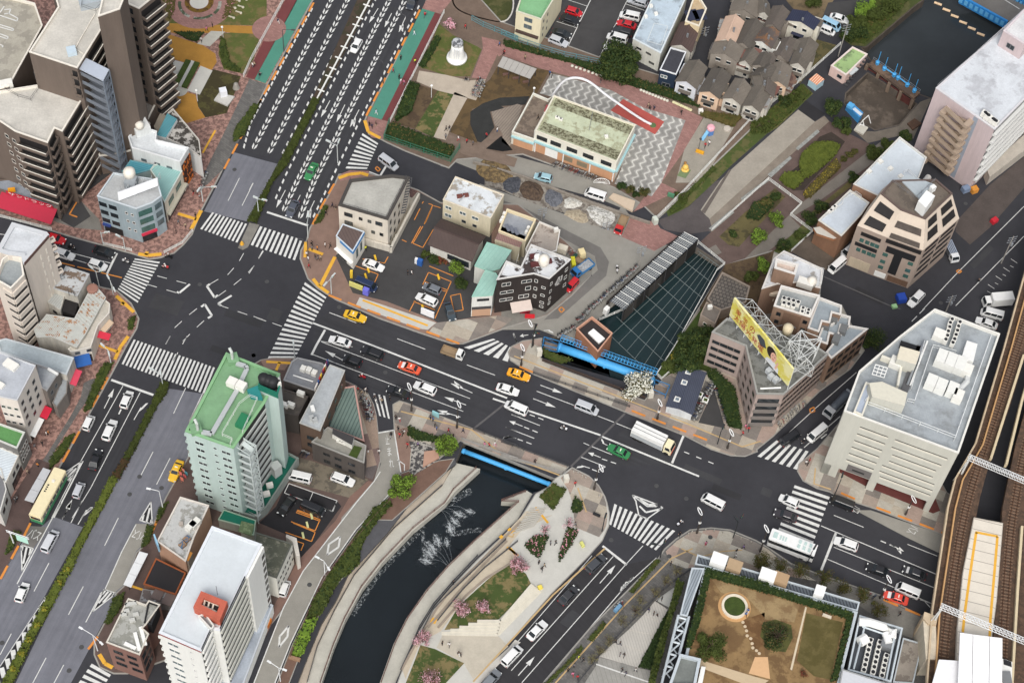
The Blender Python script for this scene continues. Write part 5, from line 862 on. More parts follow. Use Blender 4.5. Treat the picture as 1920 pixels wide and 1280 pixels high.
# pink riverside block
PK=wallm((196,180,180),.12)
b=Bld('office_building','large pale pink block with white roof and tan zigzag fire escape beside the canal basin','p 1755 164.7 1865.3 242.5 2030 75 1995 -50',23,PK,spotty((206,210,214),(180,182,186),.5,.75,.2),par=(.4,.3),cop=plain((206,204,206)))
v=b.v;v.band(0,.66,.73,.5,22.6,.06,plain((150,158,170)),'recess_strip');FE=plain((168,150,132))  # flat blue-grey band on the wall where a recess strip runs
for i in range(8):
 z=1.6+i*2.5;m=MB();a,d,n,L=v.e(0);u0,u1=.3,.62;X0,X1=a+d*L*u0,a+d*L*u1
 for o,zz0,zz1 in ((.7,z,z+1.25),(1.9,z+2.5,z+1.25)):m.bar(X0+n*o+Z*zz0,X1+n*o+Z*zz1,1.0,.25);m.add([X0+n*(o+.5)+Z*zz0,X1+n*(o+.5)+Z*zz1,X1+n*(o+.5)+Z*(zz1+1),X0+n*(o+.5)+Z*(zz0+1)],[[0,1,2,3]])
 v.box_on(m,0,u0-.07,u0+.01,z-.1,z+.9,0,2.5);v.box_on(m,0,u1-.01,u1+.07,z+1.15,z+2.1,0,2.5);m.build('fire_escape',[FE],b.root)
for z in F(7,3,2.8):v.band(1,0,.98,z+.9,z+1.6,.8,plain((214,214,210)),'sill_band');v.band(1,0,.98,z+1.6,z+2.9,.04,GL,'window_band')
b.ac('d1 1610 795 1632 815',22.7,1.6,1.1,1.5,-.6);b.ac('d1 1665 840 1685 855',22.7,1.3,1.1,1.4,-.6)
b.add('d1 1738 215 1890 312 2080 130 1990 20 1880 70',28,PK,roofm((206,206,206)),par=(.4,.4),cop=plain((206,196,198)),z0=22.5).win(0,[.5],[24],2,1.4,FRG);b.tub('roof_rail','d1 1270 600 1740 200',24.2,.06,FRG)
b.blk('entrance_slab','d1 1620 1190 1882 950 1990 900 1990 980 1640 1250',3.2,0,wallm((180,172,160)))
b=Bld('building','orange brick building with white flat roof behind the stepped grey block','p 1687 256.4 1737.5 295 1718 345 1646 366 1600.7 344.5',11,wallm((148,114,92),.15),roofm((196,204,210),.1),par=(.25,.5),cop=plain((206,204,198)))
b.bx('roof_hatch','d1 868 1145 938 1195 788 1215 1010 1250',1,1,.6,.7,10.5,ACW);b.v.win(4,[.5],[8],1,1.2,FRD);b.rail('roof_railing','d2 1030 60 1060 50 1160 150 1120 215',11,WHT,1.2);b.tub('roof_duct','d2 1170 130 1210 80',12,.7,plain((190,186,180)))
w=b.add('d2 655 172 790 262 735 345 595 497 432 385',9,wallm((140,106,84),.18),roofm((190,198,206),.12),par=(.3,.4),cop=plain((206,204,196)));b.rail('roof_railing','d2 470 380 600 280 600 250 690 200 730 230',8.8,WHT,1.0,every=1.2);b.blk('entrance_canopy','d2 395 440 450 430 560 480 590 500 540 520 420 480',7.2,6.4,wallm((160,112,80)),plain((190,186,176)));b.ac('d2 520 315 545 290',8.6,1.4,.7,.8,.7)
# stepped grey block with the black T
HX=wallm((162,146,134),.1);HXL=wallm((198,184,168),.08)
b=Bld('apartment_building','grey tan stepped apartment block with slanted top floors and a black T shaped recess','d2 705 425 905 505 1170 600 1425 375 1375 215 1250 120 880 170 780 300',15,HX,roofm((150,140,132)),par=(.05,0));v=b.v
up=g('d2 870 205 1010 320 1185 385 1375 205 1260 105 950 112',20.5);up=[V((p.x,p.y,0)) for p in up]
m=MB();lo=v.p;ua,ub,uc,ud,ue,uf=[p+Z*20.5 for p in up];L0=[p+Z*15 for p in lo]
def bil(A,B_,C_,D_,u,t):return (A+(B_-A)*u)*(1-t)+(D_+(C_-D_)*u)*t
def sheet(m,A,B_,C_,D_,u0,u1,t0,t1,lift=0):
 n=(B_-A).cross(D_-A).normalized();n=n if n.z>0 else -n;N_=8
 for i in range(N_):
  for j in range(4):f=lambda x,y:bil(A,B_,C_,D_,u0+(u1-u0)*x/N_,t0+(t1-t0)*y/4)+n*lift;m.add([f(i,j),f(i+1,j),f(i+1,j+1),f(i,j+1)],[[0,1,2,3]])
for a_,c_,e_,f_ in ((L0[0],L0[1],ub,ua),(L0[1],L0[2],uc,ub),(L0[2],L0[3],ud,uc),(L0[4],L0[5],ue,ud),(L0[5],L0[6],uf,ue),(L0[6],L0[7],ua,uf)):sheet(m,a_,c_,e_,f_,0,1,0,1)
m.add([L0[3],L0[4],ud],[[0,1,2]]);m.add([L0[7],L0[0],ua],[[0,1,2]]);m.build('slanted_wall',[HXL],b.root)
tp=Vol(b.root,'',20.9,HX,spotty((110,100,90),(94,86,78)),par=(.35,.45),cop=plain((98,84,78)),z0=20.3,pts=up)
def slant(i,ui,rows,mt,u0,u1,name='terrace_shade',lift=.3):  # dark sheets laid on the slope, painting the shade of terraces
 for t0,t1 in rows:m=MB();sheet(m,L0[i],L0[i+1],ui[1],ui[0],u0,u1,t0,t1,.12);m.build(name,[mt],b.root)
slant(0,(ua,ub),((.1,.38),(.55,.85)),DARK,.15,.82);slant(1,(ub,uc),((.02,.2),(.42,.66)),mat((84,76,70),.8,.3,.8),.08,.9);slant(2,(uc,ud),((.2,.5),(.62,.9)),DARK,.1,.4);slant(2,(uc,ud),((.2,.5),(.62,.9)),DARK,.55,.92)
v.stack(0,[.3,.5,.68,.84],[6.4,10],1.0,1.3,GLT,'window',.04);v.band(0,.12,.9,8.2,9.5,.05,BLK,'recess');v.band(0,.2,.9,12.3,13.6,.06,DARK,'balcony_shade');v.band(0,.12,.85,.3,3.6,.08,wallm((186,172,150)),'garage_shutter')  # dark bands on the flat wall carry recess and balcony shade
v.band(1,.04,.98,13.2,14.6,.07,DARK,'balcony_shade');v.band(1,.12,.9,10.0,12.2,.07,BLK,'recess');v.band(1,.36,.58,3.0,10.0,.09,BLK,'recess');v.stack(1,[.15,.83],[8.3,5.6,3.4],1.2,1.2,GLT,'window',.05);v.band(1,.05,.35,.4,2.2,.1,WHT,'panel');v.band(1,.4,.95,.2,2.2,.06,wallm((110,86,70)),'entrance')  # black T and balcony bands are recess shade put into colour
for z in (3,5.7,8.4,11.1,13.3):v.band(2,.08,.45,z,z+1.2,.06,DARK,'balcony_shade');v.band(2,.52,.92,z,z+1.2,.06,DARK,'balcony_shade')  # balcony depth painted as dark bands, nothing cut into the wall
b.blk('water_tank','d2 1135 250 1195 175 1255 215 1190 300',24,20.6,WHT);b.bx('roof_hatch','d2 1230 180',1.2,1,1.6,.7,20.6,WHT);b.blk('roof_box','d2 1010 100 1050 60 1240 130 1150 240',20.8,20.3,plain((170,178,182)))
b.rail('roof_railing','d2 950 120 1110 240 1250 110',20.9,FRG,1.0)
# brown stepped complex behind the billboard
NB=wallm((146,120,102),.16);NR=roofm((152,161,167),.18);NC=plain((214,210,204))
b=Bld('apartment_building','brown stepped apartment complex with many white edged roof terraces behind the billboard',k6('575 150 640 100 885 215 870 335 720 300 600 310 500 340 520 290'),12,NB,spotty((206,208,210),(150,146,140),.55,.7,.3),par=(.3,.4),cop=NC)
t1=b.add(k6('590 148 732 185 712 250 580 208'),17,NB,roofm((196,178,166)),par=(.45,1.0),cop=NC);t2=b.add(k6('622 318 868 382 808 520 576 448'),16,NB,roofm((150,154,154)),par=(.4,.9),cop=NC);t2.win(2,[.1,.82],[13,10,7],.9,1.2,FRD);t2.band(2,.22,.7,5,15,.06,wallm((120,96,80)),'recess')  # last band is a darker wall tone painting the shade of a recess
t3=b.add(k6('862 392 1005 445 1000 505 945 490 930 555 882 545 862 612 790 586'),13,NB,NR,par=(.35,.7),cop=NC);t4=b.add(k6('1005 500 1060 515 1052 580 1000 570 985 635 930 620 915 690 850 665 890 560 945 560'),11,NB,NR,par=(.35,.7),cop=NC);t5=b.add(k6('1050 570 1172 592 940 780 905 740 985 640'),10.5,NB,NR,par=(.35,.5),cop=NC)
t5.stack(1,U(5),[1,4,7.2],1.6,1.5,DARK,'window')
b.ac(k6('640 400 670 408 700 416 730 425 640 430 670 438 700 446'),15.1,.95,.95,1.5,-.3);b.ac(k6('760 462 795 475 755 485 790 495'),15.1,1.1,.8,1.2,-.3);m=MB();c=g(k6('820 280'),14)[0];m.lathe([(1.1,11.8),(1.15,13.6),(.6,14.2),(.2,14.3)],(c.x,c.y,0),14);m.build('water_tank',[CREAM],b.root,True);b.rail('roof_railing',k6('800 215 885 235 870 330 790 300'),12,WHT,1.4,every=1.2);m=MB()
for j,(x,y,zz) in enumerate(((575,330,9),(560,360,6),(545,400,3))):c=g(k6('%d %d' % (x,y)),zz)[0];m.lathe([(1.6,zz-1.2),(2.0,zz-1.0),(2.0,zz),(1.7,zz+.05)],(c.x,c.y,0),14)
m.build('spiral_stair',[plain((206,190,170))],b.root);b.bx('roof_box',k6('770 322'),3.6,1.8,1.8,-.3,11.8,ACW);b.bx('roof_unit',k6('905 580 1010 610 955 540 965 670'),1.6,2.2,1.3,-.3,10.2,plain((110,112,112)))
b=Bld('building','low building with tiled light well terrace beside the netted pond',k6('155 400 250 235 425 325 400 425 335 445 215 485'),4,wallm((140,126,112),.2),brickm((116,108,100),(104,98,92),(76,72,68),.9,.9,.3,.12),par=(.3,.4),cop=plain((140,128,116)));b.add(k6('112 505 150 425 245 470 205 560'),4.6,wallm((150,136,122)),roofm((120,112,104)),par=(.2,.4)).win(3,[.6],[1.6],.8,1.2,CREAM);b.bx('outdoor_unit',k6('170 465'),1,.8,1,.3,4.2,ACW)
# billboard building
BB=wallm((168,152,144),.1)
b=Bld('office_building','tan brown wedge shaped office building carrying a yellow billboard on its roof',k6('280 525 185 612 397 700 468 1003 640 1006 920 752 770 655 560 590'),13.5,BB,spotty((118,119,115),(92,92,88),.5,.66,.5),par=(.35,.5),cop=plain((150,150,146)));v=b.v
v.win(1,[.3],[9.6,7,4.3,1.6],3.6,1.3,plain((140,126,118)),GL);v.win(1,[.72],[9.6,7,4.3,1.6],3.0,1.3,plain((140,126,118)),GL);v.win(2,U(4),[10,7,4],1.4,1.6,plain((140,126,118)),GL);v.win(2,U(4),[1],1.4,1.6,plain((140,126,118)),GL)
for z in (1.4,4.2,7,9.8):v.band(3,.1,.9,z,z+1.6,.05,GL,'window_band');v.band(3,.05,.95,z-.9,z-.1,.4,plain((124,118,113)),'balcony_front')
v.win(4,U(7),[10.4,7.8,5.2,2.6],2.0,1.4,plain((130,112,102)),GL);b.bx('outdoor_unit',k6('540 870 555 905 585 925'),1.1,1.1,1.3,.8,13,plain((178,182,184)));b.tub('roof_pipe',k6('490 970 620 965'),13.4,.2,WHT)
m=MB();c=g(k6('665 595'),15.5)[0];m.lathe([(1.1,14.2),(1.15,16.2),(.6,16.8),(.2,16.9)],(c.x,c.y,0),14);m.build('water_tank',[plain((214,200,170))],b.root,True);m=MB();[m.tube([c+V((x,y,-.5)),c+V((x*1.8,y*1.8,-2.6))],.1,4) for x in (-1.2,1.2) for y in (-1.2,1.2)];m.build('tank_stand',[STEEL],b.root)
A,B_=g('p 1367.3 590.8 1476 723',15.2);q=on_plane('p 1376 560 1487.7 691.6',A,B_);T0,T1=q;zt=(T0.z+T1.z)/2;T0,T1=V((A.x,A.y,zt)),V((B_.x,B_.y,zt));d=(B_-A).normalized();n=V((d.y,-d.x,0));n=n if n.y<0 else -n;W_=(B_-A).length;HB=zt-15.2
t=thing('billboard','yellow rooftop billboard with red writing and a smiling woman in white','billboard',(A.x,A.y,13.2))
m=MB();k=[A,B_,T1,T0];m.add(k+[p-n*.4 for p in k],[[0,1,2,3],[7,6,5,4],[0,4,5,1],[1,5,6,2],[2,6,7,3],[3,7,4,0]]);m.build('panel',[spotty((216,204,96),(230,224,166),.4,.65,.25,.04,.6)],t)
def bp(x,y,o=.05):return A+d*W_*x+Z*HB*y+n*o
m=MB()
for s,x,y,w_,h_ in (('東',.115,.72,0.081,.31),('芝',.235,.72,0.081,.31),('の',.355,.72,0.081,.31),('太',.115,.38,0.081,.31),('陽',.215,.38,0.093,.31),('光',.32,.38,0.087,.31),('発',.42,.38,0.087,.31),('電',.525,.38,0.093,.31)):put_text(m,s,bp(x,y-.12),d*W_*w_,Z*HB*h_)
m.build('lettering',[plain((170,20,44))],t);m=MB();put_text(m,'太陽光発電',bp(.19,.93),d*W_*.2,Z*HB*.07);m.build('slogan',[plain((206,150,60))],t)
def blob(c,rx,ry,o,n_=16):return [bp(c[0]+rx*math.cos(2*PI*i/n_),c[1]+ry*math.sin(2*PI*i/n_),o) for i in range(n_)]
def flat(pts,mt,name):m=MB();m.add(pts,[list(range(len(pts)))]);m.build(name,[mt],t)
flat([bp(.43,.62),bp(.52,.35),bp(.60,.5),bp(.55,.78),bp(.47,.78)],plain((74,78,84)),'picture_solar_panel');flat([bp(.62,-.0+.02),bp(.84,.02),bp(.83,.25),bp(.74,.36),bp(.64,.2)],plain((222,224,228)),'picture_blouse');flat(blob((.685,.6),.075,.27,.06),plain((44,34,32)),'picture_hair');flat(blob((.725,.52),.045,.23,.07),plain((226,178,156)),'picture_face')
for x in (.708,.742):flat(blob((x,.58),.008,.02,.08,8),BLK,'picture_eye')
flat(blob((.727,.42),.014,.025,.08,10),plain((196,80,80)),'picture_mouth');flat([bp(.775,.12,.07),bp(.80,.1,.07),bp(.815,.5,.07),bp(.79,.52,.07)],plain((226,178,156)),'picture_arm')
m=MB()
for i in range(9):
 x=i/8;p=A+d*W_*x-n*.4;o=p-n*(5.5 if i<5 else 6.5);o0=V((o.x,o.y,13));m.tube([V((p.x,p.y,zt-.2)),o0],.09,4);m.tube([V((p.x,p.y,13)),V((p.x,p.y,zt-.1))],.09,4);m.tube([V((p.x,p.y,13.2)),V((o.x,o.y,16.5))],.07,4);m.tube([o0,V((o.x,o.y,16.8)),V((p.x,p.y,zt-.2))],.08,4)
 if i:m.tube([lo_,o0],.07,4);m.tube([lo_,V((p.x,p.y,zt-.2))],.06,4);m.tube([lh_,V((o.x,o.y,16.8))],.08,4);m.tube([lh_,o0],.06,4)
 lo_,lh_=o0,V((o.x,o.y,16.8))
m.build('frame',[plain((214,216,214))],t)
t=thing('roof_frame','bare white lattice frame standing behind the right end of the billboard','steel frame',tuple(g(k6('780 740'),13)[0]))
m=MB();ks=g(k6('640 760 720 690 850 740 815 810 700 870'),13.1);tp_=[p+Z*5.5 for p in ks]
for i in range(5):
 j=(i+1) % 5
 for x,y in ((ks[i],ks[j]),(tp_[i],tp_[j]),(ks[i],tp_[i]),(ks[i],tp_[j]),(ks[j],tp_[i]),(tp_[i],tp_[(i+2) % 5]),(ks[i],tp_[(i+2) % 5])):m.tube([x,y],.075,4)
apex=sum(tp_,V((0,0,0)))/5+Z*1.2
for p in tp_:m.tube([p,apex],.07,4)
m.build('lattice',[plain((214,216,214))],t)
# big cream block
CB=wallm((192,191,180),.08)
b=Bld('office_building','large cream block with long slit windows and a roof crowded with white machinery','p 1583 770 1797.5 848.8 1875 625 1753 578.5 1685.7 631 1611 695',26,CB,spotty((158,164,168),(138,142,144),.45,.75,.12),par=(.35,.9),cop=plain((222,220,212)),z0=4.2);v=b.v
SL=plain((216,212,198))
for i,z in enumerate((22.3,19.5,16.7,14,11.3,8.6)):v.band(0,.17,.42,z,z+.3,.02,BLK,'slit_window');v.band(0,.17,.42,z-.62,z-.06,.09,SL,'sill')
for i,z in enumerate((22.4,19.3,16.6,13.9,11.4,8.9,6.9)):u0,u1=((.48,.94),(.48,.92),(.51,.9),(.51,.9),(.47,.94),(.47,.95),(.49,.95))[i];v.band(0,u0,u1,z,z+.28,.02,BLK,'slit_window');v.band(0,u0,u1,z-.6,z-.06,.09,SL,'sill')
v.band(0,.2,.42,4.4,7.2,.03,plain((110,106,104)),'grey_panel');v.band(0,.25,.36,5.4,5.9,.06,BLK,'slit_window')
lob=off(ccw([V((p.x,p.y,0)) for p in v.p]),3.0);m=MB();m.prism(lob,0,4.25,0,top=False);m.build('lobby',[DARK],b.root);m=MB();m.poly(ccw([V((p.x,p.y,0)) for p in v.p]),4.22);m.build('soffit',[CB],b.root)
for u in (.02,.44,.97):m=MB();v.box_on(m,0,u-.02,u+.05 if u<.9 else u+.03,0,4.3,-1.2,0.0);m.build('column',[CB],b.root)
m=MB();v.box_on(m,0,0,.14,0,4.25,-8,0);m.build('corner_wall',[CB],b.root)
b.blk('penthouse','d3 790 330 880 320 1060 400 1040 490 810 425',28.6,25,CB,plain((206,202,186)));b.blk('skylight','d3 765 320 825 340 745 560 680 530',26.6,25,SL,plain((170,180,196)),(.35,.6));b.blk('penthouse','d3 1010 70 1150 110 1120 200 985 160',28.8,25,CB,plain((214,206,186)))
b.ac('d2 1375 1085 1362 1110 1357 1140 1348 1170 1342 1200 1330 1228 1430 1105 1420 1135 1412 1165 1402 1195 1392 1225 1380 1250',25.2,.92,.92,1.5,-.35);b.bx('air_handler','d3 1285 180 1350 205 1420 230',2.1,3.4,2.4,-.35,25.1,plain((222,222,216)));b.bx('air_handler','d3 1215 345 1285 375 1365 400',2.1,2.8,2.2,-.35,25.1,plain((222,222,216)));b.bx('duct_end','d3 1405 445 1470 265',2,2.4,2.2,-.35,25.1,ACW)
b.blk('air_duct','d3 1480 30 1555 55 1525 180 1440 155',27.2,25,plain((226,226,222)));b.tub('roof_duct','d3 1500 180 1490 240 1480 320 1420 380',26,.6,plain((200,202,200)));b.bx('outdoor_unit','d3 970 205 1275 10',2.4,2.2,1.8,-.35,25.1,ACW)
for s in ('d3 770 490 1390 730','d3 1385 740 1640 20','d3 1050 470 1100 480 1230 90 1390 130','d3 1080 380 1170 60','d3 750 480 850 360'):b.rail('roof_railing',s,25.1,plain((222,224,222)),1.6,.07,3.2)
m=MB()
for i in range(4):q=g('d3 %d %d %d %d' % (835+i*28,200+i*8,810+i*28,270+i*8),26.6);m.tube(q,.12,4);q=g('d3 %d %d %d %d' % (835-i*8,200+i*23,920-i*8,225+i*23),26.6);m.tube(q,.12,4)
m.build('pipe_rack',[WHT],b.root);b.blk('machine_floor','d3 1130 60 1180 75 1060 400 1010 380',25.6,25.05,plain((92,92,94)));b.tub('roof_pipe','d3 1060 340 1180 30',26.2,.25,STEEL);b.tub('roof_pipe','d3 1080 345 1200 35',26.2,.2,WHT);b.blk('plant_wall','d3 880 130 1030 190 1000 350 985 345 1010 200 875 145',26.6,25,SL)
b.blk('shaft_shade','d3 1015 30 1170 80 1150 120 1000 75',25.6,25.0,BLK)  # closed block, black colour stands in for the dark inside a shaft
v.band(5,.05,.95,23,25,.05,plain((176,176,174)),'louvre')
# garden roofed station building
SB=wallm((150,152,152),.1);SW=plain((196,204,208),.45,.2)
b=Bld('station_building','station building with an enclosed brown rooftop garden edged by hedges','c4 1435 462 d4 707 778 575 1300 540 1440 c4 1180 1480 1255 1290',10,SB,spotty((138,112,76),(108,84,56),.42,.64,.3),par=(.5,.45),cop=SW,rname='garden_ground');zr=b.v.zr
def rp(name,s,mt,lv=1):m=MB();m.poly(g(s,zr+lv*.006));m.build(name,[mt],b.root)
rp('garden_lawn','d4 345 785 605 850 515 1255 400 1230 280 1120',spotty((84,76,40),(98,88,52),.4,.65,.35));rp('garden_bed','d4 40 850 130 830 240 870 250 960 200 1060 110 1050 20 950',spotty((84,84,44),(62,66,34)),2);rp('garden_path','c4 1390 1110 d4 -30 1230 80 1260 0 1320 c4 1380 1160',plain((190,170,140),.9),2);rp('garden_path','c4 1790 1095 1882 1095 d4 75 1105 90 1250 -60 1210',plain((206,166,124),.9),3)
rp('garden_path','d4 338 740 350 745 245 1190 232 1180',plain((200,186,160),.9),3);rp('worn_ground','c4 1480 540 1882 660 d4 300 720 260 850 60 830 c4 1760 700 1550 640',spotty((152,130,94),(124,100,70),.4,.66),1);rp('worn_ground','c4 1690 840 1860 780 d4 40 1000 60 1100 c4 1800 1090',spotty((104,76,48),(122,94,62),.4,.66),1)
c=g('c4 1645 742',zr)[0];m=MB()
for r0,r1,z1,mi in ((2.15,2.65,.5,0),):m.lathe([(r1,zr),(r1,zr+z1),(r0,zr+z1),(r0,zr)],(c.x,c.y,0),32)
m.build('round_planter',[plain((214,204,184),.8)],b.root);m=MB();m.poly([c+V((math.cos(2*PI*i/32)*3.3,math.sin(2*PI*i/32)*3.3,.03)) for i in range(32)]);m.build('planter_base',[plain((190,148,100),.8)],b.root);m=MB();m.poly([c+V((math.cos(2*PI*i/32)*2.16,math.sin(2*PI*i/32)*2.16,.25)) for i in range(32)]);m.build('planter_lawn',[MOSS],b.root)
for i,(x,y) in enumerate(((1705,850),(1720,880),(1730,910),(1735,945),(1760,965),(1770,1000),(1775,1030),(1800,1050),(1820,1070))):c=g('c4 %d %d' % (x,y),zr)[0];m=MB();m.lathe([(.35,zr),(.34,zr+.05)],(c.x,c.y,0),7);m.build('stepping_stone',[plain((196,178,150))],b.root)
b.add('c4 1345 465 1432 470 1312 805 1262 795',10.3,SB,stripem((150,158,164),(110,118,124),.5,.35,.4),par=(.25,.12),cop=SW);b.add('c4 1260 1072 1408 1108 1370 1300 1180 1300',12,SB,roofm((118,122,118)),par=(.5,.8),cop=SW);b.blk('service_core','c4 1412 1160 1442 1165 1415 1300 1380 1300',10.6,8,WHT)
m=MB()
for i in range(5):
 q=g('c4 %d %d %d %d %d %d' % (1255-i*25,815+i*85,1310-i*25,830+i*85,1235-i*25,895+i*85),9.6);m.tube([q[0],q[1]],.22,6);m.tube([q[1],q[2]],.18,6);m.tube([q[0]-Z*2,q[2]+V((1.5,0,0))],.15,6)
q=g('c4 1250 800 1130 1290',10);m.tube(q,.28,6);q=g('c4 1325 810 1255 1080',10);m.tube(q,.28,6);m.build('steel_truss',[SW],b.root)
b.blk('dark_truss_zone','c4 1262 800 1312 808 1190 1300 1110 1300',7.2,0,BLK)  # solid black block filling the dark zone below the truss
tr_=b.add('c4 1385 372 1882 540 d4 0 545 722 712 708 772 0 585 c4 1882 600 1435 458 1368 440',9.6,SB,stripem((92,98,104),(60,64,70),.6,-.3,.4),par=(.3,.4),cop=SW) if False else b.add('c4 1385 372 d4 722 708 706 770 c4 1440 455 1368 440',9.6,SB,stripem((92,98,104),(56,60,66),.6,-.3,.4),par=(.25,.4),cop=SW)
b.bx('plant_cabinet','c4 1530 430',3.2,2.6,1.8,-.28,9.3,WHT);b.bx('plant_cabinet','c4 1640 470',3.0,2.4,1.6,-.28,9.3,plain((170,146,116)));b.bx('plant_cabinet','d4 65 540',3.2,2.6,1.8,-.28,9.3,WHT);b.bx('plant_cabinet','d4 160 560',3.0,2.4,1.6,-.28,9.3,plain((170,142,110)));b.bx('plant_cabinet','d4 415 645 450 655',1.0,2.4,1.6,-.28,9.3,WHT)
pl=b.add('d4 722 800 1026 890 945 1270 640 1185',9.4,SB,plain((78,82,88)),par=(.3,2.2),cop=SW)
b.ac(' '.join('d4 %d %d' % (800-i*8,975+i*35) for i in range(9)),7.3,1.0,1.0,1.5,-.3);b.ac(' '.join('d4 %d %d' % (865-i*8,990+i*35) for i in range(9)),7.3,1.0,1.0,1.5,-.3);b.ac(' '.join('d4 %d %d' % (912-i*8,1085+i*35) for i in range(6)),7.3,1.0,1.0,1.5,-.3)
b.tub('white_duct','d4 715 845 790 850 900 885 960 915 950 955',9.6,.9,WHT,10);b.tub('white_duct','d4 905 925 930 1000',9.2,.8,WHT,10);b.tub('white_duct','d4 720 990 770 960',9,1.1,WHT,10);b.bx('plant_cabinet','d4 910 1020',2.6,2.4,2,-.3,7.3,FRG)
for s in ('d4 760 870 680 1180','d4 975 920 910 1250','d4 740 880 930 945'):b.tub('steel_truss',s,9.4,.2,SW)
b.add('d4 600 1180 930 1285 920 1400 560 1400',11,SB,plain((196,198,202)),par=(.2,.1));b.add('d4 1030 960 1165 1000 1100 1280 960 1270',3,SB,spotty((150,142,132),(120,112,104)),par=(.2,.3),z0=.1,cop=SW)
# railway viaduct
VW=wallm((196,176,148),.18);BAL=spotty((94,74,60),(74,60,50),.4,.65,1.2,.25)
t=thing('railway_viaduct','elevated railway viaduct with brown ballast tracks along the right edge','viaduct',tuple(g('p 1830 940')[0]))
z8=8.0
le='p 1960 380 1917 530 1884 649 1830 830 1792 896 1778 950 1748 1147 1738 1290 1730 1400'
ri1='p 1790 1400 1795 1290 1803 1147 1824 1000 1838 930 1852 880 1894 760 1945 590 2010 380'
def slabv(s,z0,z1,mt,name):m=MB();m.prism(g(s,z1),z0,z1,bot=True);return m.build(name,[mt],t)
slabv(le+' '+ri1,z8-1.4,z8,BAL,'track_bed');slabv('p 2100 380 2000 560 1945 690 1905 830 1880 950 1866 1150 1855 1290 1850 1400 2100 1400',z8-1.4,z8,BAL,'track_bed')
slabv('d4 1528 110 1735 150 1690 700 1650 1000 1640 1400 1390 1400 1410 900 1450 500',0,z8+.9,wallm((180,172,160)),'platform_base');
m=MB();m.poly(g('d4 1532 118 1730 156 1685 700 1645 1000 1635 1400 1396 1400 1415 900 1455 500',z8+.93));m.build('platform',[stripem((214,206,192),(150,142,132),2.4,-1.4,.06,.08,.8)],t)
m=MB()
for s in ('d4 1545 215 1500 520 1462 800 1450 920','d4 1695 245 1668 560 1645 830 1640 950','d4 1540 215 1698 245'):strip(m,g(s,z8+.95),.55)
m.build('tactile_line',[YEL],t)
Q=g(le,z8+1.2);m=MB()
for a,c in zip(Q,Q[1:]):m.bar(a,c,.35,1.4)
m.build('parapet_wall',[VW],t);Q=[p+V((1.6,0,-.3)) for p in Q];m=MB()
for a,c in zip(Q[:-2],Q[1:-1]):m.bar(a,c,.3,1.0)
m.build('cable_trough',[plain((190,150,104),.8)],t)
for s in ('d3 1882 130 1790 420 1650 860','d3 1950 180 1870 450 1760 900','d4 1870 170 1840 600 1800 1280'):
 Q=g(s,z8+1.0);m=MB()
 for a,c in zip(Q,Q[1:]):m.bar(a,c,.5,1.6)
 m.build('side_beam',[plain((206,190,158),.8)],t)
TIE=mat((122,98,80),.9,.25,2.);RAIL=mat((96,66,50),.5,.3,2.,metal=.4)
for s in ('d2 1960 900 d3 1852 30 1645 640 1500 1100 d4 1440 180 1385 520 1335 880 1312 1110 1300 1400','d3 2000 420 1882 800 1820 1180 d4 1790 170 1762 500 1738 900 1718 1400'):
 Q=smooth(g(s,z8),2);m=MB()
 for p,d in along(Q,0,.75):n=V((-d.y,d.x,0));m.bar(p-n*1.0+Z*.12,p+n*1.0+Z*.12,.26,.14)
 m.build('sleepers',[TIE],t);m=MB()
 for sg in (-1,1):
  L_=[p+V((-d.y,d.x,0))*sg*.54+Z*.27 for p,d in along(Q,0,4)]
  for a,c in zip(L_,L_[1:]):m.bar(a,c,.1,.16)
 m.build('rails',[RAIL],t)
for i,s in enumerate(('d3 1485 850 1960 1050','d4 1290 735 1960 1015')):
 q=g(s,15);gt=thing('catenary_gantry',('white lattice gantry spanning the tracks next to the cream block','white lattice gantry over the platform just above the white station roof')[i],'gantry',(q[0].x,q[0].y,8));m=MB();dq=q[1]-q[0];n=V((-dq.y,dq.x,0)).normalized()*.45;N_=26
 ch=[n+Z*.45,n-Z*.45,-n+Z*.45,-n-Z*.45]
 for c in ch:m.tube([q[0]+c,q[1]+c],.07,4)
 for k in range(N_):
  p0,p1=q[0]+dq*k/N_,q[0]+dq*(k+1)/N_
  for c0,c1 in ((0,2),(2,0),(0,1),(2,3)):m.tube([p0+ch[c0],p1+ch[c1]],.045,4)
 m.build('truss_beam',[plain((224,226,226))],gt);m=MB();p=q[0]+dq.normalized()*.5;m.tube([V((p.x,p.y,6)),V((p.x,p.y,15.6))],.22,8);m.tube([V((p.x-1.3,p.y-.6,6)),p],.1,6);m.build('mast',[plain((206,208,206))],gt)
m=MB();
for i,s in enumerate(('d4 1432 922 1520 935 1512 1400 1410 1400','d4 1524 936 1638 950 1632 1400 1516 1400','d4 1642 951 1730 962 1726 1400 1636 1400')):m.prism(g(s,13),12.6,13,bot=True)
solo(m,'platform_roof',plain((236,236,236)),'white three bay roof covering the station platform at the lower right','station roof');m=MB();m.prism(g('d4 1282 1112 1428 1122 1405 1400 1200 1400',11.5),11,11.5,bot=True);solo(m,'platform_roof',plain((230,230,232)),'lower flat white station roof left of the three bay one','station roof')
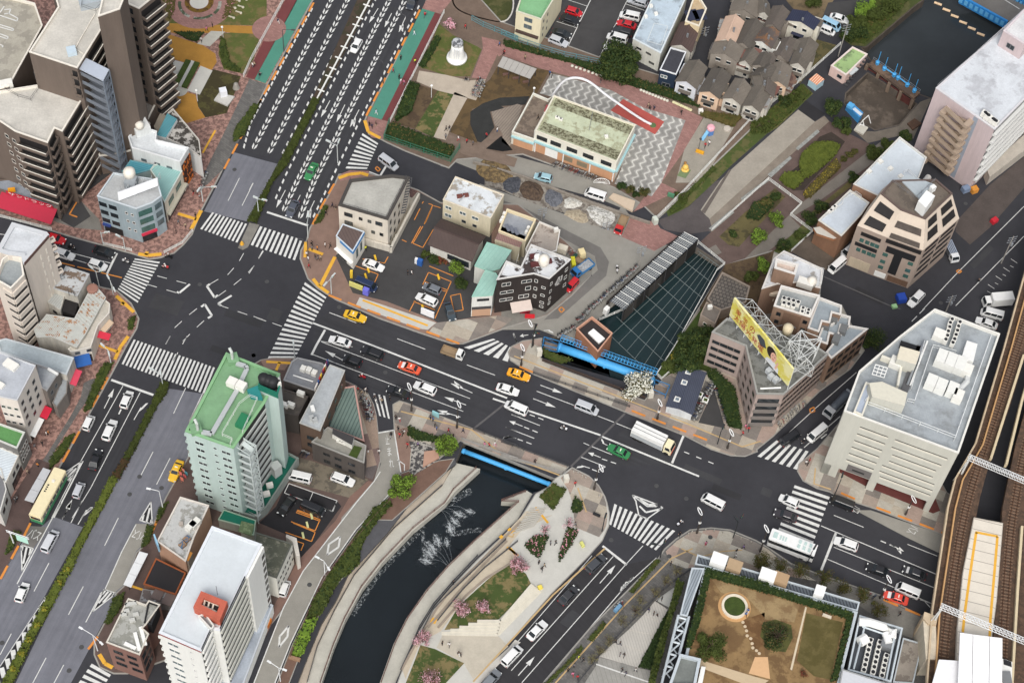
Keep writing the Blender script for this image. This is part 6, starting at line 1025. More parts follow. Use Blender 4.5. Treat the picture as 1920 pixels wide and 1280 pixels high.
t=thing('train','white commuter train with black windscreen beside the platform roof','train',tuple(g('d4 1765 1200',z8+.3)[0]));q=g('d4 1728 1105 1800 1130 1795 1420 1712 1420',11.2);m=MB();m.prism([V((p.x,p.y,0)) for p in q],8.4,11.2);m.build('body',[plain((226,226,222),.4)],t);m=MB();a,c=q[0],q[1];f=(c-a)*.1;o=V((0,.25,0));m.add([a+f+o-Z*.2,c-f+o-Z*.2,c-f+o-Z*1.4,a+f+o-Z*1.4],[[0,1,2,3]]);m.add([a+f+V((0,-.05,.02)),c-f+V((0,-.05,.02)),c-f+V((0,-1.2,.02)),a+f+V((0,-1.2,.02))],[[0,1,2,3]]);m.build('windscreen',[BLK],t);m=MB();m.box(((q[0]+q[1])/2+V((-.3,-5,.0))),1.8,5,.35,.1);m.build('roof_unit',[FRG],t)
b=thing('relay_hut','small beige parapet tower where the cross street passes under the viaduct','hut',tuple(g('d4 1205 850')[0]));m=MB();m.prism(g('d4 1180 775 1275 810 1262 870 1205 860 1170 820',9),0,9);m.build('shaft',[VW],b);m=MB();m.prism(g('d4 1170 830 1260 870 1270 1110 1190 1110',8.4),0,8.4);m.build('side_wing',[wallm((206,196,176))],b)
# ================================================================ PARK, CANAL AND STREET STRUCTURES
BLUE=plain((74,160,216),.5);BLUED=plain((56,120,170),.5);GRNF=plain((58,120,96),.6)
def fence(label,s,z=.12,mt=None,hh=1.2,every=2.5,r=.05,name='fence',cat='fence',rails=(1.0,.55,.15),mesh=None,group=None):
 q=g(s,z);t=thing(name,label,cat,tuple(q[0]),group);m=MB()
 for a,b in zip(q,q[1:]):
  for f in rails:m.tube([a+Z*hh*f,b+Z*hh*f],r,4)
  if mesh:
   d=(b-a).normalized();n=int((b-a).length/.35)
   for k in range(1,n):p=a+(b-a)*k/n;m.tube([p+Z*hh*.12,p+Z*hh],.018,3)
 m.build('railing',[mt or STEEL],t)
 for a,b in zip(q,q[1:]):
  n=max(1,int((b-a).length/every))
  for k in range(n+1 if b is q[-1] else n):p=a+(b-a)*k/n;m=MB();m.tube([p,p+Z*(hh+.05)],r*1.5,5);m.build('post',[mt or STEEL],t)
 return t
FW=plain((222,222,216));FB=plain((110,84,76))
def pipe(label,s,z,r,mt,extra=True):
 q=g(s,z);t=thing('pipe_bridge',label,'pipe',(q[0].x,q[0].y,-1));m=MB();q2=[q[0],q[0]+(q[1]-q[0])*.25+Z*.1,q[0]+(q[1]-q[0])*.75+Z*.1,q[1]];m.tube(q2,r,14);m.build('pipe',[mt],t,True)
 for f in (.02,.5,.98):p=q[0]+(q[1]-q[0])*f;d=(q[1]-q[0]).normalized();m=MB();m.tube([p-d*.25,p+d*.25],r*1.18,14);m.build('collar',[mt],t)
 return t,q
t,q=pipe('thick bright blue water pipe crossing the canal above the bridge','c3 400 75 1075 318',.3,.95,BLUE);d=(q[1]-q[0]).normalized();n=V((-d.y,d.x,0));m=MB();a,b=q[0]+n*1.1+Z*1.0,q[1]+n*1.1+Z*1.0;L=(b-a).length
for o in (0,1.0):m.tube([a+n*o,b+n*o],.07,5);m.tube([a+n*o+Z*1.0,b+n*o+Z*1.0],.05,5)
for k in range(31):p=a+(b-a)*k/30;m.bar(p,p+n*1.0,.16,.06);m.tube([p+n*1.0,p+n*1.0+Z*1.0],.04,4)
m.build('walkway',[BLUE],t)
for s in ('c3 302 5 410 35 400 85 292 62','c3 1085 305 1188 345 1160 412 1070 375'):
 k=g(s,1.6);m=MB();[m.tube([k[i],k[(i+1) % 4]],.1,4) for i in range(4)];[m.tube([k[i]-Z*1.6,k[(i+1) % 4]-Z*1.6],.1,4) for i in range(4)];[m.tube([k[i],k[i]-Z*1.6],.1,4) for i in range(4)];[m.tube([k[i],k[(i+1) % 4]-Z*1.6],.05,4) for i in range(4)];m.build('end_cage',[BLUED],t);m=MB();m.prism(off(ccw([V((p.x,p.y,0)) for p in k]),.3),-.2,.35);m.build('pier_block',[mat((130,116,104),.9,.3,1)],t)
pipe('slim light blue pipe under the south side of the bridge','b3 1492 806 c3 348 1048',-.6,.5,BLUE)
# netted pond
t=thing('cable_net','grid of thin ropes stretched over the dark green pond','net',tuple(g('p 1250 600')[0]))
m=MB();A=g('p 1308 470 1130 615',-.4);B_=g('p 1350 500 1236 716',-.4)
for i in range(8):f=i/7;m.tube([A[0]+(A[1]-A[0])*f,B_[0]+(B_[1]-B_[0])*f],.05,4)
for i in range(1,7):f=i/7;m.tube([A[0]+(B_[0]-A[0])*f,A[1]+(B_[1]-A[1])*f],.045,4)
m.build('ropes',[plain((126,136,134))],t)
fence('white railing along the right edge of the netted pond','c2 1385 545 1575 700 1520 745 1225 1275 c3 1095 272 1130 305 1255 195',.1,FW,.9,3);fence('white railing from the brick cube along the ribbed canopy','c2 1385 560 900 1005 690 1095',.1,FW,.9,3)
# long canopy of glass panels
Q=g('c2 1290 470 1388 520 862 1020 765 958',3.2);t=thing('canopy','long canopy of grey slatted panels beside the netted pond','canopy',tuple(sum(Q,V((0,0,0)))/4));t.location.z=0
N_=14
for i in range(N_):
 f0,f1=i/N_+.003,(i+1)/N_-.003;a,b=Q[0]+(Q[3]-Q[0])*f0,Q[1]+(Q[2]-Q[1])*f0;c,e=Q[1]+(Q[2]-Q[1])*f1,Q[0]+(Q[3]-Q[0])*f1;m=MB()
 m.add([a,b,c,e],[[0,1,2,3]],0)
 for k in range(1,8):f=k/8;m.bar(a+(b-a)*f+Z*.07,e+(c-e)*f+Z*.07,.09,.06,1)
 for k in range(1,3):f=k/3;m.bar(a+(e-a)*f+Z*.08,b+(c-b)*f+Z*.08,.05,.06,1)
 m.bar(a+Z*.12,b+Z*.12,.16,.1,2);m.build('roof_panel',[plain((84,88,92),.4),plain((176,178,176)),FW],t)
for i in range(8):
 for e0,e1 in ((0,3),(1,2)):p=Q[e0]+(Q[e1]-Q[e0])*i/7;m=MB();m.tube([V((p.x,p.y,-2)),p],.1,5);m.build('post',[STEELD],t)
m=MB();a,b=Q[1],Q[2];m.add([V((a.x,a.y,-2.2)),V((b.x,b.y,-2.2)),b-Z*.8,a-Z*.8],[[0,1,2,3]]);m.build('side_screen',[stripem((70,66,62),(46,44,42),.5,.7,.5)],t);m=MB();a,b=g('c2 1270 480 745 960',1.6);m.bar(a,b,.2,1.6);m.build('side_wall',[mat((70,64,60),.8,.2,.6)],t)
b=Bld('pump_house','brown brick cube with sunken dark roof and a white hatch beside the pond','c2 640 1065 785 1182 c3 682 108 c2 530 1150',5,wallm((150,104,78),.14),plain((50,46,46),.8),par=(.22,.9),cop=plain((196,150,126)),z0=-2);b.blk('roof_hatch','c2 612 1180 650 1150 732 1220 690 1255',4.5,4,WHT)
b.blk('white_block','c2 720 1010 745 985 768 1000 745 1030',2,0,WHT)
# small blue roofed building with skylights
q=g('c3 1168 490 1345 548 1440 262 1265 222',2.9);w_,r_=gable(0,q,2.9,3.5,None,None,.25)
t=thing('bike_station','small station with navy ribbed roof and white square skylights on the bridge pavement','building',(q[0].x,q[0].y,0));w_.build('wall',[wallm((206,210,212))],t);r_.build('roof',[stripem((70,75,90),(56,60,72),.5,-.35,.2)],t)
for s in ('c3 1320 258','c3 1290 332','c3 1240 450','c3 1400 415','c3 1440 455'):
 c=g(s,3.2 if '14' not in s.split()[1][:2] else .9)[0];m=MB();m.box((c.x,c.y,c.z-.1),1.3,1.2,.5,-.3);m.box((c.x,c.y,c.z+.4),.8,.75,.02,-.3,1);(m.build('skylight',[FW,mat((120,130,140),.3)],t) if '14' not in s.split()[1][:2] else solo(m,'planter_box',[FW,MOSS],'square white planter among the parked bicycles beside the navy roof','planter','white planters'))
# pumping station, basin and sluice
b=Bld('gate_house','pale pink gate house with light green roof beside the sluice','d1 520 462 672 330 778 382 628 530',3.6,wallm((214,186,176),.1),spotty((150,176,120),(112,130,92),.56,.66,.3),par=(.35,.25),cop=plain((220,206,198)));b.v.win(3,[.35],[1.2],1.3,1.1,FRG);b.blk('stair_canopy','d1 640 510 690 470 715 490 665 530',3.2,2.9,plain((190,196,196)))
m=MB();a=g('d1 620 600 760 440',.1);
for i in range(9):p=a[0]+(a[1]-a[0])*i/9;m.box((p.x,p.y,.1+i*.3),.45,1.3,.3,.9)
m.build('outside_stair',[STEELD],b.root)
t=thing('container','small pale blue container with rusty ribbed roof','container',tuple(g('d1 415 590')[0]));m=MB();q=g('d1 365 562 418 520 474 562 420 602',2.2);m.prism(q,0,2.15);m.build('body',[plain((168,196,206))],t);m=MB();m.prism([V((p.x,p.y,0)) for p in q],2.16,2.3);m.build('roof',[stripem((206,120,84),(222,196,170),.55,.6,.45)],t)
t=thing('sluice_gate','brown sluice gate deck with six sky blue hoists and tall screw rods','sluice gate',tuple(g('d1 960 560')[0]));m=MB();q=g('d1 782 452 822 420 1150 655 1105 695',2.2);m.prism(q,1.5,2.2,bot=True);m.build('deck',[spotty((112,92,76),(86,72,62))],t)
for f in (0,.25,.5,.75,1):p=q[0]+(q[3]-q[0])*f;m=MB();m.box((p.x,p.y+.3,-2.4),.8,1.0,3.95,-.5);m.build('pier',[wallm((120,104,90),.3)],t)
for f in (.13,.38,.63,.87):p=q[0]+(q[3]-q[0])*f;m=MB();m.box((p.x,p.y+.8,-2.2),4.6,.25,2.6,-.62);m.build('gate_leaf',[mat((92,52,48),.7,.3,.8)],t)
for s in ('d1 845 455','d1 893 495','d1 962 540','d1 990 560','d1 1055 610','d1 1105 650'):
 c=g(s,2.2)[0];m=MB();m.box((c.x,c.y,2.2),.7,.7,.9,.5);m.tube([c,c+Z*4.6],.09,6);m.lathe([(.5,2.9),(.55,3.2),(.3,3.4)],(c.x,c.y,0),8);m.build('hoist',[BLUE],t)
m=MB();[m.tube([a+Z*.8,b_+Z*.8],.16,6) for a,b_ in zip(g('d1 893 495 990 560',2.2),g('d1 962 540 1055 610',2.2))];m.build('drive_shaft',[BLUE],t);fence_rail(m_ := MB(),g('d1 815 425 1145 655',2.2),1.1,.04,1.5);m_.build('railing',[STEEL],t)
t=thing('pontoon','bright blue equipment cabin on the edge of the muddy basin','equipment cabin',tuple(g('d1 690 790')[0]));m=MB();m.prism(g('d1 632 735 660 718 748 795 722 830',2.2),.0,2.2);m.build('body',[plain((66,140,196))],t);m=MB();m.box(tuple(g('d1 660 742',2.9)[0].xy)+(2.2,),1.5,1.4,.8,-.5);m.build('top_box',[plain((90,166,216))],t);m=MB();a=g('d1 680 765 735 812',2.25);strip(m,a,.9);m.build('deck_plate',[plain((196,206,214))],t)
t=thing('gantry_frame','white steel A frame gantry at the basin edge','gantry',tuple(g('d1 760 880')[0]));m=MB()
for s in ('d1 710 895 745 850','d1 755 900 745 850','d1 800 870 785 815','d1 770 830 785 815'):a,c=px(s);m.tube([P(*a),P(*c,2.6)],.12,5)
m.tube(g('d1 745 850 785 815',2.6),.12,5);m.tube(g('d1 720 880 755 885',1.2),.1,5);m.build('frame',[WHT],t)
m=MB();m.box(tuple(g('d1 730 915')[0]),2.6,2.6,.5,-.5);solo(m,'concrete_block',plain((190,186,174)),'square concrete block under the white gantry','concrete block')
m=MB();q=g('d1 1060 870 1110 835 1160 870 1100 915',.5);m.prism(q,0,.5);solo(m,'crate',[mat((92,70,56),.8,.3,1)],'open brown crate on the yard by the pink block','crate')
for i,s in enumerate(('d1 1275 28','d1 1335 72','d1 1393 116','d1 1452 160','d1 1513 202','d1 1577 244')):
 c=g(s,-2.5)[0];m=MB();m.tube([c+V((-.95,.35,0)),c+V((.95,-.35,0))],.34,8);solo(m,'float',plain((226,196,160)),'peach float in the row across the wide canal','float','floats in a row across the canal')
b=thing('steel_bridge','blue steel girder bridge at the top right corner','bridge',tuple(g('d1 1700 60')[0]))
m=MB();m.prism(g('d1 1470 -10 1765 155 1990 60 1800 -60',1),-.2,1.0,bot=True);m.build('deck',[ASPL],b)
for s in ('d1 1440 -30 1768 150','d1 1760 -60 2000 60'):m=MB();a,c=g(s,2.2);m.bar(a,c,.5,2.6);m.build('girder',[plain((48,130,196))],b);m=MB();[m.bar(a+(c-a)*(k/9)+V((-.3,-.35,-.4)),a+(c-a)*(k/9+.07)+V((-.3,-.35,-.4)),.1,1.5) for k in range(9)];m.build('girder_panel',[plain((96,170,220))],b)
m=MB();a=g('d1 1730 -10 1850 65',1.02);strip(m,a,.2);m.build('lane_line',[WHITE],b)
# park pieces
c=g('b1 1455 410',.13)[0];t=thing('monument','white conical monument with a mirrored top on the park lawn','monument',tuple(c));m=MB();m.lathe([(2.6,.12),(2.5,.6),(2.2,.65),(2.0,1.4),(1.55,3.2),(1.35,5.2)],(c.x,c.y,0),28);m.build('skirt',[plain((232,232,228))],t,True);m=MB();m.lathe([(1.42,5.2),(1.42,5.9),(1.2,6.2),(.2,6.3)],(c.x,c.y,0),24);m.build('mirror_cap',[spotty((190,192,194),(90,92,96),.45,.6,1.2,rough=.4)],t);m=MB();[m.box((c.x+x,c.y-1.75+abs(x)*.15,.7),.3,.3,4.2,0) for x in (-.5,0,.5)];m.build('ribs',[plain((214,216,216))],t)
Q=g('b1 1780 398 c1 250 488 205 558 b1 1742 468',3);t=thing('pavilion','open pavilion with pale grey panelled roof beside the park lawn','pavilion',tuple(sum(Q,V((0,0,0)))/4-Z*2.9));
for i in range(6):m=MB();f0,f1=i/6+.004,(i+1)/6-.004;m.prism([Q[0]+(Q[1]-Q[0])*f0,Q[0]+(Q[1]-Q[0])*f1,Q[3]+(Q[2]-Q[3])*f1,Q[3]+(Q[2]-Q[3])*f0],2.9,3.05,bot=True);m.build('roof_panel',[plain((170,166,160))],t)
for f in (.03,.35,.67,.97):
 for e0,e1 in ((0,1),(3,2)):p=Q[e0]+(Q[e1]-Q[e0])*f;m=MB();m.tube([V((p.x,p.y,.1)),p],.1,6);m.build('post',[STEELD],t)
for f in (.2,.5,.8):p=(Q[0]+Q[3])/2+((Q[1]+Q[2])/2-(Q[0]+Q[3])/2)*f;m=MB();m.box((p.x,p.y-1,.1),1.6,.5,.45,.3);m.build('seat',[FB],t)
A,B_=g('c1 340 738 1060 880',.13);ar=on_plane('c1 340 700 375 650 420 590 470 555 530 547 600 565 660 605 730 665 830 735 930 805 1010 855 1058 876',A,B_);ar[0].z=.2;ar[-1].z=.2
m=MB();m.tube(smooth(ar,2),.3,10);solo(m,'arch_sculpture',plain((222,222,224),.35),'slender white arching tube leaping over the wave patterned plaza','sculpture',None,True)
m=MB();c=g('c1 1070 885',.13)[0];m.lathe([(.8,.12),(.7,.3)],(c.x,c.y,0),14);solo(m,'round_mound',plain((90,110,70)),'round green base at the low end of the white arch','base')
t=thing('playground_slide','small blue slide with a pink tower in the playground','slide',tuple(g('c1 1450 940',.12)[0]));m=MB();m.bar(*g('c1 1465 915',1.9),*g('c1 1415 990',.35),.8,.12);m.build('slide',[plain((120,176,210))],t);m=MB();c=g('c1 1480 900',2.6)[0];m.lathe([(1.0,2.1),(1.0,2.8),(.6,3.2)],(c.x,c.y,0),8);m.build('tower_roof',[plain((226,170,180))],t);m=MB();m.box((c.x,c.y,.1),1.3,1.3,2.0,.4);m.build('tower',[plain((90,130,190))],t)
t=thing('play_animal','yellow spring rider on the green play surface','play equipment',tuple(g('c1 1297 1200',.15)[0]));c=g('c1 1297 1195',.2)[0];m=MB();m.ball((c.x,c.y,1.1),.75,0,10);m.lathe([(1.0,.13),(.95,.35),(.5,.5)],(c.x,c.y,0),12);m.build('body',[plain((226,186,96))],t,True);m=MB();m.ball((c.x-.2,c.y+.6,1.9),.38,0,8);m.build('head',[plain((150,110,60))],t)
m=MB();m.box(tuple(g('c1 1400 1078',.12)[0]),2.0,.6,.7,-.3);solo(m,'play_bench',plain((220,160,40)),'bright yellow bench in the playground','bench');m=MB();m.box(tuple(g('c1 1405 795',.12)[0]),1.1,.9,1.1,.2);solo(m,'control_box',ACW,'white control box at the edge of the play area','cabinet');m=MB();m.lathe([(.9,.12),(.9,.5),(.5,.55)],tuple(g('c1 1592 915',0)[0].xy)+(0,),12);solo(m,'stone_drum',plain((190,182,170)),'round stone drum beside the canal fence','stone block')
for s,lb in (('c1 500 470 760 560','row of pale stones edging the path below the big tree'),('c1 985 640 1170 715','row of pale stones edging the path before the tiled houses'),('c1 1215 725 1335 780','yellowish row of stones at the end of the park path')):
 a,b_=g(s,.12);m=MB();[m.ball((a+(b_-a)*k/9+V((0,0,.2))),.42,0,7,.7) for k in range(10)];solo(m,'stone_edging',plain((206,200,160) if 'yellow' in lb else (206,202,188),.9),lb,'stones')
t=thing('memorial','grey stone memorial with a white cube on the dark lawn','memorial',tuple(g('a1 1580 690')[0]));m=MB();m.prism(g('a1 1510 705 1545 655 1655 680 1605 745',.6),.1,.6);m.build('base',[plain((190,188,182),.9)],t);m=MB();c=g('a1 1575 650',1.6)[0];m.box((c.x,c.y,.6),1.7,1.5,1.9,.4);m.build('cube',[plain((226,228,232))],t)
m=MB();c=g('a1 1665 605',1)[0];m.lathe([(.9,.1),(.7,.8),(.5,1.7),(.1,2.0)],(c.x,c.y,0),9);solo(m,'standing_stone',plain((150,146,138),.9),'rough upright stone beside the white cube memorial','stone')
for s in ('a1 1330 430 1240 600','a1 1392 445 1300 620'):q=g(s,.3);m=MB();m.bar(q[0]+Z*.4,q[1]+Z*.4,1.3,.5);solo(m,'hedge_bed',MOSS,('left' if '1330' in s else 'right')+' of the two slim hedge beds between the stone ramps','hedge')
m=MB();q=g('a1 1362 430 1270 610',.3);m.bar(q[0],q[1],1.0,.3);solo(m,'stone_strip',plain((190,190,184),.9),'pale stone strip between the two slim hedge beds','stone strip')
# fences
fence('tall white fence between the red footpath and the left park','b1 243 -10 0 435 a1 1720 545',.12,FW,1.3,3,.06);fence('white fence between the red footpath and the right park','b1 1365 95 985 862',.12,FW,1.3,3,.06)
fence('green mesh fence around the small shrub plot by the junction','b1 978 870 940 985 1410 1145 1475 1050',.12,GRNF,2.0,3,.06,mesh=True);fence('blue green fence panels along the park top edge','b1 1560 145 1640 190 1882 290 c1 0 245 100 290 270 350 440 400 700 455',.12,plain((96,140,146)),1.8,3,.07,mesh=True)
fence('long white pipe fence beside the green slope and canal path','e1 275 598 420 455 745 105 p 1495 157 1575 85',.1,FW,1.2,3.2,.06);fence('white edged fence round the lower garden path','e1 555 650 835 398 1000 520 945 575 1055 658 950 755',.1,FW,1.0,3,.06)
fence('brown railing on the left canal bank','b3 1590 935 1430 1085 b4 1370 10 1145 190 920 425 780 605 662 825 582 1015 490 1280',-1.4,FB,1.0,2.6,.05);fence('brown railing on the right canal bank','c3 170 1100 0 1165 b4 1890 5 1565 295 1390 465 1248 628 1108 825 1018 1005 920 1280',-1.0,FB,1.0,2.6,.05)
fence('dark railing along the upper pavement of the bridge','c3 225 265 905 502',.12,STEELD,.9,2.4,.05);fence('dark railing along the lower pavement of the bridge','b3 1570 660 1882 780 c3 0 748 470 920',.12,STEELD,.9,2.4,.05);fence('brown parapet rail over the canal on the upper bridge side','c3 290 175 1010 440',.12,plain((70,58,52)),.9,2.4,.09);fence('pale parapet rail over the canal on the lower bridge side','b3 1490 730 1882 872 c3 0 845 430 968',.12,plain((150,146,140)),.9,2.4,.09)
for s,lb in (('b4 1600 385 1420 575 1290 725 1190 885 1130 1035 1060 1185','dark low handrail nearest the water on the stepped right bank'),('b4 1800 270 1550 510 1290 760 1200 930','dark middle handrail on the stepped right bank'),('b4 1882 285 1650 470 1500 620 1400 740 1320 840','dark upper handrail on the stepped right bank')):fence(lb,s,.1,STEELD,.8,3,.06,'handrail','handrail')
fence('dark handrail on the left bank terrace','b3 1350 1055 b4 1010 190 730 520 590 770 470 1020 400 1270',-.9,STEELD,.5,3,.06,'handrail','handrail');fence('brown fence between the little street and the canal shrubs','b3 1100 1010 1000 1150 b4 880 110 660 370 515 540 400 800 280 1100',.12,FB,1.1,2.6,.05)
fence('dark railing curving above the timber deck','c4 1330 485 1240 550 1140 630 1000 770 860 910 700 1080 540 1280',.12,STEELD,1.0,2.5,.06);fence('white guard rail around the corner of the brick pavement','a2 1360 465 1290 550 1160 620',.12,FW,.9,1.5,.06);fence('white guard rail beside the narrow left street','a2 735 560 930 605',.12,FW,.9,1.8,.06);fence('white guard rail at the left end of the narrow street','a2 0 365 365 455',.12,FW,.9,2.2,.05)
# central guard rail on the avenue
t=thing('median_barrier','white guard rail on the bare soil median of the avenue','guard rail',tuple(g('b1 650 340')[0]));m=MB();m.prism(g('b1 770 -40 880 -40 495 695 440 690',.15),0,.15);m.build('soil_bed',[spotty((74,62,52),(58,56,40))],t);m=MB();q=g('b1 850 -20 470 690',1.0);m.bar(q[0],q[1],.35,.3);m.build('rail',[FW],t)
for y in (40,130,180,255,335,410,485,540,640):p=g('b1 %f %f' % (850-380*(y+20)/710,y),1)[0];m=MB();m.tube([V((p.x,p.y,.1)),p],.1,5);m.box((p.x,p.y,1.0),1.8,.35,.12,-.3);m.build('bracket',[FW],t)
m=MB();m.prism(g('a2 1760 405 1830 420 1750 575 1715 595 1680 580',.2),0,.2);struct(m,'traffic_island',CONCD);m=MB();c=g('a2 1708 555',.2)[0];m.lathe([(.5,.2),(.3,.9),(.2,1.1)],(c.x,c.y,0),8);solo(m,'island_post',YEL,'stubby yellow marker post on the nose of the traffic island','bollard')
m=MB();m.prism(g('b3 1215 920 1330 855 1320 800 1225 812',.6),.1,.6);solo(m,'stone_block',plain((176,140,120),.9),'pink stone block to sit on in the cobbled plaza','stone block')
# gravel heaps of the building site
def heap(label,s,h,m_,n=14,seed=1):
 rr=random.Random(seed);q=ccw(g(s));c=sum(q,V((0,0,0)))/len(q);k=smooth(q,2,True);mb=MB();rings=[]
 for f in (1,.8,.6,.4,.2):rings.append([V((c.x+(p.x-c.x)*f+rr.uniform(-.25,.25),c.y+(p.y-c.y)*f+rr.uniform(-.25,.25),0 if f==1 else h*(1-f**1.3)*rr.uniform(.8,1.15))) for p in k])
 L=len(k);vs=[p for r in rings for p in r]+[c+Z*h];mb.add(vs,[[i*L+j,i*L+(j+1) % L,(i+1)*L+(j+1) % L,(i+1)*L+j] for i in range(4) for j in range(L)]+[[4*L+j,4*L+(j+1) % L,5*L] for j in range(L)]);return solo(mb,'gravel_heap',m_,label,'heap')
heap('brown soil heap with pale streaks in the leftmost bay','b2 1580 -10 1680 -50 1860 20 1840 120 1700 130 1600 70',1.0,spotty((130,110,76),(92,78,58),.4,.6,1.),seed=2);heap('dark grey crushed stone heap left of the brown earth','c2 20 90 140 70 130 170 90 210 0 160',.8,spotty((84,86,92),(64,66,72),.4,.6,2.),seed=3)
heap('brown earth heap in the second bay','c2 150 95 290 130 300 240 240 260 110 205',1.2,spotty((96,80,66),(72,60,52),.4,.6,1.4),seed=4);heap('flat dark grey stone heap between earth and white gravel','c2 310 145 450 200 400 310 310 280',.8,spotty((112,114,120),(90,92,98),.4,.6,2.),seed=5);heap('white gravel heap next to the grey stone','c2 460 205 585 260 560 300 430 310',.9,spotty((206,204,196),(178,174,164),.4,.6,2.),seed=6);heap('wide white rubble heap beside the parked red truck','c2 610 270 820 330 780 440 690 430 600 330',.8,spotty((206,204,198),(150,148,140),.45,.6,1.6),seed=7);heap('sandy heap in front of the white rubble','c2 440 320 580 310 640 400 560 410 450 360',.5,spotty((176,164,142),(150,138,118),.4,.6,1.5),seed=8)
m=MB();
for a,b_ in zip(g('b2 1570 -30 c2 160 75 460 195 900 350',.8),g('c2 160 75 460 195 900 350 1050 400',.8)):m.bar(a,b_,.4,.9)
solo(m,'bay_wall',wallm((140,132,122),.25),'low concrete wall behind the gravel bays','wall')
m=MB();m.prism(g('c2 760 225 790 195 945 250 925 325',.5),0,.5);solo(m,'flat_roof_store',plain((196,178,156),.9),'low beige slab store beside the gravel bays','store')
# waterwheel sign, awnings, bus shelters
t=thing('waterwheel','half round white spoked wheel against the park building wall','wheel',tuple(g('c2 705 130',1)[0]));c=g('c2 708 125',.8)[0];m=MB();[m.tube([c,c+V((math.cos(a)*1.9,-.1,math.sin(a)*1.9))],.05,4) for a in [PI*i/10 for i in range(11)]];ring=[c+V((math.cos(PI*i/16)*1.9,-.1,math.sin(PI*i/16)*1.9)) for i in range(17)];m.tube(ring,.09,5);m.build('wheel',[WHT],t)
for s,lb,zz in (('a3 305 925 358 945 235 1175 172 1155','long grey shelter roof on the brown pavement beside the cream bus',2.6),('a4 985 348 1045 365 925 605 870 585','long white shelter roof beside the empty bus bay',2.6)):
 Q=g(s,zz);t=thing('bus_shelter',lb,'bus shelter',tuple(sum(Q,V((0,0,0)))/4-Z*(zz-.12)));
 for i in range(3):m=MB();f0,f1=i/3+.004,(i+1)/3-.004;m.prism([Q[0]+(Q[3]-Q[0])*f0,Q[1]+(Q[2]-Q[1])*f0,Q[1]+(Q[2]-Q[1])*f1,Q[0]+(Q[3]-Q[0])*f1],zz-.15,zz,bot=True);m.build('roof_panel',[plain((186,188,190) if 'grey' in lb else (222,224,224))],t)
 for f in (.05,.35,.65,.95):p=(Q[0]+(Q[3]-Q[0])*f)*.5+(Q[1]+(Q[2]-Q[1])*f)*.5;m=MB();m.tube([V((p.x,p.y,.12)),p-Z*.1],.09,6);m.build('post',[STEELD],t)
# timber deck in front of the station building
m=MB()
for i,(s,z) in enumerate((('c4 1085 700 1175 760 1130 850 1000 800',.5),('c4 1000 800 1130 850 1080 940 900 900',.4),('c4 900 900 1080 940 1020 1060 800 990',.3),('c4 800 990 1020 1060 965 1170 690 1090',.2))):m.prism(g(s,z),.1,z)
struct(m,'timber_deck',stripem((186,182,174),(150,146,140),.55,-.33,.12,.1,.8));patch('plaza','c4 680 1140 690 1095 965 1172 1050 1190 1050 1400 520 1400 600 1260',stripem((150,148,142),(130,128,122),.9,-.33,.1),4,.12);patch('plaza','c4 1090 695 1300 550 1250 580 1190 750',mat((180,180,174),.85,.12,.4),4,.12)
m=MB();strip(m,g('c4 670 1145 1050 1275',.16),.3);struct(m,'drain_line',WHITE)
# stairs in the canal garden
q=g('c4 90 215 215 60',.3);m=MB()
for i in range(10):f=i/9;a,c=g('c4 %f %f %f %f' % (85+13*i,220-19*i,235+9*i,165-13*i),.3+.0*i);m.bar(a,c,.3,.25)
solo(m,'stone_steps',plain((176,172,162),.9),'fan of narrow curved steps beside the pale plaza near the bridge','steps')
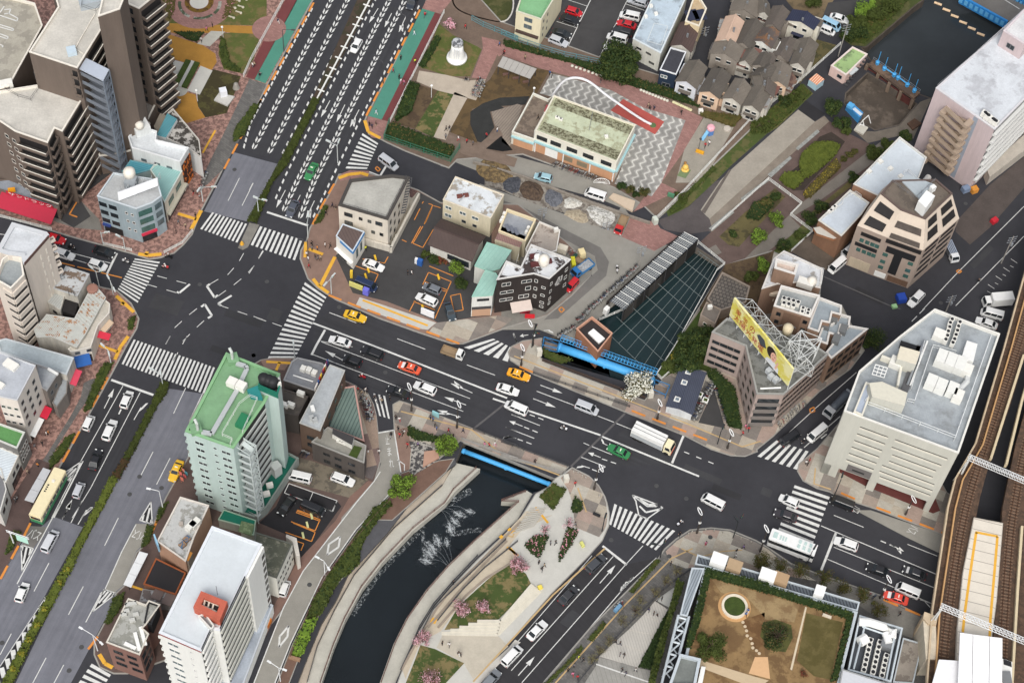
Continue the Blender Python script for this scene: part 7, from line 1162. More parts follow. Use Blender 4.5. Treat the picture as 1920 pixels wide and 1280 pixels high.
# ================================================================ VEHICLES
TYRE=plain((34,34,34),.9);RIM=plain((150,152,154),.4,.5);CGL=glassm((34,40,44),.08);LAMP=plain((226,228,226),.2);TAIL=plain((170,30,34),.3);TRIM=plain((40,40,42),.6)
def car_proto(kind):
 L,W,belt,top,(x0,x1,x2,x3)={'sedan':(4.5,1.72,.92,1.44,(-1.75,1.05,-1.05,.35)),'taxi':(4.6,1.70,.96,1.52,(-1.6,.95,-1.0,.3)),'hatch':(3.9,1.68,.95,1.5,(-1.85,1.1,-1.5,.3)),'wagon':(4.6,1.76,.98,1.55,(-2.15,1.15,-1.8,.35)),
  'minivan':(4.7,1.74,1.05,1.84,(-2.25,1.65,-2.05,.85)),'van':(4.6,1.7,1.1,1.95,(-2.25,2.0,-2.15,1.35)),'kei':(3.35,1.48,1.0,1.75,(-1.62,1.2,-1.5,.6))}[kind]
 h=W/2;hx=L/2;t=thing(kind+'_prototype','','car');m=MB();rings=[]
 hood=belt-.06 if kind not in ('van','minivan','kei') else belt-.08
 for x,w,z0,z1 in ((-hx,.74,.45,.74),(-hx+.08,.86,.3,belt-.08),(-hx+.4,.97,.22,belt),(x0+.1,1,.2,belt),(0,1,.2,belt),(x1,1,.2,belt),(hx-.75,.97,.22,hood-.06),(hx-.3,.9,.26,hood-.16),(hx-.06,.76,.34,.66),(hx,.6,.42,.56)):
  rings.append([(x,-h*w*.9,z0),(x,-h*w,z0+.16),(x,-h*w,z1-.14),(x,-h*w*.9,z1),(x,h*w*.9,z1),(x,h*w,z1-.14),(x,h*w,z0+.16),(x,h*w*.9,z0)])
 vs=[p for r in rings for p in r];n=8;m.add(vs,[[i*n+j,i*n+(j+1) % n,(i+1)*n+(j+1) % n,(i+1)*n+j] for i in range(len(rings)-1) for j in range(n)]+[list(range(n))[::-1],[(len(rings)-1)*n+j for j in range(n)]])
 b0,b1=h*.92,h*.74
 base=[(x0,-b0,belt-.02),(x1,-b0,belt-.02),(x1,b0,belt-.02),(x0,b0,belt-.02)];mid=[(x2-.04,-b1-.05,top-.07),(x3+.06,-b1-.05,top-.07),(x3+.06,b1+.05,top-.07),(x2-.04,b1+.05,top-.07)];rf=[(x2+.1,-b1+.06,top),(x3-.1,-b1+.06,top),(x3-.1,b1-.06,top),(x2+.1,b1-.06,top)]
 m.add(base+mid+rf,[[0,1,5,4],[1,2,6,5],[2,3,7,6],[3,0,4,7],[4,5,9,8],[5,6,10,9],[6,7,11,10],[7,4,8,11],[8,9,10,11]])
 for sg in (-1,1):m.box((x1-.25,sg*(h+.06),belt-.05),.16,.2,.14)
 body=m.build('body',[paint((200,200,200))],t)
 fr=hx-.34
 m=MB();m.add([(x1+.02,-h*.8,belt+.012),(fr,-h*.72,hood-.14),(fr,h*.72,hood-.14),(x1+.02,h*.8,belt+.012)],[[0,1,2,3]]);m.add([(x1+.02,-h*.8,belt+.012),(hx-.75,-h*.78,hood-.045),(hx-.75,h*.78,hood-.045),(x1+.02,h*.8,belt+.012)],[[0,1,2,3]]);m.f=m.f[1:];m.m=m.m[1:];m.v=m.v;m.build('bonnet',[paint((200,200,200))],t)
 B_,M_=[V(p) for p in base],[V(p) for p in mid]
 def glz(i,j,name,u0,u1,v0=.08,v1=.95):
  a,b,c,d=B_[i],B_[j],M_[j],M_[i];nn=(b-a).cross(d-a).normalized()*.014
  f=lambda u,v_:(a+(b-a)*u)*(1-v_)+(d+(c-d)*u)*v_+nn
  m=MB()
  for s0,s1 in u0:m.add([f(s0,v0),f(s1,v0),f(s1,v1),f(s0,v1)],[[0,1,2,3]])
  m.build(name,[CGL],t)
 glz(1,2,'windscreen',((.05,.95),),0);glz(3,0,'rear_window',((.08,.92),),0);sp=((.1,.5),(.54,.9)) if kind in ('sedan','taxi','hatch') else ((.06,.34),(.37,.66),(.69,.93));glz(0,1,'side_window',sp,0);glz(2,3,'side_window',sp,0)
 for x in (hx*.62,-hx*.6):
  for sg in (-1,1):m=MB();m.tube([(x,sg*(h-.16),.31),(x,sg*(h+.015),.31)],.31,12);w_=m.build('wheel',[TYRE],t);m=MB();m.tube([(x,sg*(h-.1),.31),(x,sg*(h+.03),.31)],.19,10);m.build('rim',[RIM],w_)
 for sg in (-1,1):
  m=MB();m.box((hx-.2,sg*h*.66,.56),.22,.34,.14,-sg*.25);m.build('headlight',[LAMP],t);m=MB();m.box((-hx+.06,sg*h*.72,.62),.1,.3,.18);m.build('tail_light',[TAIL],t)
 if kind=='taxi':m=MB();m.box((-.35,0,top),.2,.55,.16);m.build('roof_lamp',[plain((236,236,220))],t)
 return t
def box_vehicle(kind):
 t=thing(kind+'_prototype','','truck')
 def wheels(xs,h,r):
  for x in xs:
   for sg in (-1,1):m=MB();m.tube([(x,sg*(h-.25),r),(x,sg*h,r)],r,12);m.build('wheel',[TYRE],t)
 def cab(x0,x1,h,z0,z1,mt,tilt=.35):
  m=MB();k=[(x0,-h,z0),(x1,-h,z0),(x1,h,z0),(x0,h,z0),(x0,-h,z0+(z1-z0)*.5),(x1,-h,z0+(z1-z0)*.5),(x1,h,z0+(z1-z0)*.5),(x0,h,z0+(z1-z0)*.5),(x0,-h*.9,z1),(x1-tilt,-h*.9,z1),(x1-tilt,h*.9,z1),(x0,h*.9,z1)]
  m.add(k,[[0,1,5,4],[1,2,6,5],[2,3,7,6],[3,0,4,7],[4,5,9,8],[5,6,10,9],[6,7,11,10],[7,4,8,11],[8,9,10,11]]);m.build('cab',[mt],t)
  K=[V(p) for p in k];nn=(K[6]-K[5]).cross(K[9]-K[5]).normalized()*.02;f=lambda a,b,c,d,u,v_:(a+(b-a)*u)*(1-v_)+(d+(c-d)*u)*v_
  m=MB();m.add([f(K[5],K[6],K[10],K[9],u,v_)+nn for u,v_ in ((.06,.08),(.94,.08),(.94,.9),(.06,.9))],[[0,1,2,3]]);m.build('windscreen',[CGL],t)
  for a,b,c,d,sg in ((4,5,9,8,-1),(6,7,11,10,1)):m=MB();m.add([f(K[a],K[b],K[c],K[d],u,v_)+V((0,sg*.02,.0)) for u,v_ in ((.2,.1),(.9,.1),(.85,.85),(.2,.85))],[[0,1,2,3]]);m.build('side_window',[CGL],t)
  for sg in (-1,1):m=MB();m.box((x1,sg*h*.75,z0+.15),.1,.3,.2);m.build('headlight',[LAMP],t)
 if kind=='box_truck':
  cab(2.6,4.2,1.1,.5,2.6,plain((232,222,186),.4));m=MB();m.prism([(-4.2,-1.18),(2.4,-1.18),(2.4,1.18),(-4.2,1.18)],.9,3.2);m.build('cargo_box',[plain((226,226,222),.4)],t);m=MB();m.bar((-4.2,-.35,3.23),(2.4,-.35,3.23),.08,.04);m.bar((-4.2,.45,3.23),(2.4,.45,3.23),.08,.04);m.build('roof_seam',[TRIM],t);m=MB();m.prism([(-4.1,-1.21),(2.3,-1.21),(2.3,-1.18),(-4.1,-1.18)],1.0,2.2);m.build('side_panel',[plain((170,174,176),.4)],t);m=MB();m.box((4.22,0,.5),.06,2.0,.5);m.build('bumper',[plain((206,70,50))],t);wheels((3.3,-2.2,-3.2),1.15,.5)
 if kind=='flatbed':
  cab(.9,2.2,.84,.4,1.95,plain((226,226,222),.4));m=MB();m.prism([(-2.3,-.86),(.8,-.86),(.8,.86),(-2.3,.86)],.55,.8);[m.box((-.75,sg*.84,.8),3.1,.06,.45) for sg in (-1,1)];m.box((-2.28,0,.8),.06,1.7,.45);m.box((.78,0,.8),.06,1.7,.9);m.build('load_bed',[plain((150,128,100),.8)],t);wheels((1.4,-1.4),.82,.34)
 if kind=='tipper':
  cab(1.2,2.5,.9,.4,2.1,plain((46,110,170),.4));m=MB();m.prism([(-2.6,-.95),(1.0,-.95),(1.0,.95),(-2.6,.95)],.6,.9);[m.box((-.8,sg*.92,.9),3.6,.08,.5) for sg in (-1,1)];m.box((-2.58,0,.9),.08,1.9,.5);m.box((.96,0,.9),.1,1.9,.7);m.build('load_bed',[plain((60,120,170),.7)],t);m=MB();m.prism([(-2.4,-.84),(.8,-.84),(.8,.84),(-2.4,.84)],.9,1.25);m.build('gravel_load',[spotty((170,174,176),(140,142,144),.4,.6,2.)],t);wheels((1.7,-1.6),.9,.38)
 if kind=='bus':
  m=MB();q=[(-5.2,-1.2),(5.0,-1.2),(5.2,-1.0),(5.2,1.0),(5.0,1.2),(-5.2,1.2)];m.prism(q,.4,1.5);m.build('lower_body',[plain((66,140,96),.4)],t);m=MB();m.prism(q,1.5,2.95,0);o=off(ccw([V((x,y,0)) for x,y in q]),.1);m.prism(o,2.95,3.1);m.build('upper_body',[plain((226,214,176),.4)],t)
  for sg in (-1,1):
   for i in range(7):m=MB();m.prism([(-4.6+i*1.35,sg*1.2),(-3.5+i*1.35,sg*1.2),(-3.5+i*1.35,sg*1.225),(-4.6+i*1.35,sg*1.225)],1.6,2.5);m.build('side_window',[CGL],t)
  m=MB();m.box((5.19,0,1.35),.05,1.9,1.2);m.build('windscreen',[CGL],t);m=MB();m.box((-5.2,0,1.7),.05,1.9,.8);m.build('rear_window',[CGL],t);m=MB();[m.box((.4+i*.45-.4,.5,3.1),.25,.3,.08) for i in range(4)];m.build('roof_vents',[TRIM],t);m=MB();m.lathe([(.35,3.1),(.3,3.25)],(2.4,0,0),10);m.build('roof_hatch',[CREAM],t);wheels((3.2,-2.6),1.18,.48)
 if kind=='coach':
  m=MB();q=[(-4.4,-1.2),(4.2,-1.2),(4.4,-1.0),(4.4,1.0),(4.2,1.2),(-4.4,1.2)];m.prism(q,.4,1.6);m.build('lower_body',[plain((226,226,224),.4)],t);m=MB();m.prism(off(ccw([V((x,y,0)) for x,y in q]),.03),1.6,2.7);m.build('window_band',[CGL],t);m=MB();m.prism(q,2.7,3.05);m.build('roof',[plain((232,232,230),.4)],t);m=MB();[m.box((x,y,3.05),.5,.7,.18) for x in (-3.2,-2.2,-1.2) for y in (-.5,.5)];[m.box((1.4+.5*i,.1,3.05),.3,.9,.1) for i in range(3)];m.box((3.4,0,3.05),.8,1.2,.12);m.build('roof_units',[plain((186,206,202))],t);m=MB();m.prism([(-3.6,-1.22),(2.6,-1.22),(2.6,-1.2),(-3.6,-1.2)],.8,1.5);m.build('red_stripe',[plain((170,46,50))],t);wheels((2.8,-2.4),1.18,.48)
 if kind=='tanker':
  cab(1.9,3.3,1.05,.5,2.4,plain((176,178,180),.4));m=MB();m.tube([(-3.0,0,1.9),(-2.2,0,1.8),(.8,0,1.75),(1.7,0,1.7)],.95,14,r2=.75);m.build('drum',[plain((86,92,100),.5)],t,True);m=MB();m.prism([(-3.2,-.9),(1.8,-.9),(1.8,.9),(-3.2,.9)],.6,.9);m.box((-3.3,0,.9),.5,1.2,1.6);m.build('chassis',[STEEL],t);wheels((2.5,-1.2,-2.2),1.05,.48)
 if kind=='van_truck':
  cab(1.5,2.9,.95,.45,2.1,plain((228,228,226),.4));m=MB();m.prism([(-3.0,-1.0),(1.35,-1.0),(1.35,1.0),(-3.0,1.0)],.7,2.9);m.build('cargo_box',[plain((230,230,228),.4)],t);wheels((2.1,-1.8),.95,.4)
 if kind=='rack_truck':
  cab(1.1,2.4,.86,.4,2.0,plain((216,218,220),.4));m=MB();m.prism([(-2.4,-.9),(1.0,-.9),(1.0,.9),(-2.4,.9)],.55,.8);m.build('load_bed',[STEELD],t);m=MB();[m.bar((-2.3,y,1.9),(1.0,y,1.9),.2,.14) for y in (-.7,-.35,0,.35,.7)];[m.tube([(x,y,.8),(x,y,1.8)],.04,4) for x in (-2.2,.9) for y in (-.8,.8)];m.build('pipe_rack',[plain((150,160,176))],t);wheels((1.6,-1.5),.86,.34)
 return t
PROTO={}
def vehicle(kind,col,s,label,bonnet=None,sc=1.14,group=None):
 hd,tl=px(s);c=P((hd[0]+tl[0])/2,(hd[1]+tl[1])/2,.75);a,b=P(*hd,.75),P(*tl,.75);rz=math.atan2(a.y-b.y,a.x-b.x);c.z=.02 if not inslab(c) else .14
 if kind not in PROTO:PROTO[kind]=(car_proto if kind in ('sedan','taxi','hatch','wagon','minivan','van','kei') else box_vehicle)(kind)
 sw={'body':{0:PAINT(col)},'bonnet':{0:PAINT(bonnet or col)},'lower_body':{},'cab':{}} if kind in ('sedan','taxi','hatch','wagon','minivan','van','kei') else ({'cab':{0:plain(col,.4)}} if col else None)
 o=dup(PROTO[kind],c,rz,label,group,sc=sc,swap=sw,cat={'taxi':'taxi','bus':'bus','coach':'coach','van':'van','minivan':'car','kei':'car'}.get(kind,'truck' if kind in ('box_truck','flatbed','tipper','tanker','van_truck','rack_truck') else 'car'))
 o.name={'sedan':'car','hatch':'car','wagon':'car','minivan':'car','kei':'car','van':'van','taxi':'taxi','coach':'coach','bus':'bus'}.get(kind,'truck');return o
SLABS=[ccw(g(s)) for s in ('b2 720 900 600 640 800 300 1700 480 1700 1060 1320 1110','b3 250 860 830 1010 640 1200 b4 360 420 60 150','c2 0 500 480 400 700 700 320 1050')]
def inslab(p):
 for q in SLABS:
  if all((q[i]-q[i-1]).cross(p-q[i-1]).z>0 for i in range(len(q))):return True
 return False
PC={}
def PAINT(c):
 if c not in PC:PC[c]=paint(c)
 return PC[c]
WH_,BK_,SV,GY,RD,YL,GN,OG=(226,226,224),(30,30,33),(186,188,192),(110,114,120),(190,30,38),(224,178,38),(48,128,74),(220,88,54)
for k,c,s,lb,*e in (
('hatch',WH_,'b1 725 360 765 290','white car driving alone on the chevron marked avenue'),('wagon',(44,50,60),'b1 1120 60 1160 -30','dark blue car at the top edge of the avenue'),('taxi',GN,'b1 400 1260 455 1160','green taxi heading down the chevron marked avenue'),('sedan',(76,80,90),'b2 265 365 325 250','dark grey car waiting at the avenue stop line'),('minivan',SV,'b1 1035 1195 910 1105','silver minivan turning beside the small crosswalk'),
('sedan',RD,'a2 430 530 345 505','red car in the narrow left street beside the beige tower'),('wagon',WH_,'a2 515 650 385 605','white car queued in the left street next to the beige tower'),('sedan',BK_,'a2 805 635 665 590','black car first in the queue of the left street'),('hatch',WH_,'a2 755 725 625 680','white car at the stop line of the left street'),
('hatch',WH_,'a3 920 390 870 505','white car first at the stop line of the left lanes'),('wagon',WH_,'a3 805 595 745 730','long white car second in line on the left lanes'),('sedan',BK_,'a3 700 800 650 940','black car third in line on the left lanes'),('kei',SV,'a3 580 1035 535 1140','boxy silver car behind the black one on the left lanes'),('kei',WH_,'a3 650 565 605 660','small white delivery car parked at the left kerb'),('taxi',YL,'a3 1210 1020 1275 880','yellow taxi parked beside the mint green tower'),
('minivan',(200,202,206),'a4 390 215 320 345','silver minivan on the grey lanes beside the median hedge'),('hatch',WH_,'a4 185 575 130 705','white hatchback driving up the bottom left lanes'),
('taxi',YL,'b2 815 1090 660 1040','lemon yellow taxi heading right past the car park'),('sedan',WH_,'b3 550 15 710 60','white car first at the cross street stop line'),('wagon',BK_,'b3 780 90 935 150','black car in the lane next to the thick centre line'),('hatch',BK_,'b3 640 145 790 205','black hatchback in the middle lane of the cross street'),('taxi',OG,'b3 1040 195 1200 250','orange taxi with white bonnet on the cross street',WH_),('wagon',WH_,'b3 1150 335 1310 400','white estate car in the middle lane behind the orange taxi'),('taxi',BK_,'b3 965 370 1115 420','black taxi in the kerb lane near the bridge'),('minivan',WH_,'c3 30 475 180 540','white car with two roof windows along the thick centre line'),('sedan',WH_,'c3 115 400 -25 355','white sedan heading right behind the amber taxi'),('taxi',(236,166,36),'c3 205 300 40 245','amber taxi with orange roof passing the blue pipe bridge'),
('minivan',SV,'c3 685 540 520 475','silver minivan heading right over the bridge'),('taxi',GN,'c3 750 775 905 850','green taxi in front of the big white truck'),('van',WH_,'c3 1415 1130 1570 1210','white van crossing the second junction'),
('hatch',WH_,'d3 150 1130 295 1195','white car on the striped crosswalk by the cream block'),('sedan',(56,52,56),'d4 130 75 265 120','dark grey car on the striped crosswalk below the white one'),('van',BK_,'d3 520 1150 675 1210','black van at the kerb by the cream block'),('wagon',WH_,'d4 550 270 700 325','white car at the stop line of the right arm'),('sedan',BK_,'d4 770 455 930 510','black car in the kerb lane under the street lamp'),('sedan',(44,44,48),'d4 1035 475 1180 530','dark car with pale bonnet in the lane by the centre line',(190,190,190)),('van',WH_,'d4 1000 605 1120 655','white boxy van beside the red taxi'),('taxi',(222,76,60),'d4 895 650 1060 705','red taxi with white bonnet at the lower right kerb',WH_),
('wagon',(66,68,72),'c4 725 385 610 490','dark grey car first at the canal road stop line'),('sedan',(54,54,56),'c4 535 600 415 720','dark car second in the canal road queue'),('sedan',WH_,'c4 315 845 190 970','white sedan third in the canal road queue'),('minivan',WH_,'c4 140 1020 10 1155','white minivan fourth in the canal road queue'),('wagon',(120,124,128),'b4 1740 1205 1650 1310','grey car at the bottom edge of the canal road'),
('van',BK_,'d3 275 690 185 750','black van waiting beside the tan wedge shaped office'),('van',WH_,'d3 375 725 465 650','white van in the street beside the cream block'),
('sedan',WH_,'b2 940 735 795 680','white sedan in the orange lined car park'),('hatch',GY,'b2 1215 845 1345 900','grey hatchback in the orange lined bay'),('wagon',WH_,'b2 1165 915 1320 985','white car with black roof bars in the orange lined bay'),('van',(28,44,76),'b2 890 880 740 815','navy van with white roof rack beside the yellow sign'),('sedan',(54,66,74),'b2 1425 1090 1385 975','dark grey car parked in front of the jade roofed house'),
('hatch',(150,186,196),'c1 240 1240 350 1265','pale blue car on the lane behind the park building'),('van',WH_,'c2 600 190 725 230','white van on the lane beside the gravel bays'),
('van',WH_,'b3 270 980 420 1015','white van parked in the yard below the slab building'),('wagon',WH_,'b3 725 1040 575 985','white car parked below the dark grey house'),('van',BK_,'b3 520 1255 360 1185','black van in the dark car park by the little street'),('sedan',(24,24,26),'b3 215 1250 295 1145','black car at the foot of the mint green tower'),('kei',WH_,'b4 260 555 220 670','small white car tucked beside the white walled building'),
('hatch',RD,'c1 575 105 450 65','red hatchback in the left row of the car park'),('sedan',BK_,'c1 550 165 420 120','black car parked beside the red hatchback'),('sedan',(40,44,46),'c1 490 255 360 220','dark green car in the left row of the car park'),('wagon',SV,'c1 460 315 345 270','silver car at the lower end of the left row'),('minivan',WH_,'c1 840 100 975 130','white minivan above the red coupe in the right row'),('sedan',RD,'c1 820 155 945 190','red coupe in the right row of the car park'),('wagon',(44,44,46),'c1 785 205 925 245','black car below the red coupe'),('minivan',WH_,'c1 745 250 890 290','white minivan beside the large dark tree'),('hatch',WH_,'c1 725 325 840 355','white car half hidden by the large dark tree'),('wagon',(176,178,182),'c1 895 -5 1030 35','silver car at the top of the right row'),
('van',(150,190,214),'d1 575 205 465 150','pale blue van parked above the old houses'),('sedan',WH_,'d1 635 150 525 115','white car parked beside the pale blue van'),('kei',WH_,'d1 545 240 450 200','small white car below the pale blue van'),
('van',WH_,'d2 515 750 610 665','white van parked behind the stepped grey block'),('wagon',WH_,'d2 1075 990 1165 895','white car with roof rack at the corner of the stepped block'),('van',WH_,'d2 1580 1030 1730 1070','white van in the lot below the railway'),('sedan',WH_,'d2 1555 1090 1680 1135','white car below the white van in the railway lot'),('van',(206,210,214),'d2 620 630 690 570','pale van squeezed between brick wall and grey block')):
 vehicle(k,c,s,lb,*e)
for k,c,s,lb,*e in (('flatbed',None,'b3 1510 150 1345 90','small white truck with empty wooden bed on the cross street'),('box_truck',None,'c3 1220 815 915 670','big white box truck waiting at the second junction'),('bus',None,'a3 440 975 a4 260 145','long cream and green bus standing at the left bus bay'),('coach',None,'d4 105 275 370 375','white tour coach turning on the lower right crosswalk'),('tipper',None,'c2 510 780 630 695','blue tipper truck loaded with gravel beside the black building'),('kei',RD,'c2 470 880 525 820','small red delivery truck beside the black building'),('flatbed',(190,50,50),'c2 820 480 870 370','red and white truck parked at the end of the gravel bays'),('tanker',None,'d3 505 550 615 440','grey tanker truck in the street behind the cream block'),('van_truck',None,'d2 1595 975 1780 960','white box lorry in the lot below the railway'),('rack_truck',None,'d2 1390 670 1340 560','pickup truck with pipe rack beside the stepped grey block'),('flatbed',(40,70,60),'c2 500 640 590 700','little dark truck with white load beside the black building',None,.8)):
 vehicle(k,c,s,lb,*e)
def wipe(o):
 for c in list(o.children):wipe(c)
 bpy.data.objects.remove(o)
for o in PROTO.values():wipe(o)
# ================================================================ TREES, HEDGES, SHRUBS
BARK=mat((84,70,58),.9,.2,2.)
def crown_mesh(seed,n,blobs,leaf,mats,flowers=0):
 rr=random.Random(seed);m=MB()
 n=int(n*1.7);leaf *= .76
 for i in range(n):
  c,r=blobs[rr.randrange(len(blobs))];d=V((rr.gauss(0,1),rr.gauss(0,1),rr.gauss(0,1)+.25)).normalized();k=rr.random()**.35
  p=V(c)+V((d.x*r,d.y*r,d.z*r*.85))*k;s=leaf*rr.uniform(.6,1.4);u=V((rr.gauss(0,1),rr.gauss(0,1),rr.gauss(0,.6))).normalized();w=(u.cross(d+V((rr.uniform(-.5,.5),rr.uniform(-.5,.5),.3)))).normalized()
  u2=u*s;w2=w*s*.8;m.add([p-u2,p+w2*.7-u2*.2,p+u2,p-w2*.7+u2*.2],[[0,1,2,3]],1 if flowers and rr.random()<flowers else (2 if len(mats)>2 and rr.random()<.35 else 0))
 return m
def tree(label,s,z,r,h,mats,leaf=.32,n=1500,trunk=True,flowers=0,group=None,seed=None,cat='tree',name='tree',bare=False,squash=.8):
 c=g(s,z+h*.6)[0];seed=seed or R.randrange(9999);rr=random.Random(seed);t=thing(name,label,cat,(c.x,c.y,z),group)
 bl=[((c.x+rr.uniform(-.5,.5)*r*1.3,c.y+rr.uniform(-.5,.5)*r*1.3,z+h-r*squash+rr.uniform(-.35,.35)*r*squash),r*rr.uniform(.24,.6)) for _ in range(13)]
 if trunk:
  m=MB();m.tube([(c.x,c.y,z),(c.x+.1,c.y,z+h*.35),(c.x,c.y+.1,z+h*.6)],max(.1,r*.07),7,r2=max(.05,r*.035))
  for b_,br in bl[:8]:m.tube([(c.x,c.y,z+h*rr.uniform(.3,.5)),((c.x+b_[0])/2,(c.y+b_[1])/2,z+h*.6),b_],max(.04,r*.025),5,r2=.02)
  if bare:
   for _ in range(40):a=V((c.x,c.y,z+h*.45));d=V((rr.gauss(0,1),rr.gauss(0,1),rr.uniform(.3,1.6))).normalized();p1=a+d*r*rr.uniform(.4,.7);m.tube([a,p1,p1+(d+V((rr.gauss(0,.5),rr.gauss(0,.5),.2)))*r*.45],.035,3,r2=.012)
  m.build('trunk',[BARK],t)
 if n:crown_mesh(seed,n,bl,leaf,mats,flowers).build('crown',mats,t)
 return t
def hedge(label,s,h,mats,z=.12,leaf=.22,dens=9,name='hedge',flowers=0,cat='hedge',group=None,base=None,stuff=False):
 q=ccw(g(s,z));rr=random.Random(len(label)*7+len(s));m=MB();i=off(q,.12);m.prism(i,z,z+h*.72,0)
 xs=[p.x for p in q];ys=[p.y for p in q];area=abs(sum(q[k-1].x*q[k].y-q[k].x*q[k-1].y for k in range(len(q))))/2;n=int(area*dens*1.6);cnt=0;tr=tessellate_polygon([q])
 ta=[abs((q[b]-q[a]).cross(q[c]-q[a]).z)/2 for a,b,c in tr];tot=sum(ta)
 for (a,b,c),A_ in zip(tr,ta):
  for _ in range(int(n*A_/tot)+1):
   u,v_=rr.random(),rr.random();
   if u+v_>1:u,v_=1-u,1-v_
   p=q[a]+(q[b]-q[a])*u+(q[c]-q[a])*v_;zz=z+h*(rr.uniform(.7,1.0)+.16*math.sin(p.x*1.3+p.y*.7)*math.sin(p.y*1.1-p.x*.4));s_=leaf*rr.uniform(.45,1.2);d=V((rr.gauss(0,1),rr.gauss(0,1),rr.gauss(0,.5))).normalized()*s_;w=V((-d.y,d.x,rr.gauss(0,.4)*s_));p=V((p.x,p.y,zz))
   m.add([p-d,p-w*.7,p+d,p+w*.7],[[0,1,2,3]],1 if flowers and rr.random()<flowers else (2 if len(mats)>2 and rr.random()<.35 else 0))
 for a,b in zip(q,q[1:]+q[:1]):
  L=(b-a).length
  for _ in range(int(L*h*dens*.8)):p=a+(b-a)*rr.random();p=V((p.x+rr.uniform(-.15,.15),p.y+rr.uniform(-.15,.15),z+h*rr.random()));d=V((rr.gauss(0,1),rr.gauss(0,1),rr.gauss(0,1))).normalized()*leaf;w=d.orthogonal()*.8;m.add([p-d,p-w,p+d,p+w],[[0,1,2,3]],0)
 if stuff:o=m.build(name,mats);return tag(o,kind='stuff')
 return solo(m,name,mats,label,cat,group)
LD=leafm((24,38,18),(44,62,28),(62,78,36));LM=leafm((37,51,20),(65,78,32),(94,99,48));LB=leafm((66,98,30),(112,142,48),(140,160,66));LO=leafm((61,60,29),(89,80,43),(108,96,56));LY=leafm((103,97,25),(151,132,43),(172,152,68));BR=leafm((84,58,40),(116,84,58));PKF=leafm((206,160,170),(226,190,198));PKD=leafm((176,110,124),(206,150,160));WHF=leafm((226,224,206),(236,236,226));GRY=leafm((96,92,72),(130,122,92),(110,110,66));RDL=leafm((90,40,36),(130,64,52))
T=tree
T('large dark evergreen tree beside the pale blue roofed building','c1 850 420',.1,5.4,8.5,[LD,LM,LM],.4,5200,seed=5)
T('pink blossoming tree at the park stairs','b1 1405 165',.1,1.7,3.6,[PKD,PKF,LM],.22,900,flowers=.3);T('leafy bright green tree overhanging the canal near the bridge','b3 1375 770',.1,2.6,4.6,[LB,LM,LM],.28,2200);T('bright green tree beside the little street and stone slope','b3 1060 1060',.1,2.9,5,[LB,LM,LM],.28,2400)
T('white blossoming tree beside the blue pipe bridge','c3 970 340',.1,3.4,3.6,[WHF,LM,LO],.26,2600,flowers=.12,squash=.5)
for i,(s,r,h,mt) in enumerate((('c2 1450 1200',3.2,5,LD),('c3 1330 160',3.6,6,LD),('c2 1330 1230',2.4,4,LD),('c3 1400 60',3.0,6,LD),('c3 1180 210',1.6,2.6,LM),('c3 1240 130',1.5,2.8,LY))):T(('round dark evergreen nearest the netted pond','largest dark evergreen behind the navy roofed station','dark evergreen between pond railing and station trees','dark evergreen against the tan office wall','green shrub tree at the corner of the pond railing','yellowish shrub among the dark evergreens')[i],s,.12,r,h,[mt,LM,LM],.34,2200,group='evergreens between pond and station')
for i,(s,r,h,mt) in enumerate((('d1 545 750',2.5,5,LD),('d1 600 860',2.2,4,LD),('d1 630 920',1.2,1.8,LM),('d1 1050 950',1.6,2.6,LD),('d1 840 1060',2.2,2.6,LM),('d1 930 1020',1.8,2.4,LM),('d1 760 60',3.2,5,LB),('d1 850 80',2.8,5,LM),('d1 700 160',2.8,4.5,LM),('d1 660 230',2.6,4.2,LD),('d1 730 220',2.4,4,LD),('d1 950 30',2.4,4,LM),('d1 400 0',2.4,3.5,LM))):
 T(('tall dark tree at the head of the concrete channel','dark tree behind the blue equipment cabin','little round bush in front of the cabin trees','dark bush under the pink block fire escape','spreading bush behind the white roofed brick building','bush beside the yard of the brick building','bright green tree at the top bank of the wide canal','mid green tree on the top bank of the wide canal','tree beside the parked pale blue van','dark tree above the gate house','dark tree by the utility pole above the gate house','tree at the top edge left of the wide canal','small tree above the navy roofed house')[i],s,.1,r,h,[mt,LM,LB if mt is LB else LM],.3,1500,group='trees along the wide canal')
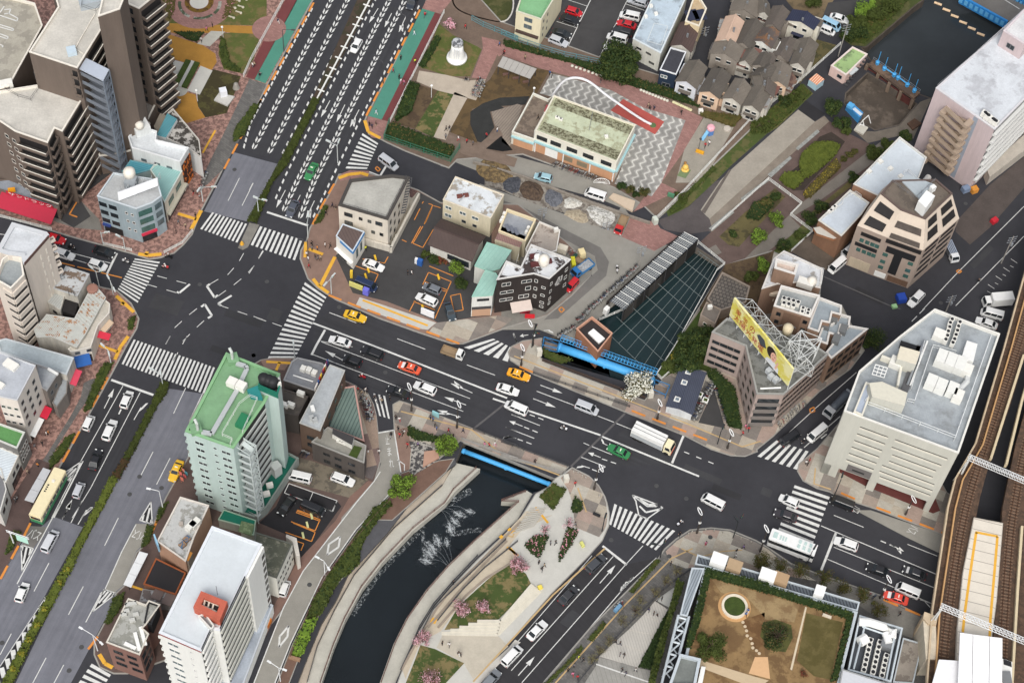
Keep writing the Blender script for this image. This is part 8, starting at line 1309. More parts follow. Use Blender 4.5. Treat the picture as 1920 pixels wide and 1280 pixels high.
for i,(s,r,h,mt) in enumerate((('d2 155 380',2.4,4,LB),('c2 1815 500',1.7,3,LB),('d2 20 490',1.8,3,LB),('d2 60 250',1.5,2,LO),('d2 130 215',1.2,1.6,LD),('c2 1640 480',1.4,1.4,LD),('d2 455 285',1.7,2.6,LD),('d2 375 370',1.9,2.8,LD),('d2 690 75',1.7,2.4,LD),('d2 300 480',1.5,2,LM),('d2 190 560',1.8,2.4,LD),('d2 50 710',1.7,2.8,LB),('c2 1770 770',1.8,2.4,LM),('c2 1850 690',1.5,3,LB),('d1 195 700',2.2,2.4,LD),('d1 255 660',1.8,2.4,LM),('d1 20 880',2.2,1.8,LM),('d1 85 860',1.5,1.6,LM),('c2 1280 210',1.8,1.6,LM),('d2 830 1220',3.0,4.5,LD))):
 T(('bright spring green tree in the lower garden','spring green tree at the left end of the lower garden','spring green tree next to the fenced garden path','olive shrub in the lower garden beds','dark shrub beside the white edged fence','dark round shrub inside the long flower bed','dark shrub above the curved brick wall','dark bushy shrub left of the brick wing','dark shrub by the corner of the white roofed brick building','green shrub on the slope below the garden path','dark shrub where the garden fence meets the yard','bright small tree beside the stepped brown complex','low shrub beside the light well terrace','bright sapling above the light well terrace','large bush on the green slope near the yard gate','bush next to the large slope bush','wide clipped bush half way down the slope','small clipped bush beside the wide one','bush at the lower end of the green slope','dark tree behind the brown stepped complex')[i],s,.1,r,h,[mt,LM,LM],.26,1000,cat='shrub' if h<3 else 'tree',name='shrub' if h<3 else 'tree',group='garden trees and shrubs')
for i,(x,y) in enumerate(((690,1065),(650,1085),(615,1115))):T('yellow green clipped bush in the row beside the garden path','d1 %d %d' % (x,y),.1,.95,1.2,[LO,LY,LM],.18,450,trunk=False,name='shrub',cat='shrub',group='row of clipped bushes beside the garden path')
CLIP=leafm((65,78,25),(92,102,39),(106,112,51))
hedge('long yellow green clipped hedge ending in a round ball','e1 1012 468 1022 490 1045 488 1195 338 1168 302',1.1,[LO,CLIP,LY],.1,.18,12);T('round pale clipped ball at the end of the yellow green hedge','e1 1026 466',.1,.85,1.2,[LY,LO,LY],.16,400,trunk=False,name='shrub',cat='shrub');hedge('dark clump of shrubs in the long flower bed','e1 725 590 760 520 850 490 860 530 790 600',1.0,[LD,LM,LO],.1,.22,9);hedge('large bean shaped clipped hedge in the brown garden','e1 990 330 1000 280 1060 225 1150 215 1190 235 1160 290 1060 370 1010 400',1.2,[CLIP,LM,CLIP],.1,.2,12);hedge('smaller clipped hedge below the bean shaped one','e1 892 395 920 370 985 365 1008 408 965 448 920 430',1.0,[CLIP,LM,CLIP],.1,.2,12)
hedge('','e1 345 545 560 330 580 345 440 480 420 535 350 570',.4,[LM,LB,LD],.02,.2,6,'slope_shrubs',stuff=True);hedge('','e1 750 125 1000 -70 1050 -30 880 130 840 160 800 170 745 165',.6,[LM,LD,LO],.02,.22,6,'slope_shrubs',stuff=True)
hedge('','d1 700 140 860 -20 1090 -20 850 230 760 310 640 300 590 230',.7,[LM,LD,LO],.02,.3,4,'bank_shrubs',stuff=True)
# hedges of the avenue median and kerb planters
HM=[leafm((34,44,18),(58,70,26),(82,84,36)),LO,LM]
hedge('long dark hedge on the avenue median above the crossing','b1 440 700 490 705 250 1180 b2 150 130 60 370 40 410 -5 395 -25 400 b1 205 1150',.8,HM,.1,.2,10);hedge('median hedge from the crosswalk nose down to the dark red patch','a3 1140 325 1190 335 1180 400 1110 500 920 870 870 870 1070 480',.8,HM,.1,.2,10);hedge('dark reddish stretch of the median hedge','a3 868 870 918 870 845 1010 785 1000',.7,[leafm((44,40,22),(78,58,38)),RDL,LD],.1,.2,10);hedge('bright green stretch of the median hedge beside the grey lanes','a3 780 1000 835 1010 760 1150 a4 575 330 545 400 490 520 425 515 640 100',.8,[CLIP,LM,HM[0]],.1,.2,10);hedge('lower median hedge with pale yellow bushes','a4 420 525 480 530 390 700 205 1040 150 1025 340 660',.8,[CLIP,LM,HM[0]],.1,.2,10);hedge('bottom median hedge beside the striped marking','a4 145 1035 205 1050 80 1300 5 1300',.8,[CLIP,LM,HM[0]],.1,.2,10)
for i,(x,y) in enumerate(((470,478),(422,572),(318,755),(262,868),(205,975),(148,1072),(92,1178))):T('pale yellow bush growing out of the lower median hedge','a4 %d %d' % (x,y),.1,.62,1.4,[LY,LO,LB],.16,260,trunk=False,name='shrub',cat='shrub',group='pale bushes in the median hedge')
for i,s in enumerate(('a1 1790 740 1830 750 1720 960 1650 1010 1650 930','a3 740 195 800 195 640 520 590 540 640 400 690 270','a3 470 720 535 690 460 830 400 900 355 940 350 880','a4 1120 60 1190 0 1140 110 1100 160','a4 1040 170 1090 180 1050 300 1000 330','a4 800 690 880 640 860 740 770 870 740 860','b2 520 290 545 300 500 400 450 420','a4 80 220 150 215 90 340 40 380','a2 905 1100 960 1060 940 1160 905 1165')):
 hedge(('narrow planter hedge on the grey walk opposite the stone memorial','planter hedge between brick pavement and stop line lanes','planter hedge behind the cream bus','kerb shrubs beside the mint tower','kerb shrubs next to the right bus bay lettering','kerb shrubs above the bottom left corner','small kerb planter beside the cream corner building','shrubs under the blue road sign','small planter on the left corner pavement')[i],s,.8,[LM,LO,LD],.12,.2,9,group='kerbside planters')
hedge('shrubs filling the green fenced plot by the junction','b1 970 890 1010 880 1440 1050 1400 1125 955 980',1.0,[LD,LM,LO],.12,.26,7);hedge('dark bushes along the white fence in the right park','b1 1120 590 1190 610 1130 800 1020 860 1060 740',1.3,[LD,LM,LM],.12,.28,8);hedge('dark hedge strip along the white fence above the lawn','b1 1310 260 1340 280 1230 480 1190 470',1.0,[LD,LD,LM],.12,.24,8)
hedge('flowering shrubs along the park car park fence','c1 20 290 100 310 440 410 700 470 1000 580 1240 650 1400 760 1260 720 760 560 500 450 20 330',.9,[LD,LM,LO],.12,.26,6);hedge('shrubs behind the canal fence by the tiled houses','c1 1420 790 1700 830 1640 900 1600 890 1400 820',.8,[LO,LD,LM],.12,.24,6)
hedge('canal bank shrubs beside the diamond markings','b4 870 60 960 0 1000 20 870 170 780 310 760 440 690 510 620 560 560 680 490 800 400 830 440 720 540 550 690 340',1.2,[LM,LO,LD],.12,.3,7);hedge('bright green clump at the lower end of the canal shrubs','b4 390 850 470 830 400 1000 350 1100 290 1080 330 960',1.1,[LB,LM,LD],.12,.26,8);hedge('hedge beside the bridge steps in the cobbled plaza','b3 1115 640 1190 680 1320 720 1300 750 1160 735 1110 700',1.0,[LD,LM,LM],.12,.24,9)
hedge('square green shrub bed at the bridge end','e2 590 212 640 165 686 186 640 260',1.0,[LM,LB,LO],.12,.22,9);hedge('pointed shrub bed beside the checkered corner pavement','e2 706 255 718 214 748 232 745 264 715 268',.9,[LD,LM,LM],.12,.22,9)
hedge('teardrop bed of pink azaleas on the pale plaza','c4 165 310 240 240 330 245 300 340 265 400 200 360',.7,[LD,PKD,LM],.12,.2,11,flowers=.35);hedge('long bed of pink azaleas beside the canal road','c4 470 180 540 210 500 300 410 425 405 380 440 270',.7,[LD,PKD,LM],.12,.2,11,flowers=.3)
for i,(s,r) in enumerate((('b4 1490 750',2.0),('b4 1640 735',1.8),('c4 140 440',2.3),('b4 1215 960',1.9),('b4 1270 1240',2.4),('b4 1870 430',1.4),('c4 310 200',1.2),('c4 480 150',1.3))):T(('pink blossoming cherry at the tip of the canal lawn','pink blossoming cherry in the middle of the canal lawn','pale pink cherry between lawn and white plaza','pink cherry at the foot of the stone steps','pink cherry on the lowest canal lawn','small pink cherry at the upper lawn edge','thin bare tree behind the azalea teardrop','thin pale tree at the top of the long azalea bed')[i],s,.12,r,3.2,[PKF,PKD,BR],.16,700 if i<6 else 120,flowers=.3,bare=True,group='blossom trees in the canal garden')
for i,s in enumerate(('c4 1240 490','c4 1160 560','c4 1085 640','c4 985 690','c4 950 770','c4 850 840','c4 760 980','c4 700 1050','c4 640 1110')):T('thin leafless street tree in the row along the timber deck',s,.12,1.4,3.6,[GRY,LO],.14,160,bare=True,group='bare trees along the timber deck')
for i,s in enumerate(('c4 1830 430','d4 40 420','d4 170 460','d4 310 490','d4 470 540','d4 600 600','d4 745 660','d4 860 760')):T('sparsely leafed street tree in the row before the garden roofed station',s,.12,2.0,4.6,[LO,GRY,LM],.18,520,bare=True,group='street trees before the station')
for i,s in enumerate(('c4 905 640 1090 410 1120 420 930 650','c4 610 975 720 850 735 870 640 990','c4 450 1150 560 1020 580 1040 430 1200 330 1290 300 1290')):hedge(('topmost','middle','lowest')[i]+' of the three kerb hedges along the canal road',s,.7,[LM,LD,LO],.12,.18,11,group='kerb hedges on the canal road')
hedge('tall climbing plants on the left wall of the station building','c4 1235 580 1280 595 1180 880 1120 1120 1070 1300 1040 1290 1090 1080 1190 760',2.4,[LM,LY,LD],3,.24,8,name='climbing_plants');hedge('dark planting between timber deck and station wall','c4 1140 840 1180 780 1110 1080 1060 1180 970 1170 1040 1040',1.0,[LD,LM,LD],.12,.26,8)
z0=9.6
hedge('dark hedge along the top edge of the roof garden','c4 1480 490 1882 590 d4 0 585 660 790 640 830 300 720 c4 1882 650 1480 540',1.2,[LD,LD,LM],z0,.22,10);hedge('dark hedge along the left edge of the roof garden','c4 1440 480 1480 495 1390 870 1330 1040 1300 1030 1370 760',1.2,[LD,LM,LM],z0,.22,10);hedge('dark hedge along the right edge of the roof garden','d4 640 800 670 800 560 1260 520 1270',1.2,[LD,LM,LM],z0,.22,10)
T('big bushy green tree in the roof garden','c4 1490 1000',z0,3.0,3.4,[LM,LB,LM],.24,2400);T('round dark shrub in the oval bed of the roof garden','d4 145 945',z0,3.0,2.2,[LD,LM,LO],.24,1600,cat='shrub',name='shrub',bare=True,squash=.5);T('tiny red shrub at the roof garden path','d4 330 1210',z0,.8,1.2,[RDL,LO,LO],.14,220,cat='shrub',name='shrub')
hedge('yellow green planting along the station yard wall','d4 1130 1010 1165 1005 1130 1150 1080 1280 1060 1270 1085 1120',1.4,[LY,LB,LM],.3,.24,9);hedge('dark ivy hedge behind the bicycle park','c3 1450 270 1500 250 1640 380 1690 660 1600 640 1520 380',1.6,[LD,LD,LM],.12,.24,8);hedge('dark bank of plants left of the blue pipe end','c3 290 90 380 130 500 170 420 200 300 150',.6,[LM,LD,LO],.12,.2,9)
for i,s in enumerate(('c2 910 170','c2 1010 185','c2 850 140','c2 955 200')):T(('tall clipped conifer beside the park gate path','roundest clipped conifer beside the green gate','dark small conifer nearest the park building','low dark bush between the clipped conifers')[i],s,.12,(1.3,1.4,1.2,1.0)[i],(2.8,2.6,2.2,1.4)[i],[LO if i<2 else LD,LM,LD],.2,800,group='clipped conifers at the park gate')
for i,s in enumerate(('b2 1300 590','b2 1290 650','b2 1360 650','b2 1450 710','b2 1480 820','b2 1240 620','c2 90 600')):T(('dark bush at the left corner of the brown roofed house','dark bush in front of the brown roofed house','reddish shrub before the brown roofed house','bright green tree at the corner of the brown roofed house','large round dark green bush beside the jade roof','small bush by the blue vending machine','yellow green shrub beside the beige terrace house')[i],s,.12,(1.6,1.7,1.5,1.9,1.9,1.1,1.4)[i],(2,2,1.6,3,2.6,1.6,2.4)[i],[(LD,LD,RDL,LB,LD,LM,LY)[i],LM,LM],.22,1000,cat='shrub',name='shrub',group='shrubs of the brown roofed house')
T('dark shrubs beside the tall brown apartment block','a1 1190 420',.12,1.4,2,[LD,LM,LM],.22,500,cat='shrub',name='shrub');hedge('bright planting at the curved park wall','a1 1560 270 1590 300 1620 440 1700 500 1690 515 1580 480 1550 350',.8,[LM,LB,LD],.12,.24,8);hedge('dark planting between the ochre paths','a1 1230 230 1440 235 1390 300 1330 285',.6,[LD,LM,LO],.12,.22,8);hedge('flower bed ring left of the round park plaza','a1 1140 -10 1240 0 1230 80 1200 140 1170 120',.4,[LO,LM,PKD],.12,.18,8,flowers=.1);hedge('flower bed ring right of the round park plaza','a1 1600 0 1660 10 1620 110 1570 140 1590 70',.4,[LO,LM,PKD],.12,.18,8,flowers=.1)
for i,(x,y) in enumerate(((1690,10),(1740,0),(1660,60),(1715,55),(1700,95),(1650,130))):c=g('a1 %d %d' % (x,y),.2)[0];m=MB();m.ball((c.x,c.y,.3),.35,0,8);m.bar(c-V((1.4,-.5,-.2)),c+V((-.3,.2,.2)),.25,.3);solo(m,'play_log',plain((196,188,170),.9),'pale log and ball seat on the lawn beside the round plaza','seat','log seats on the lawn')
# ================================================================ LAMPS, SIGNALS, POLES
def hsolve(base,head):
 b=g(base,.12)[0];u,v=px(head)[0];best=min((abs((c2i(V((b.x,b.y,h*.25)))[1]-v)),h*.25) for h in range(4,80));return b,best[1]
def c2i(p):
 r=p-V((0,0,H));x=V((FX.x*r.x+FY.x*r.y+UP.x*r.z,FX.y*r.x+FY.y*r.y+UP.y*r.z,FX.z*r.x+FY.z*r.y+UP.z*r.z));return 960+FOC*x.x/x.z,640+FOC*x.y/x.z
def ring_lamp(base,head,label):
 b,h=hsolve(base,head);b.z=.12;t=thing('street_lamp',label,'street lamp',b,'modern street lamps with loop heads');m=MB();m.tube([b,V((b.x,b.y,h))],.17,8,r2=.1);m.lathe([(.26,.12),(.24,1.2),(.16,1.3)],(b.x,b.y,0),8);m.build('pole',[plain((64,58,54))],t)
 k=18;c=P(*px(head)[0],h);ax=V((.42,-.9,0));ay=V((.9,.42,0));rg=[c+ax*math.cos(2*PI*i/k)*.95+ay*math.sin(2*PI*i/k)*.26 for i in range(k+1)];m=MB();m.tube(rg,.11,5);m.build('lamp_head',[plain((232,232,230),.4)],t);m=MB();m.box((b.x,b.y,h*.45),.5,.35,.5,.3);m.build('control_box',[WHT],t);m=MB();m.tube([V((b.x,b.y,h-.05)),c],.07,4);m.build('arm',[plain((64,58,54))],t)
for b_,h_,lb in (('b3 1135 525','b3 1120 355','loop headed lamp on the lower bridge walk'),('b3 1455 645','b3 1470 480','loop headed lamp half way along the lower bridge pavement'),('c3 140 205','c3 150 80','loop headed lamp on the rounded pavement nose above the amber taxi'),('c3 1100 585','c3 1120 470','loop headed lamp in front of the navy roofed station'),('c3 655 1080','c3 705 930','loop headed lamp at the bridge end beside the canal road'),('c3 1595 790','c3 1625 680','loop headed lamp at the tip of the billboard block'),('c2 222 1270','c2 205 1115','loop headed lamp in front of the black brick building'),('c4 1380 220','c4 1402 68','loop headed lamp on the curved corner above the timber deck'),('c4 1825 350','c4 1872 190','loop headed lamp above the station roof plant'),('d4 865 680','d4 930 545','loop headed lamp beside the red taxi'),('d4 1045 90','d3 1105 1150','loop headed lamp before the cream block forecourt')):ring_lamp(b_,h_,lb)
LW=plain((226,228,228),.4)
def arm_lamp(base,s,h,label,mt=None,group='curved arm street lamps'):      # s: joint and head(s) in pixels at height h
 b=g(base,.12)[0];t=thing('street_lamp',label,'street lamp',b,group);m=MB();m.tube([b,V((b.x,b.y,h-.6))],.13,8,r2=.08);m.build('pole',[mt or LW],t)
 for hd in g(s,h):q=V((b.x,b.y,h-.6));mid=V(((q.x+hd.x)/2,(q.y+hd.y)/2,h-.05));m=MB();m.tube(smooth([q,q+Z*.4,mid,hd],2),.07,5);m.build('arm',[mt or LW],t);d=(hd-q).xy.normalized();m=MB();m.box((hd.x,hd.y,h-.1),.9,.4,.16,math.atan2(d.y,d.x));m.build('lamp_head',[mt or LW],t)
arm_lamp('a3 1150 1215','a3 1048 1075',8,'white curved street lamp beside the yellow taxi');arm_lamp('a4 690 1050','a4 570 890 715 998',8,'white two armed street lamp by the bottom crosswalk');arm_lamp('b4 525 520','b4 470 392 550 472',7,'white two armed lamp between the two painted diamonds');arm_lamp('b4 210 1265','b4 130 1128 240 1185',7,'white two armed lamp at the lower end of the little street')
arm_lamp('b1 235 360','b1 300 212',8,'dark arched lamp on the green cycle lane',STEELD);arm_lamp('b1 935 590','b1 880 395',8,'dark lamp beside the right cycle lane in mid avenue',STEELD);arm_lamp('b1 1095 265','b1 1050 90',8,'dark lamp beside the right cycle lane near the top',STEELD)
for s0,s1,lb in (('b1 1275 690','b1 1275 605','white globe lamp in the dark park bed'),('a1 1395 715','a1 1393 640','white globe lamp beside the ochre path'),('a1 1575 265','a1 1570 195','white globe lamp at the park bridge'),('c1 228 665','c1 228 625','white globe lamp behind the park building terrace'),('c1 1390 1060','c1 1388 985','dark lamp post between the playground pieces')):
 b,h=hsolve(s0,s1);t=thing('park_lamp',lb,'park lamp',b);m=MB();m.tube([b,V((b.x,b.y,h))],.07,6);m.build('pole',[LW if 'white' in lb else STEELD],t);m=MB();m.ball((b.x,b.y,h+.1),.32);m.build('globe',[plain((240,240,236)) if 'white' in lb else STEELD],t)
SIG=plain((196,202,200));DKG=plain((48,52,54))
def signal(base,h,arms,label,mt=SIG):
 b=g(base,.12)[0];t=thing('traffic_signal',label,'traffic signal',b);m=MB();m.tube([b,V((b.x,b.y,h))],.12,8,r2=.09);m.build('pole',[mt],t)
 for (dx,dy),L in arms:
  d=V((dx,dy,0)).normalized();a=V((b.x,b.y,h-.5));e=a+d*L+Z*.3;m=MB();m.tube([a,e],.06,5);m.build('mast_arm',[mt],t);m=MB();n=V((-d.y,d.x,0));c=e-d*.6;m.box((c.x,c.y,c.z-.25),1.25,.35,.42,math.atan2(d.y,d.x));m.build('signal_head',[mt],t)
  for k,cl in ((-.38,(40,120,96)),(0,(150,120,40)),(.38,(150,44,40))):q=c+d*k-n*.19+Z*-.03;m=MB();m.tube([q,q-n*.04],.13,8);m.build('lens',[plain(cl)],t)
for b_,h,ar,*lb in (('a2 700 850',6,(((-1,.8),2.2),((1,.3),2)),'traffic signal on the left corner by the rusty roof'),('a2 800 910',5.5,(((.6,-1),3),((-.6,.9),2)),'curved traffic signal on the left brick corner'),('a2 730 560',5,(((1,.2),2),),'traffic signal pole at the narrow left street'),('a2 885 600',5,(((-.8,.4),2),),'yellowish signal pole by the guard rail'),('a2 1432 255',6,(((1,.1),3.6),((-.3,-.8),1.6)),'white signal arm reaching over the grey lanes'),('a2 1825 335',6,(((1,-.2),2.4),((-1,.4),1)),'signal on the median above the crosswalk'),('a3 1150 345',5,(((-1,.45),3),((-.2,1),1)),'signal on the median nose below the crosswalk'),('a3 785 195',6,(((-1,.8),2.4),((.3,-.7),1.6)),'signal on the brick pavement by the wide crosswalk'),
 ('b2 405 510',6,(((0,1),3),),'signal pole on the curved corner by the avenue stop line'),('b2 405 625',5.5,(((-1,.1),2.2),),'dark arched signal at the paved corner',STEELD),('b2 570 905',6.5,(((-.5,-.9),2.6),((.5,.8),1.6)),'signal with two arms at the long crosswalk'),('b1 615 1150',7,(((-.9,.4),3),((.2,1),2)),'signal mast beside the small upper crosswalk'),('b3 310 148',5,(((-.2,1),1.5),),'signal post behind the mint tower corner'),('c3 215 80',7,(((.3,1),2),((1,-.2),1.5)),'dark signal post on the pavement nose',DKG),('c3 1525 760',6,(((.4,1),1.8),),'dark signal post near the lower pavement corner',DKG),('c4 1120 395',6,(((-1,.1),2.6),((.2,.9),1.6)),'signal at the curved corner by the diagonal crosswalk',DKG),('c4 1635 255',7.5,(((.4,.9),2.4),((-.4,.8),1.6)),'tall dark signal on the lower pavement of the junction',DKG),('c4 710 210',6,(((.2,.9),1.5),),'dark signal post on the checkered corner pavement',DKG),('d3 545 1120',7,(((.3,1),2),),'dark signal post at the cream block corner',DKG),('d4 350 440',6,(((.4,.8),2),),'dark signal post behind the tour coach',DKG)):
 signal(b_,h,ar,*lb)
def upole(base,head,label):
 b,h=hsolve(base,head);t=thing('utility_pole',label,'utility pole',b,'utility poles');m=MB();m.tube([b,V((b.x,b.y,h))],.17,8,r2=.11);m.build('pole',[plain((150,146,140),.9)],t)
 for k,z in enumerate((h-.4,h-1.3,h-2.2)):m=MB();m.bar((b.x-1.0,b.y-.4,z),(b.x+1.0,b.y+.4,z),.1,.1);[m.ball((b.x+f,b.y+f*.4,z+.1),.1,0,6) for f in (-.9,0,.9)];m.build('cross_arm',[STEEL],t)
 m=MB();m.lathe([(.28,h-3.6),(.28,h-2.7)],(b.x+.45,b.y,0),8);m.build('transformer',[STEEL],t)
for b_,h_,lb in (('d1 570 400','d1 635 170','utility pole beside the gate house'),('c1 1430 250','c1 1445 190','utility pole in the narrow lane of old houses'),('c2 283 385','c2 280 300','utility pole on the gravel bay road'),('c2 968 715','c2 980 570','utility pole by the parked bicycles near the canopy'),('d2 1720 690','d2 1800 500','utility pole on the railway street near the car lot'),('d2 1330 1030','d2 1400 920','utility pole on the railway street near the cream block'),('c2 740 450','c2 742 400','short pole at the end of the gravel bays')):upole(b_,h_,lb)
b=g('a4 100 300',.12)[0];t=thing('road_sign','pale green direction sign on a white double arm over the bus bay','road sign',b);m=MB();m.tube([b,V((b.x,b.y,5.6))],.14,8);q=g('a4 45 210 205 265',5.4);m.tube([V((b.x,b.y,5.2)),q[0]],.07,5);m.tube([q[0],q[1]],.08,5);m.tube([q[0]+Z*.6,q[1]+Z*.6],.08,5);m.build('mast',[LW],t);m=MB();c=(q[0]*.35+q[1]*.65);d=(q[1]-q[0]).normalized();m.add([c-d*1.3+Z*.2,c+d*1.3+Z*.2,c+d*1.3-Z*1.3+V((.3,-.6,0)),c-d*1.3-Z*1.3+V((.3,-.6,0))],[[0,1,2,3]]);m.build('panel',[plain((166,206,190))],t)
# ================================================================ PEOPLE
def body_mesh(pose):
 vs,es,rs=[],[],[]
 def add(p,r,par=None):
  vs.append(p);rs.append(r)
  if par is not None:es.append((par,len(vs)-1))
  return len(vs)-1
 sit=pose=='ride';st=.28 if pose=='walk' else .0
 pz=.92 if not sit else .82
 pel=add((0,0,pz),(.15,.11));w=add((0.02 if sit else 0,0,pz+.18),(.135,.1),pel);ch=add((.1 if sit else 0,0,pz+.4),(.165,.115),w);nk=add((.15 if sit else .01,0,pz+.56),(.06,.06),ch);hd=add((.2 if sit else .03,0,pz+.68),(.09,.1),nk);tp=add((.2 if sit else .03,0,pz+.79),(.075,.085),hd);add((.31 if sit else .135,0,pz+.67),(.018,.018),hd)
 for s in (-1,1):
  if sit:hp=add((.05,s*.11,pz-.04),(.1,.1),pel);kn=add((.42,s*.17,pz-.05),(.075,.075),hp);an=add((.36,s*.16,pz-.45),(.05,.05),kn);add((.5,s*.16,pz-.5),(.04,.045),an)
  else:hp=add((0,s*.1,pz-.08),(.095,.095),pel);kn=add((s*st*.5+.02,s*.1,.5),(.07,.07),hp);an=add((s*st*1.0-(.06 if s<0 and st else 0),s*.1,.09),(.048,.048),kn);add((s*st*1.0+.14,s*.11,.04),(.04,.05),an)
  sh=add((.1 if sit else 0,s*.2,pz+.45),(.062,.062),ch)
  if sit:el=add((.34,s*.27,pz+.28),(.047,.047),sh);ha=add((.55,s*.26,pz+.22),(.035,.035),el);pd=(.08,0,0)
  else:el=add((-s*st*.35-.03,s*.26,pz+.18),(.047,.047),sh);ha=add((-s*st*.6+.05,s*.26,pz-.06),(.033,.033),el);pd=(.015,0,-.08)
  pm=add(tuple(vs[ha][i]+pd[i] for i in range(3)),(.026,.036),ha)
  for k,(o,l_) in enumerate(((-.03,.06),(-.01,.075),(.012,.07),(.032,.055))):f1=add((vs[pm][0]+pd[0]*.5+o*(0 if sit else 1),vs[pm][1]+(o if sit else 0),vs[pm][2]+pd[2]*.5),(.009,.009),pm);add((vs[f1][0]+pd[0]*l_*8+.01,vs[f1][1]-s*.015,vs[f1][2]+pd[2]*l_*8),(.008,.008),f1)
  th=add((vs[pm][0]+.04,vs[pm][1]-s*.02,vs[pm][2]+.01),(.01,.01),pm);add((vs[th][0]+.02,vs[th][1]-s*.01,vs[th][2]-.03),(.008,.008),th)
 me=bpy.data.meshes.new('person');me.from_pydata(vs,es,[]);ob=bpy.data.objects.new('person',me);COL.objects.link(ob)
 md=ob.modifiers.new('skin','SKIN');md.use_smooth_shade=True
 for i,r in enumerate(rs):me.skin_vertices[0].data[i].radius=r;me.skin_vertices[0].data[i].use_root=(i==0)
 sb=ob.modifiers.new('sub','SUBSURF');sb.levels=1;sb.render_levels=1
 dg=bpy.context.evaluated_depsgraph_get();dg.update();m2=bpy.data.meshes.new_from_object(ob.evaluated_get(dg));bpy.data.objects.remove(ob)
 m2.name='person';hands=[vs[i] for i in range(len(vs)) if rs[i][0]<.034 and abs(vs[i][1])>.15]
 for p in m2.polygons:
  c=p.center;k=1
  if c.z>pz+.55:k=0
  elif any((c-V(h)).length<.075 for h in hands) and c.z<pz+.4:k=0
  elif c.z<pz-.02 and abs(c.y)<.24:k=3 if c.z<(.08 if not sit else pz-.44) else 2
  elif sit and c.z<pz+.06 and abs(c.y)<.24:k=2
  p.material_index=k
 return m2,(.2 if sit else .03,pz+.76)
SKIN=plain((206,164,138),.6);PM={}
for ps in ('stand','walk','ride'):
 PM[ps]=body_mesh(ps)
 for q in (SKIN,SKIN,SKIN,BLK):PM[ps][0].materials.append(q)
HAIR={}
for ps in PM:m=MB();hx_,hz=PM[ps][1];m.lathe([(.1,-.06),(.118,0),(.11,.07),(.07,.12),(.01,.135)],(hx_-.02,0,hz),10);HAIR[ps]=m
HM_={ps:HAIR[ps].mesh('hair',[plain((38,30,26))],smooth=True) for ps in PM}
HELM={}
CW_={'k':(34,34,38),'w':(226,224,220),'n':(40,48,76),'r':(186,40,50),'b':(60,96,150),'g':(110,112,116),'p':(206,120,150),'y':(200,206,60),'o':(206,130,60),'t':(176,156,130),'v':(120,96,150),'l':(186,206,220)}
WORD={'k':'black','w':'white','n':'navy','r':'red','b':'blue','g':'grey','p':'pink','y':'lime yellow','o':'orange','t':'tan','v':'purple','l':'pale blue'}
def person(c,rz,top,leg,pose,label,group=None,helmet=None):
 o=bpy.data.objects.new('person',PM[pose][0]);COL.objects.link(o);o.location=c;o.rotation_euler=(0,0,rz);tag(o,label,'person',group);o.scale=(1.1,)*3
 for i,q in ((1,CW_[top]),(2,CW_[leg])):o.material_slots[i].link='OBJECT';o.material_slots[i].material=plain(q,.85)
 h=bpy.data.objects.new('helmet' if helmet else 'hair',HM_[pose]);COL.objects.link(h);h.parent=o
 if helmet:h.scale=(1.25,1.25,1.06);h.material_slots[0].link='OBJECT';h.material_slots[0].material=plain(CW_[helmet],.3)
 return o
def crowd(where,s,z=.12,group=None):
 tl=''
 for tok in s.split(';'):
  tok=tok.strip();pos,cl=tok.rsplit(' ',1);tl=pos.split()[0] if pos[0] in 'abcd' else tl;pos=pos if pos[0] in 'abcd' else tl+' '+pos;c=g(pos,z)[0];ps='walk' if R.random()<.6 else 'stand'
  lb='%s person, %s top, %s legs, %s' % ('walking' if ps=='walk' else 'standing',WORD[cl[0]],WORD[cl[1]],where);person(c,R.uniform(0,6.28),cl[0],cl[1],ps,lb,group or 'people '+where)
crowd('near the ochre park path','a1 1460 222 pk;1500 195 kk;1422 298 wk');crowd('on the left cycle path','b1 195 165 nw;15 475 wg;28 470 tk');crowd('on the right cycle path','b1 1155 250 wl;1060 425 kk;1005 515 rn;1048 560 kk;1060 590 wp;1082 598 pg;1160 450 yk;886 808 lw');crowd('waiting by the small upper crosswalk','b1 838 892 kk;856 905 nk;884 892 kt')
crowd('by the park stairs','b1 1515 205 rk;1755 328 bk;1788 386 rk;c1 15 388 kk;167 420 tk');crowd('on the wooden park walk','b1 1378 925 kk;1402 922 kg;1376 980 gk;1466 992 wr;1525 1012 rk;1568 1024 gk;1664 970 rk;1740 932 wb');crowd('on the pink park path','c1 340 532 bk;355 552 kk;700 585 kg;1036 760 tk;1046 782 kk;1076 778 nk;1268 808 kk');crowd('in the playground','c1 1436 1040 rk;1464 1025 wn');crowd('on the roof terrace of the park building','c1 258 845 kk',3.8)
crowd('in front of the crimson awning','a2 60 250 wt;95 268 wg;110 276 lk;125 285 wk;150 300 tk;180 318 wn;262 350 vk;282 345 wv;330 362 wo;345 372 ok;415 370 kn;428 375 gk');crowd('on the red brick corner','a2 1245 480 kk;1310 440 tk;1262 415 gk;1366 205 kr;1326 162 wk;1382 368 kk;1250 262 yk;1225 310 gk;1200 350 lk;1185 380 kn;1170 400 pk')
crowd('at the paved corner by the avenue','b2 576 298 nk;600 318 kt;530 350 kk;432 568 kk;434 600 gk;470 598 ok;526 575 wk;562 582 kk;396 640 wk;406 672 wg;412 725 rk;456 662 kg;476 672 gk;494 668 tk');crowd('in the orange lined car park','b2 1108 772 kk;1136 772 wk;812 600 yk')
